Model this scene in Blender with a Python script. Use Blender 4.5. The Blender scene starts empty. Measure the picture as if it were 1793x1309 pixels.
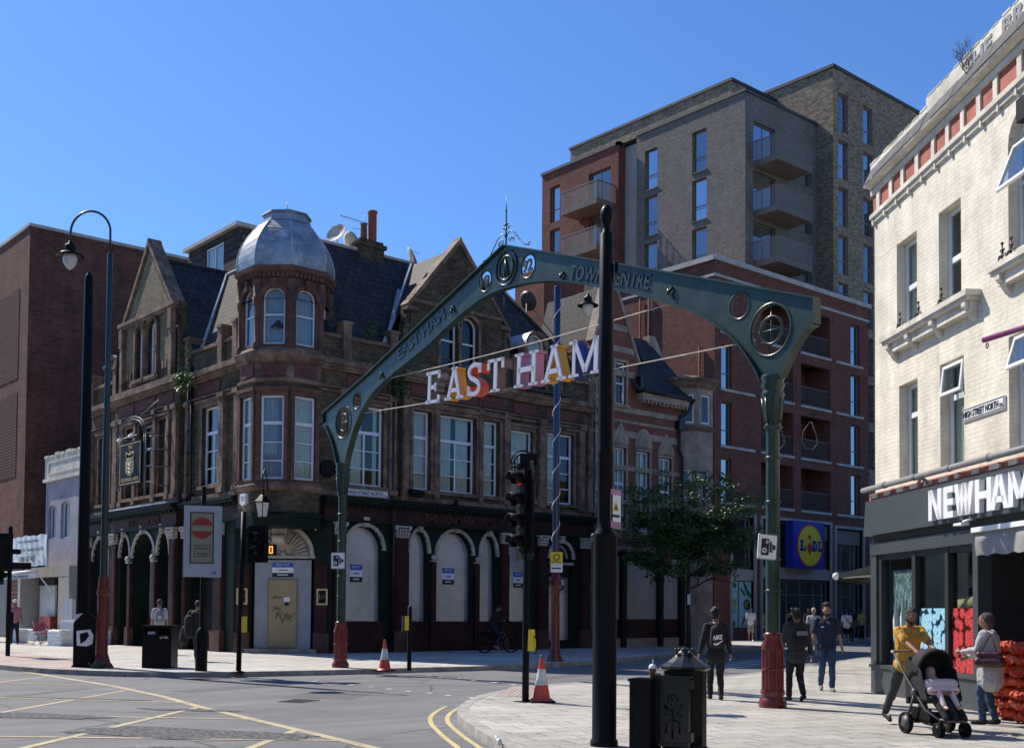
import bpy, bmesh, math, random
from math import pi, sin, cos, radians, sqrt, atan2, tan
from mathutils import Vector, Matrix, noise as mnoise
from mathutils.geometry import tessellate_polygon
random.seed(7)
S = bpy.context.scene
C = S.collection
# ---------------------------------------------------------------- camera
FPX, PPY, HEAD, PITCH, ROLL, EYE = 2005.0, 999.0, radians(49.2), radians(2.0), radians(.45), 1.6
fw = Vector((cos(HEAD)*cos(PITCH), sin(HEAD)*cos(PITCH), sin(PITCH)))
rt0 = Vector((sin(HEAD), -cos(HEAD), 0)); up0 = rt0.cross(fw)
rt = rt0*cos(ROLL)+up0*sin(ROLL); up = up0*cos(ROLL)-rt0*sin(ROLL)
cd = bpy.data.cameras.new('camera'); cam = bpy.data.objects.new('camera', cd); C.objects.link(cam)
cam.matrix_world = Matrix(((rt.x, up.x, -fw.x, 0), (rt.y, up.y, -fw.y, 0), (rt.z, up.z, -fw.z, EYE), (0, 0, 0, 1)))
cd.sensor_width = 36; cd.lens = 36*FPX/1793; cd.shift_y = (PPY-654.5)/1793; cd.clip_end = 3000; cd.clip_start = .1
S.camera = cam
# ---------------------------------------------------------------- light
SUN_AZ, SUN_EL = radians(99.5), radians(46.5)
W = bpy.data.worlds.new('World'); S.world = W; W.use_nodes = True
nt = W.node_tree; sky = nt.nodes.new('ShaderNodeTexSky'); sky.sky_type = 'NISHITA'; sky.sun_disc = False
sky.sun_elevation = SUN_EL; sky.sun_rotation = pi/2-SUN_AZ; sky.air_density = 1.25; sky.dust_density = .35; sky.ozone_density = 3.2; sky.altitude = 0
bg = nt.nodes['Background']; bg.inputs[1].default_value = .083
tint = nt.nodes.new('ShaderNodeMix'); tint.data_type = 'RGBA'; tint.blend_type = 'MULTIPLY'; tint.inputs[0].default_value = 1
tint.inputs[7].default_value = (.61, .92, 1.40, 1); nt.links.new(sky.outputs[0], tint.inputs[6]); nt.links.new(tint.outputs[2], bg.inputs[0])
sd = bpy.data.lights.new('sun', 'SUN'); so = bpy.data.objects.new('sun', sd); C.objects.link(so)
sd.energy = 5.0; sd.angle = radians(.53); sd.color = (1, .92, .80)
so.rotation_mode = 'QUATERNION'
so.rotation_quaternion = Vector((cos(SUN_AZ)*cos(SUN_EL), sin(SUN_AZ)*cos(SUN_EL), sin(SUN_EL))).to_track_quat('Z', 'Y')
S.view_settings.view_transform = 'Standard'; S.view_settings.look = 'None'; S.view_settings.exposure = .36; S.view_settings.gamma = 1
S.render.engine = 'CYCLES'
try:
    S.cycles.max_bounces = 6; S.cycles.diffuse_bounces = 2; S.cycles.transparent_max_bounces = 10
except Exception: pass

# ---------------------------------------------------------------- materials
MT = {}
def nodes(name):
    m = bpy.data.materials.new(name); m.use_nodes = True; t = m.node_tree
    return m, t, t.nodes['Principled BSDF']
def L(t, a, b): t.links.new(a, b)
def mixc(t, fac, a, b, mode='MIX'):
    n = t.nodes.new('ShaderNodeMix'); n.data_type = 'RGBA'; n.blend_type = mode
    for s, v in ((n.inputs[0], fac), (n.inputs[6], a), (n.inputs[7], b)):
        if isinstance(v, (int, float)): s.default_value = v
        elif isinstance(v, tuple): s.default_value = (*v, 1) if len(v) == 3 else v
        else: L(t, v, s)
    return n.outputs[2]
def noi(t, scale, detail=4, coord='uv', rough=.6, stretch=None):
    tc = t.nodes.new('ShaderNodeTexCoord'); n = t.nodes.new('ShaderNodeTexNoise')
    src = tc.outputs['UV'] if coord == 'uv' else tc.outputs['Object']
    if stretch:
        mp = t.nodes.new('ShaderNodeMapping'); mp.inputs['Scale'].default_value = stretch; L(t, src, mp.inputs[0]); src = mp.outputs[0]
    L(t, src, n.inputs['Vector']); n.inputs['Scale'].default_value = scale; n.inputs['Detail'].default_value = detail; n.inputs['Roughness'].default_value = rough
    return n.outputs['Fac']
def ramp(t, fac, stops):
    r = t.nodes.new('ShaderNodeValToRGB'); L(t, fac, r.inputs[0]); e = r.color_ramp.elements
    while len(e) < len(stops): e.new(.5)
    for i, (p, c) in enumerate(stops):
        e[i].position = p; e[i].color = (c, c, c, 1) if isinstance(c, (int, float)) else (*c, 1)
    return r.outputs[0]
def bump(t, b, h, strength, dist=.02):
    n = t.nodes.new('ShaderNodeBump'); n.inputs['Strength'].default_value = strength; n.inputs['Distance'].default_value = dist
    L(t, h, n.inputs['Height']); L(t, n.outputs[0], b.inputs['Normal'])
def mat(name, col, rough=.6, metal=0., var=.25, vs=3., bs=0., bscale=25., stain=0., coat=0., spec=.5, coord='obj', sscale=.8, streak=False):
    m, t, b = nodes(name)
    out = col
    if var:
        f = noi(t, vs, 5, coord); d = tuple(c*(1-var) for c in col); u = tuple(min(1, c*(1+var*.6)) for c in col)
        r = ramp(t, f, [(.3, d), (.7, u)]); out = r
    if stain:
        f = noi(t, sscale, 7, 'uv' if streak else coord, .7, (3, .35, 1) if streak else None)
        r = ramp(t, f, [(.38, 1-stain), (.6, 1.)]); out = mixc(t, 1., out, r, 'MULTIPLY')
    if isinstance(out, tuple): b.inputs['Base Color'].default_value = (*out, 1)
    else: L(t, out, b.inputs['Base Color'])
    b.inputs['Roughness'].default_value = rough; b.inputs['Metallic'].default_value = metal; b.inputs['Specular IOR Level'].default_value = spec
    if coat: b.inputs['Coat Weight'].default_value = coat; b.inputs['Coat Roughness'].default_value = .15
    if bs: bump(t, b, noi(t, bscale, 4, coord), bs)
    MT[name] = m; return m
def brick(name, c1, c2, mortar, w=.225, h=.075, mw=.01, stain=.3, bs=.5, sscale=.7, rough=.9, off=.5, patch=None, bias=0.):
    m, t, b = nodes(name)
    tc = t.nodes.new('ShaderNodeTexCoord'); k = t.nodes.new('ShaderNodeTexBrick'); L(t, tc.outputs['UV'], k.inputs['Vector'])
    k.inputs['Color1'].default_value = (*c1, 1); k.inputs['Color2'].default_value = (*c2, 1); k.inputs['Mortar'].default_value = (*mortar, 1)
    k.inputs['Scale'].default_value = 1; k.inputs['Brick Width'].default_value = w; k.inputs['Row Height'].default_value = h
    k.inputs['Mortar Size'].default_value = mw; k.inputs['Bias'].default_value = bias; k.offset = off; k.inputs['Mortar Smooth'].default_value = .1
    out = k.outputs['Color']
    if patch:
        f = noi(t, patch[1], 5, 'uv', .65); f = ramp(t, f, [(.45, 0.), (.62, patch[2])]); out = mixc(t, f, out, mixc(t, 1., out, patch[0], 'MULTIPLY'))
    if stain:
        f = noi(t, sscale, 8, 'uv', .7); r = ramp(t, f, [(.33, 1-stain), (.65, 1.1)]); out = mixc(t, 1., out, r, 'MULTIPLY')
        f = noi(t, 1.3, 6, 'uv', .7, (1.6, .25, 1)); r = ramp(t, f, [(.35, 1-stain*.6), (.6, 1.05)]); out = mixc(t, 1., out, r, 'MULTIPLY')
    L(t, out, b.inputs['Base Color']); b.inputs['Roughness'].default_value = rough; b.inputs['Specular IOR Level'].default_value = .3
    if bs:
        inv = t.nodes.new('ShaderNodeMath'); inv.operation = 'MULTIPLY_ADD'; L(t, k.outputs['Fac'], inv.inputs[0]); inv.inputs[1].default_value = -1.; L(t, noi(t, 18, 4, 'uv'), inv.inputs[2])
        bump(t, b, inv.outputs[0], bs, .012)
    MT[name] = m; return m
def glassy(name, fac=.3, tint=(.85, .93, 1.), dark=None, rough=.02, wob=.0):
    m = bpy.data.materials.new(name); m.use_nodes = True; t = m.node_tree; t.nodes.clear()
    o = t.nodes.new('ShaderNodeOutputMaterial'); mx = t.nodes.new('ShaderNodeMixShader'); g = t.nodes.new('ShaderNodeBsdfGlossy')
    g.inputs['Color'].default_value = (*tint, 1); g.inputs['Roughness'].default_value = rough
    if dark:
        d = t.nodes.new('ShaderNodeBsdfDiffuse'); d.inputs[0].default_value = (*dark, 1)
    else:
        d = t.nodes.new('ShaderNodeBsdfTransparent'); d.inputs[0].default_value = (.8, .85, .85, 1)
    fr = t.nodes.new('ShaderNodeLayerWeight'); fr.inputs[0].default_value = .5
    pw = t.nodes.new('ShaderNodeMath'); pw.operation = 'POWER'; L(t, fr.outputs['Facing'], pw.inputs[0]); pw.inputs[1].default_value = 4.
    ma = t.nodes.new('ShaderNodeMath'); ma.operation = 'MULTIPLY_ADD'; ma.inputs[1].default_value = .8; ma.inputs[2].default_value = fac; ma.use_clamp = True; L(t, pw.outputs[0], ma.inputs[0])
    if wob:
        bn = t.nodes.new('ShaderNodeBump'); bn.inputs['Strength'].default_value = wob; bn.inputs['Distance'].default_value = .02
        L(t, noi(t, 1.2, 2, 'uv'), bn.inputs['Height']); L(t, bn.outputs[0], g.inputs['Normal'])
    L(t, ma.outputs[0], mx.inputs[0]); L(t, d.outputs[0], mx.inputs[1]); L(t, g.outputs[0], mx.inputs[2]); L(t, mx.outputs[0], o.inputs[0])
    MT[name] = m; return m
def emit(name, col, s):
    m, t, b = nodes(name); b.inputs['Base Color'].default_value = (*[c*.3 for c in col], 1); b.inputs['Emission Color'].default_value = (*col, 1); b.inputs['Emission Strength'].default_value = s
    MT[name] = m; return m

# ---------------------------------------------------------------- mesh builder
class MB:
    def __init__(s): s.v = []; s.f = []; s.m = []; s.sm = []; s.M = Matrix(); s.mi = 0; s.smooth = False; s.cuts = []
    def frame(s, M): s.M = M; return s
    def mat(s, i): s.mi = i; return s
    def cut(s, name=None):
        s.cuts.append((len(s.v), len(s.f), name)); return s
    def add(s, vs, fs, smooth=None, M=None):
        b = len(s.v); M = s.M @ M if M else s.M
        s.v += [M @ Vector(p) for p in vs]
        s.f += [tuple(b+i for i in f) for f in fs]; s.m += [s.mi]*len(fs); s.sm += [s.smooth if smooth is None else smooth]*len(fs)
        return s
    def box(s, x0, x1, y0, y1, z0, z1, M=None):
        vs = [(x, y, z) for z in (z0, z1) for y in (y0, y1) for x in (x0, x1)]
        return s.add(vs, [(0, 2, 3, 1), (4, 5, 7, 6), (0, 1, 5, 4), (2, 6, 7, 3), (0, 4, 6, 2), (1, 3, 7, 5)], False, M)
    def quad(s, *p): return s.add(p, [tuple(range(len(p)))], False)
    def prism(s, polys, y0, y1, smooth=False, M=None):
        # polys: outline then holes, in (x, z); extruded along y
        if not isinstance(polys[0][0], (tuple, list)): polys = [polys]
        pl = [[Vector((a, b, 0)) for a, b in p] for p in polys]
        flat = [q for p in pl for q in p]; n = len(flat)
        try: tris = tessellate_polygon(pl)
        except Exception: return s
        vs = [(q.x, y0, q.y) for q in flat]+[(q.x, y1, q.y) for q in flat]
        fs = [tuple(t) for t in tris]+[(t[2]+n, t[1]+n, t[0]+n) for t in tris]
        k = 0
        for p in pl:
            c = len(p)
            for i in range(c): j = (i+1) % c; fs.append((k+i, k+j, k+j+n, k+i+n))
            k += c
        return s.add(vs, fs, smooth, M)
    def lathe(s, prof, seg=16, ox=0, oy=0, oz=0, cap=True, M=None, smooth=True, flute=0., fl=0, a0=0.):
        vs = []; fs = []
        for r, z in prof:
            for i in range(seg):
                a = 2*pi*i/seg+a0; rr = r*(1-flute*(i % 2)) if flute else r
                vs.append((ox+rr*cos(a), oy+rr*sin(a), oz+z))
        for k in range(len(prof)-1):
            for i in range(seg):
                j = (i+1) % seg; fs.append((k*seg+i, k*seg+j, (k+1)*seg+j, (k+1)*seg+i))
        s.add(vs, fs, smooth, M)
        if cap:
            n = (len(prof)-1)*seg; s.add(vs[:seg], [tuple(range(seg-1, -1, -1))], False, M); s.add(vs[n:], [tuple(range(seg))], False, M)
        return s
    def tube(s, pts, r, seg=8, smooth=True, cap=True, closed=False, M=None):
        pts = [Vector(p) for p in pts]; n = len(pts); rs = r if isinstance(r, (list, tuple)) else [r]*n
        vs = []; fs = []; ref = None
        for i, p in enumerate(pts):
            if closed: d = pts[(i+1) % n]-pts[i-1]
            else: d = pts[min(i+1, n-1)]-pts[max(i-1, 0)]
            if d.length < 1e-9: d = Vector((0, 0, 1))
            d.normalize()
            if ref is None: ref = Vector((0, 0, 1)) if abs(d.z) < .9 else Vector((1, 0, 0))
            a = d.cross(ref).normalized(); b = a.cross(d).normalized(); ref = b
            for k in range(seg):
                t = 2*pi*k/seg; vs.append(p+a*cos(t)*rs[i]+b*sin(t)*rs[i])
        for i in range(n if closed else n-1):
            for k in range(seg):
                l = (k+1) % seg; q = (i+1) % n; fs.append((i*seg+k, i*seg+l, q*seg+l, q*seg+k))
        if cap and not closed: fs.append(tuple(range(seg-1, -1, -1))); fs.append(tuple(range((n-1)*seg, n*seg)))
        return s.add(vs, fs, smooth, M)
    def ell(s, c, r, seg=12, rings=8, M=None, smooth=True):
        if isinstance(r, (int, float)): r = (r, r, r)
        vs = [(c[0], c[1], c[2]-r[2])]; fs = []
        for k in range(1, rings):
            a = -pi/2+pi*k/rings
            for i in range(seg): t = 2*pi*i/seg; vs.append((c[0]+r[0]*cos(a)*cos(t), c[1]+r[1]*cos(a)*sin(t), c[2]+r[2]*sin(a)))
        vs.append((c[0], c[1], c[2]+r[2])); n = len(vs)-1
        for i in range(seg):
            j = (i+1) % seg; fs.append((0, 1+j, 1+i)); fs.append((n, n-seg+i, n-seg+j))
            for k in range(rings-2): fs.append((1+k*seg+i, 1+k*seg+j, 1+(k+1)*seg+j, 1+(k+1)*seg+i))
        return s.add(vs, fs, smooth, M)
    def cap(s, a, b, ra, rb, seg=10):
        # tapered capsule: closed shell
        a = Vector(a); b = Vector(b); d = b-a; ln = d.length
        if ln < 1e-6: return s.ell(a, ra, seg, 6)
        q = d.to_track_quat('Z', 'Y').to_matrix().to_4x4(); pr = []
        for k in range(4): t = -pi/2+pi/2*k/4; pr.append((max(ra*cos(t), .0005), ra*sin(t)))
        pr.append((ra, 0)); pr.append((rb, ln))
        for k in range(1, 5): t = pi/2*k/4; pr.append((max(rb*cos(t), .0005), ln+rb*sin(t)))
        return s.lathe(pr, seg, M=Matrix.Translation(a) @ q)
    def text(s, txt, x, z, h, y=0, depth=.02, width=None, align='L', bold=0.0, M=None, shear=0.):
        cu = bpy.data.curves.new('t', 'FONT'); cu.body = txt; cu.extrude = depth/2; cu.offset = bold; cu.resolution_u = 2; cu.shear = shear
        ob = bpy.data.objects.new('t', cu); me = ob.to_mesh()
        if not len(me.vertices): bpy.data.objects.remove(ob); return s
        xs = [v.co.x for v in me.vertices]; ys = [v.co.y for v in me.vertices]
        sc = h/(max(ys)-min(ys)); sx = sc if width is None else width/(max(xs)-min(xs)); wd = sx*(max(xs)-min(xs))
        ox = x if align == 'L' else x-wd/2
        vs = [(ox+(v.co.x-min(xs))*sx, y-v.co.z*1., z+(v.co.y-min(ys))*sc) for v in me.vertices]
        fs = [tuple(p.vertices) for p in me.polygons]
        s.add(vs, fs, False, M)
        ob.to_mesh_clear(); bpy.data.objects.remove(ob); bpy.data.curves.remove(cu); return s
    def build(s, name, mats, parent=None, recalc=True):
        if s.cuts:
            cs = [(0, 0, None)]+s.cuts+[(len(s.v), len(s.f), None)]; out = []
            for (va, fa, nm), (vb, fb, _) in zip(cs[:-1], cs[1:]):
                if vb == va: continue
                q = MB(); q.v = s.v[va:vb]; q.f = [tuple(i-va for i in f) for f in s.f[fa:fb]]; q.m = s.m[fa:fb]; q.sm = s.sm[fa:fb]
                out.append(q.build(nm or name, mats, parent, recalc))
            return out[0] if out else None
        me = bpy.data.meshes.new(name); off = Vector((0, 0, 0))
        pm = parent_world(parent) if parent else Matrix()
        inv = pm.inverted()
        me.from_pydata([inv @ v for v in s.v], [], s.f)
        if not isinstance(mats, (list, tuple)): mats = [mats]
        for m in mats: me.materials.append(MT[m] if isinstance(m, str) else m)
        me.polygons.foreach_set('material_index', [min(i, len(mats)-1) for i in s.m]); me.polygons.foreach_set('use_smooth', s.sm)
        if recalc:
            bm = bmesh.new(); bm.from_mesh(me); bmesh.ops.recalc_face_normals(bm, faces=bm.faces); bm.to_mesh(me); bm.free()
        uv = me.uv_layers.new(name='UVMap').data; me.update()
        R3 = pm.to_3x3()
        for p in me.polygons:
            n = R3 @ p.normal
            if abs(n.z) > .95: t = Vector((1, 0, 0)); b = Vector((0, 1, 0))
            else: t = Vector((-n.y, n.x, 0)).normalized(); b = n.cross(t)
            if b.z < 0: b = -b
            for li in p.loop_indices:
                co = pm @ me.vertices[me.loops[li].vertex_index].co; uv[li].uv = (co.dot(t), co.dot(b))
        o = bpy.data.objects.new(name, me); C.objects.link(o)
        if parent: o.parent = parent; WM[o.name] = pm
        return o
WM = {}
def parent_world(p): return WM.get(p.name, Matrix()) if p else Matrix()
def thing(name, label, cat, loc=(0, 0, 0), rot=0, group=None):
    o = bpy.data.objects.new(name, None); C.objects.link(o); o.empty_display_size = .2
    o.location = loc; o.rotation_euler = (0, 0, rot); o['label'] = label; o['category'] = cat
    if group: o['group'] = group
    WM[o.name] = Matrix.Translation(loc) @ Matrix.Rotation(rot, 4, 'Z'); return o
def tag(o, label, cat, group=None):
    o['label'] = label; o['category'] = cat
    if group: o['group'] = group
    return o
def struct(o, kind='structure'): o['kind'] = kind; return o
def FR(x, y, ang, z=0): return Matrix.Translation((x, y, z)) @ Matrix.Rotation(radians(ang), 4, 'Z')
def copy_tree(o, parent=None):
    c = o.copy(); C.objects.link(c)
    if parent: c.parent = parent
    for ch in list(o.children): copy_tree(ch, c)
    return c

def arcpts(u0, u1, zs, rise, n=10, rev=False):
    c = (u0+u1)/2; r = (u1-u0)/2
    p = [(c-r*cos(pi*i/n), zs+rise*sin(pi*i/n)) for i in range(n+1)]
    return p[::-1] if rev else p
def wall(mb, u0, u1, z0, z1, ops=(), y=0., d=.22):
    """front sheet with real openings and reveals. ops: (u0,u1,z0,z1[,rise])"""
    us = sorted({u0, u1, *[o[0] for o in ops], *[o[1] for o in ops]}); us = [a for a in us if u0-1e-6 <= a <= u1+1e-6]
    zs = sorted({z0, z1, *[o[2] for o in ops], *[o[3] for o in ops]}); zs = [a for a in zs if z0-1e-6 <= a <= z1+1e-6]
    for i in range(len(us)-1):
        for j in range(len(zs)-1):
            cu = (us[i]+us[i+1])/2; cz = (zs[j]+zs[j+1])/2
            if any(o[0] < cu < o[1] and o[2] < cz < o[3] for o in ops): continue
            mb.quad((us[i], y, zs[j]), (us[i+1], y, zs[j]), (us[i+1], y, zs[j+1]), (us[i], y, zs[j+1]))
    for o in ops:
        a, b, c, e = o[:4]; r = o[4] if len(o) > 4 else 0
        if r:
            zsn = e-r; pts = arcpts(a, b, zsn, r)
            mb.prism([(a, e)]+pts[:6], y, y+d)
            mb.prism(pts[5:]+[(b, e)], y, y+d)
            top = zsn
        else: top = e; mb.quad((a, y, e), (b, y, e), (b, y+d, e), (a, y+d, e))
        mb.quad((a, y, c), (b, y, c), (b, y+d, c), (a, y+d, c))
        mb.quad((a, y, c), (a, y, top), (a, y+d, top), (a, y+d, c)); mb.quad((b, y, c), (b, y, top), (b, y+d, top), (b, y+d, c))
    return mb
def window(par, Mx, u0, u1, z0, z1, y=.12, rise=0, fr=.06, mull=(), trans=(), fmat='white_frame', pmat='glass', curtain=None, name='window', back=.55, dep=.06, curt_rng=None, tilt=None):
    """frame mesh with pane and curtain children; mull/trans: (pos, z0, z1)/(pos,u0,u1) or fractions"""
    mb = MB().frame(Mx)
    if rise:
        zs = z1-rise; out = [(u0, z0)]+arcpts(u0, u1, zs, rise, 12)+[(u1, z0)]
        inn = [(u0+fr, z0+fr)]+arcpts(u0+fr, u1-fr, zs, rise-fr, 12)+[(u1-fr, z0+fr)]
        mb.prism([out, inn], y, y+dep)
    else:
        mb.prism([[(u0, z0), (u0, z1), (u1, z1), (u1, z0)], [(u0+fr, z0+fr), (u0+fr, z1-fr), (u1-fr, z1-fr), (u1-fr, z0+fr)]], y, y+dep)
    ft = fr*.8
    for m in mull:
        p, a, b = m if isinstance(m, tuple) else (m, 0, 1)
        x = u0+(u1-u0)*p; mb.box(x-ft/2, x+ft/2, y+.004, y+dep-.004, z0+(z1-z0)*a+fr*.5, z0+(z1-z0)*b-fr*.5)
    for m in trans:
        p, a, b, w = m if isinstance(m, tuple) else (m, 0, 1, ft)
        z = z0+(z1-z0)*p; mb.box(u0+(u1-u0)*a+fr*.5, u0+(u1-u0)*b-fr*.5, y+.002, y+dep-.002, z-w/2, z+w/2)
    o = mb.build(name, fmat, par)
    pb = MB().frame(Mx)
    if pmat == 'glass_tower' and random.random() < .35: pmat = 'glass_tower_dim'
    if rise: pb.prism([(u0+fr*.5, z0+fr*.5)]+arcpts(u0+fr*.5, u1-fr*.5, z1-rise, rise-fr*.5, 12)+[(u1-fr*.5, z0+fr*.5)], y+dep*.55, y+dep*.75)
    else: pb.box(u0+fr*.5, u1-fr*.5, y+dep*.55, y+dep*.75, z0+fr*.5, z1-fr*.5)
    pb.build('pane', pmat, o)
    if curtain:
        cb = MB().frame(Mx); rng = curt_rng or [(0, 1)]
        for a, b in rng:
            xa = u0+.03+(u1-u0-.06)*a; xb = u0+.03+(u1-u0-.06)*b; n = max(8, int((xb-xa)/.022)); vs = []
            for i in range(n+1):
                xx = xa+(xb-xa)*i/n; yy = y+.10+.018*sin(i*1.35+3*sin(i*.21)); vs += [(xx, yy, z0+.03), (xx+.01*sin(i), yy, z1-.03-(rise*.1))]
            cb.add(vs, [(2*i, 2*i+2, 2*i+3, 2*i+1) for i in range(n)], True)
        cb.build('curtain', curtain, o, recalc=False)
    return o
# ---------------------------------------------------------------- material library
brick('brick_stock', (.20, .155, .08), (.07, .053, .033), (.11, .095, .075), stain=.45, patch=((.55, .5, .5), .5, .8), bs=.6)
brick('brick_stock_pale', (.33, .26, .15), (.2, .15, .085), (.2, .18, .14), stain=.35, bs=.6)  # paler stock brick; also paints the sunlit patch on the tower
brick('brick_red', (.33, .10, .06), (.22, .07, .045), (.2, .13, .1), stain=.3)
brick('brick_lidl', (.28, .10, .07), (.16, .06, .045), (.12, .07, .06), stain=.2, w=.24, h=.078)
brick('brick_lidl_rib', (.24, .085, .062), (.13, .05, .04), (.05, .03, .03), stain=.2, w=2., h=.2, mw=.05, bs=1.)
brick('brick_grey', (.235, .222, .20), (.15, .142, .13), (.13, .12, .10), stain=.12, w=.24, h=.078)
brick('brick_buff', (.38, .31, .22), (.15, .12, .09), (.2, .17, .13), stain=.15, w=.26, h=.1)
brick('brick_left', (.25, .10, .068), (.14, .06, .044), (.14, .075, .06), stain=.38, w=.24, h=.078)
brick('brick_perf', (.22, .085, .065), (.16, .06, .05), (.03, .015, .012), stain=.1, w=.24, h=.15, mw=.045, bs=1.)
brick('brick_painted', (.77, .715, .59), (.75, .695, .57), (.73, .675, .555), stain=.22, bs=.7, rough=.75, mw=.013, sscale=1.6)
brick('render_white', (.71, .67, .57), (.71, .67, .57), (.71, .67, .57), w=9, h=9, mw=0, stain=.3, bs=.25, sscale=2.2)
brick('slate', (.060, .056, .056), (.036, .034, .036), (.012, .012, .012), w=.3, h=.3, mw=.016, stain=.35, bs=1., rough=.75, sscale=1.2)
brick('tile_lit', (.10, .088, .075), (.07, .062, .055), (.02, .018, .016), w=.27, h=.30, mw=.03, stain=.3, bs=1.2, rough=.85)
mat('sandstone', (.29, .185, .125), .85, var=.5, vs=2.6, bs=.4, bscale=20, stain=.6, sscale=1.7)
mat('sandstone_red', (.17, .080, .055), .85, var=.35, vs=3, bs=.3, bscale=20, stain=.45, sscale=1.1)
mat('terracotta_panel', (.17, .055, .042), .8, var=.5, vs=9, bs=1., bscale=14, stain=.3)
mat('stone_carved', (.5, .46, .4), .8, var=.5, vs=14, bs=1., bscale=20)
mat('stone_pale', (.42, .33, .25), .85, var=.3, vs=2, bs=.2, stain=.35, sscale=1.2)
mat('coping', (.52, .5, .46), .8, var=.2, vs=2, stain=.2)
mat('coping_dark', (.05, .05, .055), .5, var=.15)
mat('concrete_panel', (.42, .40, .36), .8, var=.1, stain=.1)
mat('lead', (.42, .44, .46), .42, metal=.45, var=.35, vs=1.6, bs=.15, bscale=6, stain=.4, sscale=2.5)
mat('lead_light', (.5, .52, .55), .5, metal=.2, var=.3, vs=2)
mat('maroon', (.055, .022, .017), .6, spec=.2, var=.35, vs=2, bs=.1, stain=.4, sscale=1.5)
mat('maroon_base', (.12, .062, .048), .7, spec=.25, var=.35, vs=2, stain=.35)
mat('dark_green', (.010, .020, .015), .6, spec=.2, var=.3, vs=2, stain=.3)
mat('cream', (.55, .50, .40), .6, var=.25, vs=5, stain=.35, sscale=3)
mat('steel_board', (.66, .76, .86), .27, metal=.65, var=.08, vs=1, stain=.2, sscale=.9, bs=.12, bscale=1.1)
mat('board_grey', (.33, .36, .38), .6, var=.12, vs=1.5, stain=.2)
mat('tan_door', (.40, .31, .16), .55, var=.1, vs=2, stain=.15)
mat('white_frame', (.78, .79, .8), .4, var=.08, vs=4)
mat('white_plastic', (.75, .76, .76), .35, var=.1)
mat('curtain', (.85, .77, .62), .9, var=.15, vs=2)
mat('curtain_blue', (.50, .54, .62), .9, var=.12, vs=2)
mat('interior', (.03, .03, .033), .9, var=.3, vs=1)  # near-black colour stands in for unlit room depth
glassy('glass', .035, wob=.05)
glassy('glass_tower', .50, (.78, .87, .98), (.03, .04, .06), wob=.05); glassy('glass_tower_dim', .26, (.75, .85, .95), (.05, .055, .06), wob=.08)
glassy('glass_shop', .03)
mat('black_metal', (.005, .005, .0055), .42, var=.3, vs=4, bs=.06, bscale=30, spec=.16)
mat('black_gloss', (.010, .011, .011), .34, var=.4, vs=9, coat=.15, spec=.35, stain=.4, sscale=4)
mat('tan_leather', (.35, .2, .12), .5, var=.1); mat('chair_pink', (.42, .07, .14), .5, var=.1)
mat('drink_brown', (.22, .09, .03), .3, var=.2)
mat('black_matt', (.006, .006, .0065), .65, var=.3, vs=4, spec=.2)
mat('green_metal', (.026, .056, .038), .36, var=.3, vs=2.5, coat=.2, stain=.4, sscale=3, spec=.35, bs=.08, bscale=12)
mat('green_metal_dark', (.010, .026, .022), .4, var=.2, coat=.3)
mat('red_metal', (.17, .020, .016), .34, var=.3, vs=4, coat=.3, stain=.4, sscale=5, spec=.4)
mat('navy_metal', (.010, .018, .075), .3, var=.2, coat=.4)
mat('grey_panel', (.055, .066, .072), .42, var=.12, vs=1, stain=.12)
mat('grey_panel_dark', (.02, .022, .024), .5, var=.1)
mat('bronze', (.24, .20, .16), .5, metal=.25, var=.1)
mat('pipe_black', (.012, .012, .013), .4, var=.2)
mat('pot', (.30, .085, .05), .8, var=.25, vs=3)
mat('rail_metal', (.09, .085, .08), .5, metal=.3, var=.1)
mat('gold', (.62, .45, .2), .5, var=.15, vs=10)
mat('sign_navy', (.006, .009, .02), .6, var=.1, spec=.15)
mat('sign_white', (.82, .83, .84), .4, var=.04)
mat('sign_black', (.015, .015, .017), .4, var=0)
mat('sign_blue', (.03, .11, .42), .4, var=.05)
def worn(name, c, under, lo=.47, hi=.56):
    m, t, b = nodes(name); f = ramp(t, noi(t, 9, 8, 'obj', .8), [(lo-.12, .12), (lo, .75), (hi, 1.)]); g = ramp(t, noi(t, .9, 4, 'obj'), [(.3, .75), (.7, 1.08)])
    L(t, mixc(t, 1., mixc(t, f, under, c), g, 'MULTIPLY'), b.inputs['Base Color']); b.inputs['Roughness'].default_value = .75; MT[name] = m
worn('paint_yellow', (.52, .43, .24), (.17, .17, .165)); worn('paint_yellow_line', (.58, .47, .2), (.17, .17, .165), .42, .5)
mat('yellow_box', (.75, .58, .03), .4, var=.1)
mat('awning_grey', (.27, .27, .265), .8, var=.15, vs=3, bs=.1)
mat('awning_black', (.012, .025, .025), .8, var=.15)
mat('lilac', (.40, .37, .42), .85, var=.12, vs=1, bs=.15, stain=.3, sscale=.8)
mat('frieze_red', (.40, .105, .06), .7, var=.2, vs=3, stain=.2, sscale=3)
mat('faded_letter', (.28, .28, .30), .85, var=.35, vs=9)
mat('ledge_grey', (.10, .098, .098), .85, var=.3, vs=6, bs=.3, stain=.3); mat('pipe_grey', (.2, .2, .205), .6, var=.2)
mat('crumble', (.42, .13, .09), .9, var=.5, vs=7, bs=.6, bscale=12)
mat('bark', (.05, .04, .032), .9, var=.4, vs=12, bs=.5)
emit('lamp_red', (.8, .04, .02), .12); emit('lamp_amber', (1., .42, .06), 1.2)
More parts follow.
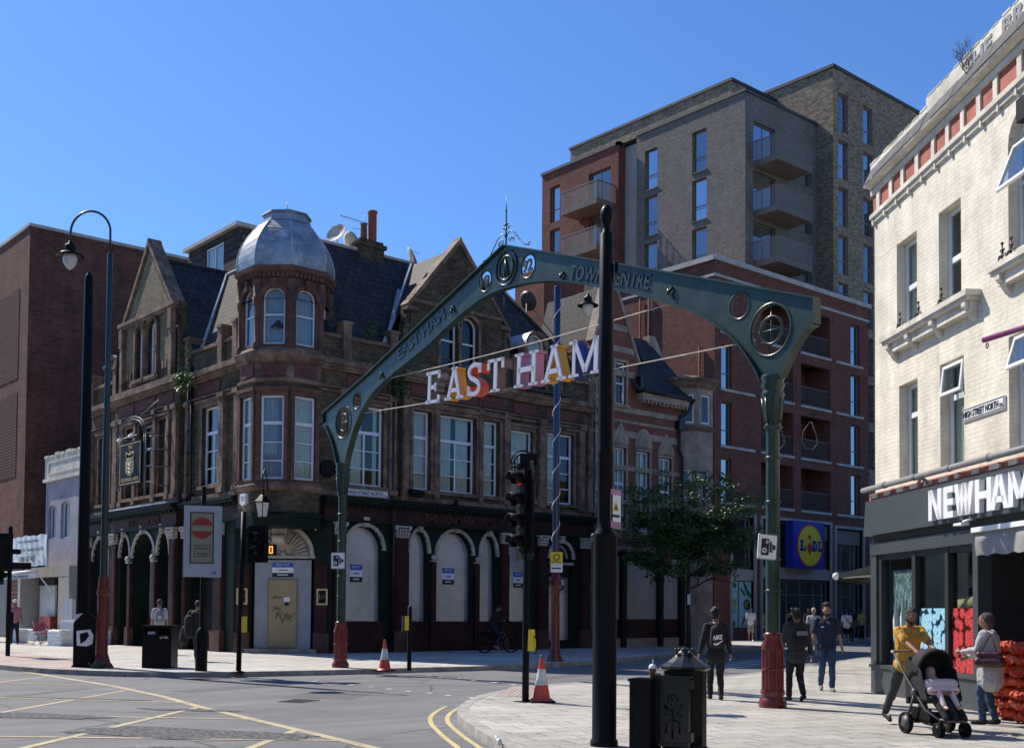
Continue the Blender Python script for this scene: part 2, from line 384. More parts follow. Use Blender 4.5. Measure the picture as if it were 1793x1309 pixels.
def asphalt():
    m, t, b = nodes('asphalt')
    f = noi(t, .35, 6, 'obj', .65); r = ramp(t, f, [(.3, (.125, .126, .130)), (.55, (.165, .165, .168)), (.75, (.2, .2, .2))])
    g = ramp(t, noi(t, 95, 2, 'obj', .5), [(.38, .62), (.62, 1.35)]); out = mixc(t, 1., r, g, 'MULTIPLY')
    # worn patches where the surface has lifted
    p = ramp(t, noi(t, .8, 9, 'obj', .75), [(.60, 1.), (.635, .72)]); out = mixc(t, 1., out, p, 'MULTIPLY')
    st = ramp(t, noi(t, 1.5, 3, 'obj', .5, (.15, 1, 1)), [(.35, .86), (.6, 1.05)]); out = mixc(t, 1., out, st, 'MULTIPLY')
    tc = t.nodes.new('ShaderNodeTexCoord'); v = t.nodes.new('ShaderNodeTexVoronoi'); v.feature = 'DISTANCE_TO_EDGE'; v.inputs['Scale'].default_value = .33
    nz = t.nodes.new('ShaderNodeTexNoise'); nz.inputs['Scale'].default_value = 1.6; nz.inputs['Detail'].default_value = 5; L(t, tc.outputs['Object'], nz.inputs['Vector']); L(t, mixc(t, .12, tc.outputs['Object'], nz.outputs['Color'], 'ADD'), v.inputs['Vector'])
    ck = ramp(t, v.outputs['Distance'], [(.0, .35), (.006, .55), (.011, 1.)]); msk = ramp(t, noi(t, .22, 2, 'obj'), [(.48, 0.), (.54, 1.)]); out = mixc(t, msk, out, mixc(t, 1., out, ck, 'MULTIPLY'))
    L(t, out, b.inputs['Base Color']); b.inputs['Roughness'].default_value = .82; b.inputs['Specular IOR Level'].default_value = .35
    bump(t, b, noi(t, 70, 3, 'obj'), .6, .01); MT['asphalt'] = m
asphalt()
def rough_tar():
    m, t, b = nodes('broken_tar')
    g = ramp(t, noi(t, 13, 6, 'obj', .8), [(.42, (.04, .04, .04)), (.5, (.12, .12, .122)), (.6, (.25, .25, .245))])
    L(t, g, b.inputs['Base Color']); b.inputs['Roughness'].default_value = .9; bump(t, b, noi(t, 13, 6, 'obj', .8), 1., .05); MT['broken_tar'] = m
rough_tar()
def paving(name, ang, w, h, c1, c2, mo, red=False):
    m, t, b = nodes(name)
    tc = t.nodes.new('ShaderNodeTexCoord'); mp = t.nodes.new('ShaderNodeMapping'); L(t, tc.outputs['Object'], mp.inputs[0]); mp.inputs['Rotation'].default_value = (0, 0, radians(ang))
    k = t.nodes.new('ShaderNodeTexBrick'); L(t, mp.outputs[0], k.inputs[0]); k.inputs['Scale'].default_value = 1
    k.inputs['Color1'].default_value = (*c1, 1); k.inputs['Color2'].default_value = (*c2, 1); k.inputs['Mortar'].default_value = (*mo, 1)
    k.inputs['Brick Width'].default_value = w; k.inputs['Row Height'].default_value = h; k.inputs['Mortar Size'].default_value = .011; k.inputs['Mortar Smooth'].default_value = .2
    r = ramp(t, noi(t, .5, 8, 'obj', .7), [(.3, .68), (.62, 1.08)]); out = mixc(t, 1., k.outputs['Color'], r, 'MULTIPLY')
    g = ramp(t, noi(t, 40, 3, 'obj', .6), [(.35, .86), (.65, 1.12)]); out = mixc(t, 1., out, g, 'MULTIPLY')
    s = ramp(t, noi(t, 5.5, 3, 'obj', .5), [(.64, 1.), (.69, .66)]); out = mixc(t, 1., out, s, 'MULTIPLY')
    L(t, out, b.inputs['Base Color']); b.inputs['Roughness'].default_value = .8; b.inputs['Specular IOR Level'].default_value = .35
    inv = t.nodes.new('ShaderNodeMath'); inv.operation = 'MULTIPLY_ADD'; L(t, k.outputs['Fac'], inv.inputs[0]); inv.inputs[1].default_value = -1.; L(t, noi(t, 9, 4, 'obj'), inv.inputs[2])
    bump(t, b, inv.outputs[0], .5, .012); MT[name] = m
paving('paving', 20, .62, .42, (.47, .445, .40), (.375, .36, .325), (.17, .155, .135))
paving('paving_small', 4, .45, .3, (.53, .505, .46), (.45, .425, .385), (.22, .2, .175))
paving('paving_red', 70, .2, .2, (.48, .38, .34), (.42, .34, .30), (.26, .21, .18))
mat('kerb', (.40, .385, .35), .8, var=.2, vs=2, stain=.35, sscale=3, bs=.2)
mat('road_white', (.6, .6, .58), .7, var=.3, vs=8)

# ---------------------------------------------------------------- ground
def sheet(name, pts, z0, z1, m, kerb=None):
    mb = MB(); n = len(pts)
    pl = [Vector((a, b, 0)) for a, b in pts]; tr = tessellate_polygon([pl])
    mb.add([(a, b, z1) for a, b in pts], [tuple(t) for t in tr])
    if z0 < z1:
        for i in range(n):
            a = pts[i]; b = pts[(i+1) % n]; mb.quad((*a, z0), (*b, z0), (*b, z1), (*a, z1))
    o = mb.build(name, m, recalc=False)
    return struct(o)
road = struct(MB().quad((-400, -400, 0), (900, -400, 0), (900, 900, 0), (-400, 900, 0)).build('road', 'asphalt', recalc=False))
def smooth_path(p, n=4):
    out = []
    for i in range(len(p)-1):
        p0 = p[max(i-1, 0)]; p1 = p[i]; p2 = p[i+1]; p3 = p[min(i+2, len(p)-1)]
        for k in range(n):
            t = k/n; out.append(tuple(.5*((2*p1[j])+(-p0[j]+p2[j])*t+(2*p0[j]-5*p1[j]+4*p2[j]-p3[j])*t*t+(-p0[j]+3*p1[j]-3*p2[j]+p3[j])*t**3) for j in (0, 1)))
    out.append(tuple(p[-1])); return out
def offset(path, d):
    out = []
    for i, p in enumerate(path):
        a = Vector(path[max(i-1, 0)]); b = Vector(path[min(i+1, len(path)-1)]); t = (b-a).normalized(); out.append((p[0]-t.y*d, p[1]+t.x*d))
    return out
FK = smooth_path([(9.2, 140), (9.2, 60), (9.25, 36), (9.35, 30), (10.0, 27.3), (10.8, 25.9), (11.9, 25.0), (13.4, 24.5), (15.2, 24.15), (17.5, 24.0), (20, 23.8), (23.9, 24.4), (30, 26.8), (37.5, 29.7), (48, 33.4), (80, 44), (140, 60)], 5)
NK = smooth_path([(-6, -30), (-1, -8), (3, 1), (5.6, 5.2), (7.6, 8.3), (8.76, 10.3), (9.5, 11.6), (10.45, 13.1), (11.5, 14.3), (13.1, 15.7), (14.9, 16.7), (16.65, 17.2), (18.4, 17.1), (20.2, 16.95), (22, 17.1), (26.3, 18.5), (31.4, 20.4), (36, 22.1), (48, 26.5), (80, 37), (140, 55)], 5)
sheet('pavement', FK+[(140, 140)], 0, .12, 'paving_small')
sheet('pavement', NK+[(160, 0), (160, -60), (-6, -60)], 0, .12, 'paving')
def ribbon(name, path, w, z0, z1, m, side=1):
    o = offset(path, w*side); mb = MB(); n = len(path)
    for i in range(n-1):
        a, b, c, d = path[i], path[i+1], o[i+1], o[i]
        mb.quad((*a, z1), (*b, z1), (*c, z1), (*d, z1))
        if z0 < z1: mb.quad((*a, z0), (*b, z0), (*b, z1), (*a, z1)); mb.quad((*d, z0), (*c, z0), (*c, z1), (*d, z1))
    return struct(mb.build(name, m))
def resamp(path, step):
    out = [path[0]]; acc = 0
    for i in range(len(path)-1):
        a = Vector(path[i]); b = Vector(path[i+1]); l = (b-a).length; t = step-acc
        while t < l: out.append(tuple(a.lerp(b, t/l))); t += step
        acc = (acc+l) % step
    return out
def kerbstones(name, path):
    mb = MB(); p = resamp(path, .9)
    for i in range(len(p)-1):
        a = Vector(p[i]); b = Vector(p[i+1]); t = (b-a).normalized(); n = Vector((-t.y, t.x)); a2 = a+t*.006; b2 = b-t*.006; h = .124+random.uniform(-.002, .003); w0 = random.uniform(-.004, .004)
        c = [a2-n*(.03+w0), b2-n*(.03+w0), b2+n*.14, a2+n*.14]
        vs = [(q.x, q.y, 0) for q in c]+[(q.x, q.y, h) for q in c]
        mb.add(vs, [(4, 5, 6, 7), (0, 1, 5, 4), (2, 3, 7, 6), (1, 2, 6, 5), (3, 0, 4, 7)])
    return struct(mb.build(name, 'kerb'))
kerbstones('kerb', [p for p in FK if p[1] < 70 and p[0] < 60]); kerbstones('kerb', [p for p in NK if -12 < p[1] and p[0] < 60])
sheet('crossing_paving', [(9.6, 40), (9.55, 30), (10.1, 27.6), (10.8, 28.4), (11.9, 31), (12.4, 40)], .12, .124, 'paving_red')
# blister paving at the near corner
tp = MB(); bx = MB()
fr = FR(13.2, 14.9, 42)
for i in range(34):
    for j in range(7):
        bx.frame(fr).lathe([(.013, 0), (.009, .006)], 5, i*.085, j*.085, .124)
tp.frame(fr).box(-.05, 2.9, -.05, .56, .121, .1245)
struct(tp.build('tactile_paving', 'paving_red')); struct(bx.build('tactile_studs', 'paving_red'), 'stuff')
# drain cover and frame set in the near pavement
mh = MB().frame(FR(15.1, 9.2, 20)); mh.prism([[(-.45, -.35), (-.45, .35), (.45, .35), (.45, -.35)], [(-.41, -.31), (-.41, .31), (.41, .31), (.41, -.31)]], 0, .003, M=Matrix.Translation((0, 0, .121)) @ Matrix.Rotation(radians(-90), 4, 'X'))
struct(mh.build('cover_frame', 'kerb'))
# ------ markings
def line(path, w, m='paint_yellow', name='road_marking', z=.004): return ribbon(name, offset(path, -w/2), w, z, z, m)
line([(9.6, 34), (9.35, 27), (9.2, 23.2), (8.85, 20), (8.39, 17.46), (7.84, 13.43), (7.5, 11), (7.1, 8)], .15)
for a, b in [((3, 15.6), (8.87, 21.7)), ((2.4, 11.6), (8.39, 17.46)), ((3.0, 8.6), (7.84, 13.43)), ((3.6, 21.6), (9.2, 27))]: line([a, b], .12, z=.005)
for a, b in [((3.0, 31.4), (9.2, 23.3)), ((2., 27), (8.6, 18.3)), ((2, 21.5), (8.1, 15.0)), ((2, 17.2), (7.6, 12.0)), ((6, 32), (9.4, 28))]: line([a, b], .10, z=.006)
for off in (.22, .42): line(offset([p for p in NK if (9.8 > p[0] > 3 and p[1] > 1) or (12.2 > p[0] >= 9.8)], off*1.25), .07, 'paint_yellow_line')
line(offset([p for p in NK if 19 < p[0] < 60], .35), .09)
sm = MB()
for i, (a, b) in enumerate([(13.3, 22.08), (13.35, 21.3), (13.32, 20.6), (13.35, 19.9), (13.31, 19.18), (13.25, 18.43), (13.29, 17.8), (13.2, 17.1), (13.2, 16.4), (16.89, 22.68), (16.7, 21.9), (16.66, 21.2), (16.5, 20.4), (16.43, 19.6), (16.3, 18.8)]):
    sm.frame(FR(a, b, 4)).box(-.07, .07, -.07, .07, .001, .009)
struct(sm.build('road_studs', 'road_white'), 'stuff')
zz = MB()
for k in range(9): zz.quad((26+k*.9, 20.6+k*.33, .005), (26.2+k*.9, 20.5+k*.33, .005), (27.0+k*.9, 22.4+k*.33, .005), (26.8+k*.9, 22.5+k*.33, .005))
struct(zz.build('road_marking', 'road_white'))
def drain(x, y, a, lab):
    m = MB().frame(FR(x, y, a)); m.mat(0).box(-.32, .32, -.24, .24, .001, .010); m.mat(1)
    for i in range(9): m.box(-.27+i*.06, -.24+i*.06, -.19, .19, .0101, .0112)
    tag(m.build('drain_cover', ['rail_metal', 'black_matt']), lab, 'drain cover')
drain(10.3, 17.6, 30, 'rusty square grating set in the asphalt in the middle of the junction'); drain(11.75, 24.35, 12, 'rusty square grating beside the kerb of the far pavement')
# lifted tar: irregular shallow patches
def blob_patch(cx, cy, rx, ry, ang, seed):
    pts = []; rnd = random.Random(seed); n = 40
    for i in range(n):
        a = 2*pi*i/n; r = 1+.35*mnoise.noise(Vector((cos(a)*1.5+seed, sin(a)*1.5, 0)))+.16*mnoise.noise(Vector((cos(a)*6+seed, sin(a)*6, 3)))
        x, y = rx*r*cos(a), ry*r*sin(a); pts.append((cx+x*cos(ang)-y*sin(ang), cy+x*sin(ang)+y*cos(ang)))
    sheet('broken_surface', pts, .003, .0075, 'broken_tar')
mat('tar_patch', (.10, .10, .104), .85, var=.2, vs=5, bs=.4, bscale=70)
for pts_ in ([(9.6, 20.5), (12.4, 21.4), (12.2, 22.1), (9.5, 21.1)], [(11.2, 17.4), (12.3, 18.3), (11.6, 19.4), (10.4, 18.4)], [(3.5, 19.2), (8.6, 22.6), (8.5, 22.85), (3.4, 19.5)], [(18, 19.8), (24, 21.4), (23.8, 22.0), (17.8, 20.4)]): sheet('tar_repair', pts_, .0015, .0025, 'tar_patch')
for i, a in enumerate([(6.45, 13.9, 1.7, .55, -.95), (5.6, 17.6, 1.3, .38, -.95), (8.0, 17.0, .8, .2, -.9), (7.4, 20.2, 1.2, .16, -.9), (5.6, 11.9, 1.3, .6, -.8), (4.6, 18.6, .9, .4, -.7)]): blob_patch(*a, i*3+1)
# ================================================================ PUB
pub = thing('corner_pub', 'soot-dark Victorian brick and stone corner pub with lead dome, gables and boarded arched windows', 'pub', (19.5, 34.5, .12))
FRR = FR(0, 33.3, 0); FRL = FR(18.3, 49, -90)
TX, TY = 19.5, 34.58
def octf(a, r=1.5):  # frame on an octagon face whose normal points at angle a; x from -s/2 to s/2
    ap = r*cos(pi/8); an = radians(a); return Matrix.Translation((TX+ap*cos(an), TY+ap*sin(an), 0)) @ Matrix.Rotation(an+pi/2, 4, 'Z')
def octpoly(r, a0=22.5): return [(TX+r*cos(radians(a0+45*i)), TY+r*sin(radians(a0+45*i))) for i in range(8)]
def octring(mb, prof, seg=8): return mb.frame(Matrix()).lathe(prof, 8, TX, TY, 0, cap=True, smooth=False, a0=pi/8)
# solid dark core blocks light and stands in for unlit rooms behind windows
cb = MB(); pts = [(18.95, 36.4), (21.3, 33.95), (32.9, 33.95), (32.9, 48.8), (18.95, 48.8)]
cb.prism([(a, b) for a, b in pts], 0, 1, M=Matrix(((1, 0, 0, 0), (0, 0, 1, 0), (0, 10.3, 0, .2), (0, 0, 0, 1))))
cb.build('room_backing', 'interior', pub)
# ---- upper walls
ups = MB().frame(FRR)  # main brick R
w1 = (21.28, 22.72, 5.87, 8.68)
wA, wB, wC = (23.86, 24.66, 5.9, 8.75), (25.06, 26.76, 5.9, 8.75), (27.1, 27.9, 5.9, 8.75)
wD, wE = (28.6, 29.75, 5.9, 8.6), (30.5, 31.95, 5.87, 8.7)
wall(ups, 20.07, 23.4, 5.4, 10.85, [w1])
wall(ups, 23.4, 28.4, 5.4, 10.15, [wA, wB, wC], y=-.18, d=.4)
ups.quad((23.4, -.18, 5.4), (23.4, 0, 5.4), (23.4, 0, 12.3), (23.4, -.18, 12.3)); ups.quad((28.4, -.18, 5.4), (28.4, 0, 5.4), (28.4, 0, 12.3), (28.4, -.18, 12.3))
wall(ups, 28.4, 33.0, 5.4, 10.85, [wD, wE])
ups.prism([(20.07, 10.85), (33, 10.85), (33, 10.8), (20.07, 10.8)], .01, .3)
# gable R with paired arched windows
gA, gB = (25.02, 25.86, 10.45, 12.5, .42), (25.98, 26.82, 10.45, 12.5, .42)
wall(ups, 23.7, 28.1, 10.15, 12.5, [gA, gB], y=-.18, d=.35)
ups.prism([(23.7, 12.5), (25.9, 15.15), (28.1, 12.5)], -.18, .12)
ups.prism([(23.7, 10.15), (23.7, 12.5), (23.62, 12.5), (23.3, 11.0), (23.3, 10.15)], -.15, .15); ups.prism([(28.1, 10.15), (28.1, 12.5), (28.18, 12.5), (28.5, 11.0), (28.5, 10.15)], -.15, .15)
# L wall (u = 49-y)
ups.frame(FRL)
lw = [(1.0, 2.1, 5.9, 8.7)]; lb = [(4.55, 5.25, 5.9, 8.7), (5.75, 7.1, 5.9, 8.7), (7.62, 8.32, 5.9, 8.7)]; ln = [(10.75, 12.1, 5.95, 8.78)]
wall(ups, .1, 3.3, 5.4, 10.85, lw); wall(ups, 3.3, 9.3, 5.4, 10.15, lb, y=-.25, d=.45)
ups.quad((3.3, -.25, 5.4), (3.3, 0, 5.4), (3.3, 0, 12.9), (3.3, -.25, 12.9)); ups.quad((9.3, -.25, 5.4), (9.3, 0, 5.4), (9.3, 0, 12.9), (9.3, -.25, 12.9))
wall(ups, 9.3, 13.85, 5.4, 10.85, ln)
gL1, gL2 = (5.35, 6.2, 10.5, 12.75, .42), (6.42, 7.27, 10.5, 12.75, .42)
wall(ups, 3.9, 8.9, 10.15, 13.0, [gL1, gL2], y=-.25, d=.4)
ups.prism([(4.25, 13.0), (6.4, 15.6), (8.45, 13.0)], -.25, .1)
# L gable sides curve up like shoulders
for sx, a in ((1, 3.9), (-1, 8.9)): ups.prism([(a, 10.15), (a, 13.0), (a-.06*sx, 12.4), (a-.45*sx, 11.3), (a-.5*sx, 10.15)], -.2, .1)
# ends / back
ups.frame(Matrix()); ups.quad((18.3, 48.9, 5.4), (33, 48.9, 5.4), (33, 48.9, 10.9), (30.3, 48.9, 15.05), (21.3, 48.9, 15.05), (18.3, 48.9, 10.7)); ups.quad((33, 33.3, 5.4), (33, 49, 5.4), (33, 49, 11), (33, 33.3, 11))
for a in (180, 225, 270):
    ups.frame(octf(a)); s2 = 1.5*sin(pi/8)
    wall(ups, -s2, s2, 5.5, 9.1, [(-.40, .40, 5.87, 8.66)], d=.16)
octring(ups, [(1.5, 4.75), (1.5, 5.5)])
ups.build('brick_wall', 'brick_stock', pub)
gl = MB().frame(FRL); gl.prism([(4.4, 13.03), (6.4, 15.44), (8.3, 13.03)], -.262, -.24); gl.cut().quad((3.92, -.252, 10.9), (5.1, -.252, 10.9), (5.1, -.252, 12.9), (3.92, -.252, 12.9)); gl.cut().quad((7.55, -.252, 10.9), (8.88, -.252, 10.9), (8.88, -.252, 12.9), (7.55, -.252, 12.9))
gl.build('gable_brick', 'brick_stock_pale', pub)  # paler than the wall brick around it
# ---- stone dressings
st = MB()
def surround(mb, o, w=.14, pr=.05, y=0., hood=True, sill=True):
    mb.cut('window_surround'); a, b, c, e = o[:4]; r = o[4] if len(o) > 4 else 0
    if r: mb.prism([[(a-w, c), (a-w, e-r)]+arcpts(a-w, b+w, e-r, r+w, 12)+[(b+w, c)], [(a, c), (a, e-r)]+arcpts(a, b, e-r, r, 12)+[(b, c)]], y-pr, y+.03)
    else: mb.prism([[(a-w, c), (a-w, e+w), (b+w, e+w), (b+w, c)], [(a, c), (a, e), (b, e), (b, c)]], y-pr, y+.03)
    if sill: mb.box(a-w-.05, b+w+.05, y-pr-.08, y+.1, c-.12, c+.004)
    if hood and not r: mb.box(a-w-.06, b+w+.06, y-pr-.09, y+.02, e+w, e+w+.09)
st.frame(FRR)
for o in (w1, wD, wE): surround(st, o)
for o in (wA, wB, wC): surround(st, o, y=-.18)
for o in (gA, gB): surround(st, o, .1, .07, y=-.18)
def pil(mb, a, b, z0, z1, y=0., pr=.12, blocks=True):
    mb.cut('stone_pilaster').box(a, b, y-pr, y+.02, z0, z1); mb.box(a-.04, b+.04, y-pr-.05, y+.02, z0, z0+.18); mb.box(a-.05, b+.05, y-pr-.07, y+.02, z1-.16, z1)
for a, b in ((20.9, 21.12), (22.92, 23.2), (28.0, 28.38), (30.02, 30.3), (32.2, 32.5), (32.72, 32.98)): pil(st, a, b, 5.62, 9.1, pr=.14)
for a, b in ((23.42, 23.66), (24.78, 24.94), (26.88, 26.98), (28.12, 28.36)): pil(st, a, b, 5.62, 9.1, y=-.18, pr=.1)
def courses(mb, segs, y0s):
    for (a, b, y) in segs:
        mb.cut('stone_course').box(a, b, y-.10, y+.02, 5.46, 5.62); mb.cut('stone_course').box(a, b, y-.06, y+.02, 8.98, 9.08); mb.cut('stone_course').box(a, b, y-.12, y+.02, 9.12, 9.18)
        mb.cut('stone_cornice').box(a, b, y-.14, y+.02, 9.72, 9.8); mb.box(a, b, y-.2, y+.02, 9.8, 9.9); mb.box(a, b, y-.3, y+.02, 9.9, 10.04); mb.box(a, b, y-.24, y+.02, 10.04, 10.12)
courses(st, [(20.1, 23.4, 0), (23.36, 28.44, -.18), (28.44, 33.0, 0)], 0)
st.cut('parapet_coping').box(20.1, 23.35, -.1, .34, 10.85, 10.97); st.cut('parapet_coping').box(28.45, 33.02, -.1, .34, 10.85, 10.97)
for a in (20.95, 22.9, 28.6, 30.9, 32.7): st.cut('parapet_pier').box(a, a+.32, -.16, .34, 10.12, 11.35); st.box(a-.04, a+.36, -.2, .38, 11.35, 11.45)
# gable copings R and kneelers
def coping(mb, x0, z0, x1, z1, y0, y1, t=.14):
    mb.cut('gable_coping'); d = Vector((x1-x0, z1-z0)).normalized(); n = Vector((-d.y, d.x)); n = n if n.y > 0 else -n
    mb.prism([(x0, z0), (x1, z1), (x1+n.x*t, z1+n.y*t), (x0+n.x*t, z0+n.y*t)], y0, y1)
coping(st, 23.62, 12.42, 25.9, 15.17, -.25, .2); coping(st, 28.18, 12.42, 25.9, 15.17, -.25, .2); st.prism([(25.72, 15.1), (25.9, 15.42), (26.08, 15.1)], -.26, .21)
st.cut('gable_string').box(23.5, 23.95, -.3, .1, 12.3, 12.44); st.box(27.85, 28.3, -.3, .1, 12.3, 12.44); st.box(23.68, 28.12, -.27, -.15, 12.62, 12.74)
st.cut('window_sill').box(24.7, 27.1, -.26, -.1, 10.28, 10.42); st.lathe([(.07, 10.42), (.06, 11.9), (.11, 12.05)], 8, 25.92, -.24, 0)
st.frame(FRL)
for o in lw: surround(st, o)
for o in lb: surround(st, o, .12, y=-.25)
for o in ln: surround(st, o, .16)
for o in (gL1, gL2): surround(st, o, .12, .1, y=-.25)
for a, b in ((.1, .4), (2.35, 2.6), (9.6, 9.85), (12.25, 12.62), (13.4, 13.7)): pil(st, a, b, 5.62, 9.1, pr=.16)
for a, b in ((3.32, 3.75), (4.05, 4.35), (5.42, 5.6), (7.25, 7.45), (8.45, 8.65), (8.95, 9.28)): pil(st, a, b, 5.62, 9.1, y=-.25, pr=.12)
courses(st, [(.1, 3.3, 0), (3.2, 9.4, -.25), (9.4, 13.9, 0)], 0); st.cut('bay_cornice').box(3.1, 9.5, -.52, -.2, 10.04, 10.16)
st.cut('parapet_coping').box(.1, 3.28, -.1, .34, 10.85, 10.97); st.cut('parapet_coping').box(9.4, 13.5, -.1, .34, 10.85, 10.97)
for a in (.15, 2.7, 9.5, 12.1, 13.2): st.cut('parapet_pier').box(a, a+.32, -.16, .34, 10.12, 11.4); st.box(a-.04, a+.36, -.2, .38, 11.4, 11.5)
coping(st, 4.1, 12.9, 6.4, 15.64, -.34, .2, .16); coping(st, 8.62, 12.9, 6.4, 15.64, -.34, .2, .16); st.prism([(6.2, 15.6), (6.4, 15.95), (6.6, 15.6)], -.35, .21)
st.cut('gable_string').box(3.75, 9.0, -.42, -.2, 12.86, 13.0); st.box(3.85, 8.9, -.36, -.2, 12.74, 12.86); st.cut('window_sill').box(5.0, 7.6, -.4, -.2, 10.3, 10.45)
for a in (8.55, 3.95): st.cut('corbel_shaft').box(a, a+.3, -.45, -.2, 12.0, 12.74); st.box(a+.03, a+.27, -.4, -.2, 10.2, 12.0)
st.cut('window_column').lathe([(.09, 10.42), (.08, 12.1), (.15, 12.3), (.18, 12.6)], 8, 6.31, -.36, 0)
for i in range(3):
    for a in (4.2, 7.8): st.cut('blind_arcade').box(a+i*.26, a+i*.26+.14, -.30, -.2, 10.62, 10.95)
st.build('stone_dressings', 'sandstone', pub)
# terracotta friezes
tc = MB().frame(FRR)
for a, b, y in ((21.2, 22.8, 0), (23.75, 25.3, -.18), (25.45, 26.75, -.18), (26.9, 28.05, -.18), (28.7, 29.9, 0), (30.45, 32.1, 0)): tc.cut().box(a, b, y-.035, y+.02, 9.24, 9.66)
for a, b in ((29.0, 29.9), ): pass
tc.frame(FRL)
for a, b, y in ((.6, 2.2, 0), (3.85, 5.2, -.25), (5.4, 7.2, -.25), (7.4, 8.8, -.25), (10.4, 12.1, 0)): tc.cut().box(a, b, y-.035, y+.02, 9.24, 9.66)
for a in (180, 225, 270): tc.frame(octf(a, 1.5)); tc.cut().box(-.42, .42, -.035, .02, 9.28, 9.72)
tc.build('terracotta_frieze', 'terracotta_panel', pub)
# red sandstone window columns flanking, tower upper stage
ts = MB()
for a in (135, 180, 225, 270, 315):
    ts.frame(octf(a)); s2 = 1.5*sin(pi/8)
    if a in (180, 225, 270, 315): wall(ts, -s2, s2, 10.2, 12.6, [(-.37, .37, 10.35, 12.25, .37)], d=.2)
    else: ts.quad((-s2, 0, 10.2), (s2, 0, 10.2), (s2, 0, 12.6), (-s2, 0, 12.6))
    ts.prism([[(-.50, 11.85), ]+arcpts(-.5, .5, 11.88, .5, 12)+[(.5, 11.85)], [(-.37, 11.85)]+arcpts(-.37, .37, 11.88, .37, 12)+[(.37, 11.85)]], -.08, .02)
    ts.prism([(-.07, 12.2), (.07, 12.2), (.11, 12.52), (-.11, 12.52)], -.13, .02)
    for i in range(7): ts.box(-.5+i*.155, -.42+i*.155, -.16, 0, 12.56, 12.7)
for i in range(8):
    an = radians(22.5+45*i); ts.frame(Matrix.Translation((TX+1.48*cos(an), TY+1.48*sin(an), 0)) @ Matrix.Rotation(an, 4, 'Z'))
    ts.lathe([(.15, 10.2), (.17, 10.35), (.1, 10.42), (.095, 11.6), (.12, 11.66), (.19, 11.9), (.14, 11.92), (.16, 12.5)], 8)
octring(ts, [(1.5, 12.55), (1.6, 12.6), (1.62, 12.72), (1.72, 12.78), (1.74, 12.92)])
for a in (180, 225, 270):
    ts.frame(octf(a)); ts.prism([[(-.53, 5.82), (-.53, 8.8), (.53, 8.8), (.53, 5.82)], [(-.4, 5.87), (-.4, 8.66), (.4, 8.66), (.4, 5.87)]], -.06, .02)
    ts.box(-.58, .58, -.12, .02, 8.8, 8.92)
ts.build('tower_stonework', 'sandstone_red', pub)
tb = MB()
octring(tb.cut(), [(1.52, 9.08), (1.58, 9.12), (1.58, 9.2), (1.52, 9.22), (1.52, 9.24)]); octring(tb.cut(), [(1.49, 9.22), (1.5, 9.78)])
octring(tb.cut(), [(1.52, 9.76), (1.6, 9.82), (1.6, 9.9), (1.66, 9.96), (1.7, 10.1), (1.62, 10.14), (1.56, 10.24)]); octring(tb.cut(), [(1.5, 5.5), (1.6, 5.56), (1.62, 5.68), (1.54, 5.72), (1.52, 5.8)])
tb.build('tower_courses', 'sandstone', pub)
fl = MB().frame(Matrix()); fl.lathe([(1.0, 4.9), (1.0, 12.9)], 8, TX, TY, 0, smooth=False, a0=pi/8); fl.build('room_backing', 'interior', pub)
# ---- dome
dm = MB(); prof = [(1.70, 12.92), (1.64, 12.96), (1.66, 13.2), (1.64, 13.42), (1.57, 13.68), (1.46, 13.94), (1.30, 14.2), (1.12, 14.44), (.92, 14.66), (.78, 14.76)]
octring(dm, prof)
o = dm.build('dome', 'lead', pub)
sm2 = MB(); 
for i in range(8):
    an = radians(22.5+45*i); c_, s_ = cos(an), sin(an); sm2.cut().tube([(TX+(r+.005)*c_, TY+(r+.005)*s_, z) for r, z in prof[1:]], .02, 6)
    an2 = radians(22.5+45*(i+1)); mid = (an+an2)/2
    for lv, (za, zb) in enumerate(((13.5, 13.2), (13.95, 13.7), (14.4, 14.22))):
        def rr(z):
            for k in range(1, len(prof)-1):
                if prof[k][1] <= z <= prof[k+1][1]: t = (z-prof[k][1])/(prof[k+1][1]-prof[k][1]); return prof[k][0]*(1-t)+prof[k+1][0]*t
            return 1.6
        # lapped sheets step down from each hip
        p0 = (TX+rr(za)*c_, TY+rr(za)*s_, za); p1 = (TX+rr(zb)*cos(an2), TY+rr(zb)*sin(an2), zb)
        if i % 2: p0 = (TX+rr(zb)*c_, TY+rr(zb)*s_, zb); p1 = (TX+rr(za)*cos(an2), TY+rr(za)*sin(an2), za)
        sm2.tube([p0, tuple((p0[k]+p1[k])/2+(.004*cos(mid), .004*sin(mid), .0)[k] for k in range(3)), p1], .009, 5)
sm2.build('seam', 'lead_light', o)
cp = MB(); octring(cp, [(.86, 14.72), (.84, 14.78), (.80, 14.98), (.86, 15.0), (.84, 15.06), (.5, 15.12), (.05, 15.15)]); cp.frame(Matrix()).tube([(TX, TY, 15.1), (TX, TY, 15.62)], [.025, .008], 6)
cp.build('dome_cap', 'lead', pub)
# ---- roofs
rf = MB().frame(Matrix())
R0, R1 = (33.45, 10.9), (36.2, 15.1)  # R: y,z
rf.quad((20.5, 33.45, 10.9), (33.1, 33.45, 10.9), (30.3, 36.2, 15.1), (21.3, 36.2, 15.1))
rf.quad((33.1, 33.45, 10.9), (33.1, 49, 10.9), (30.3, 46, 15.1), (30.3, 36.2, 15.1))
rf.quad((18.5, 33.45, 10.9), (20.6, 33.45, 10.9), (21.3, 36.2, 15.1), (21.3, 36.2, 15.1))
# R gable roof, ridge back along +y
rf.quad((25.9, 33.2, 15.05), (25.9, 36.15, 15.05), (23.55, 34.0, 12.2), (23.55, 33.2, 12.2)); rf.quad((25.9, 33.2, 15.05), (28.25, 33.2, 12.2), (28.25, 34.0, 12.2), (25.9, 36.15, 15.05))
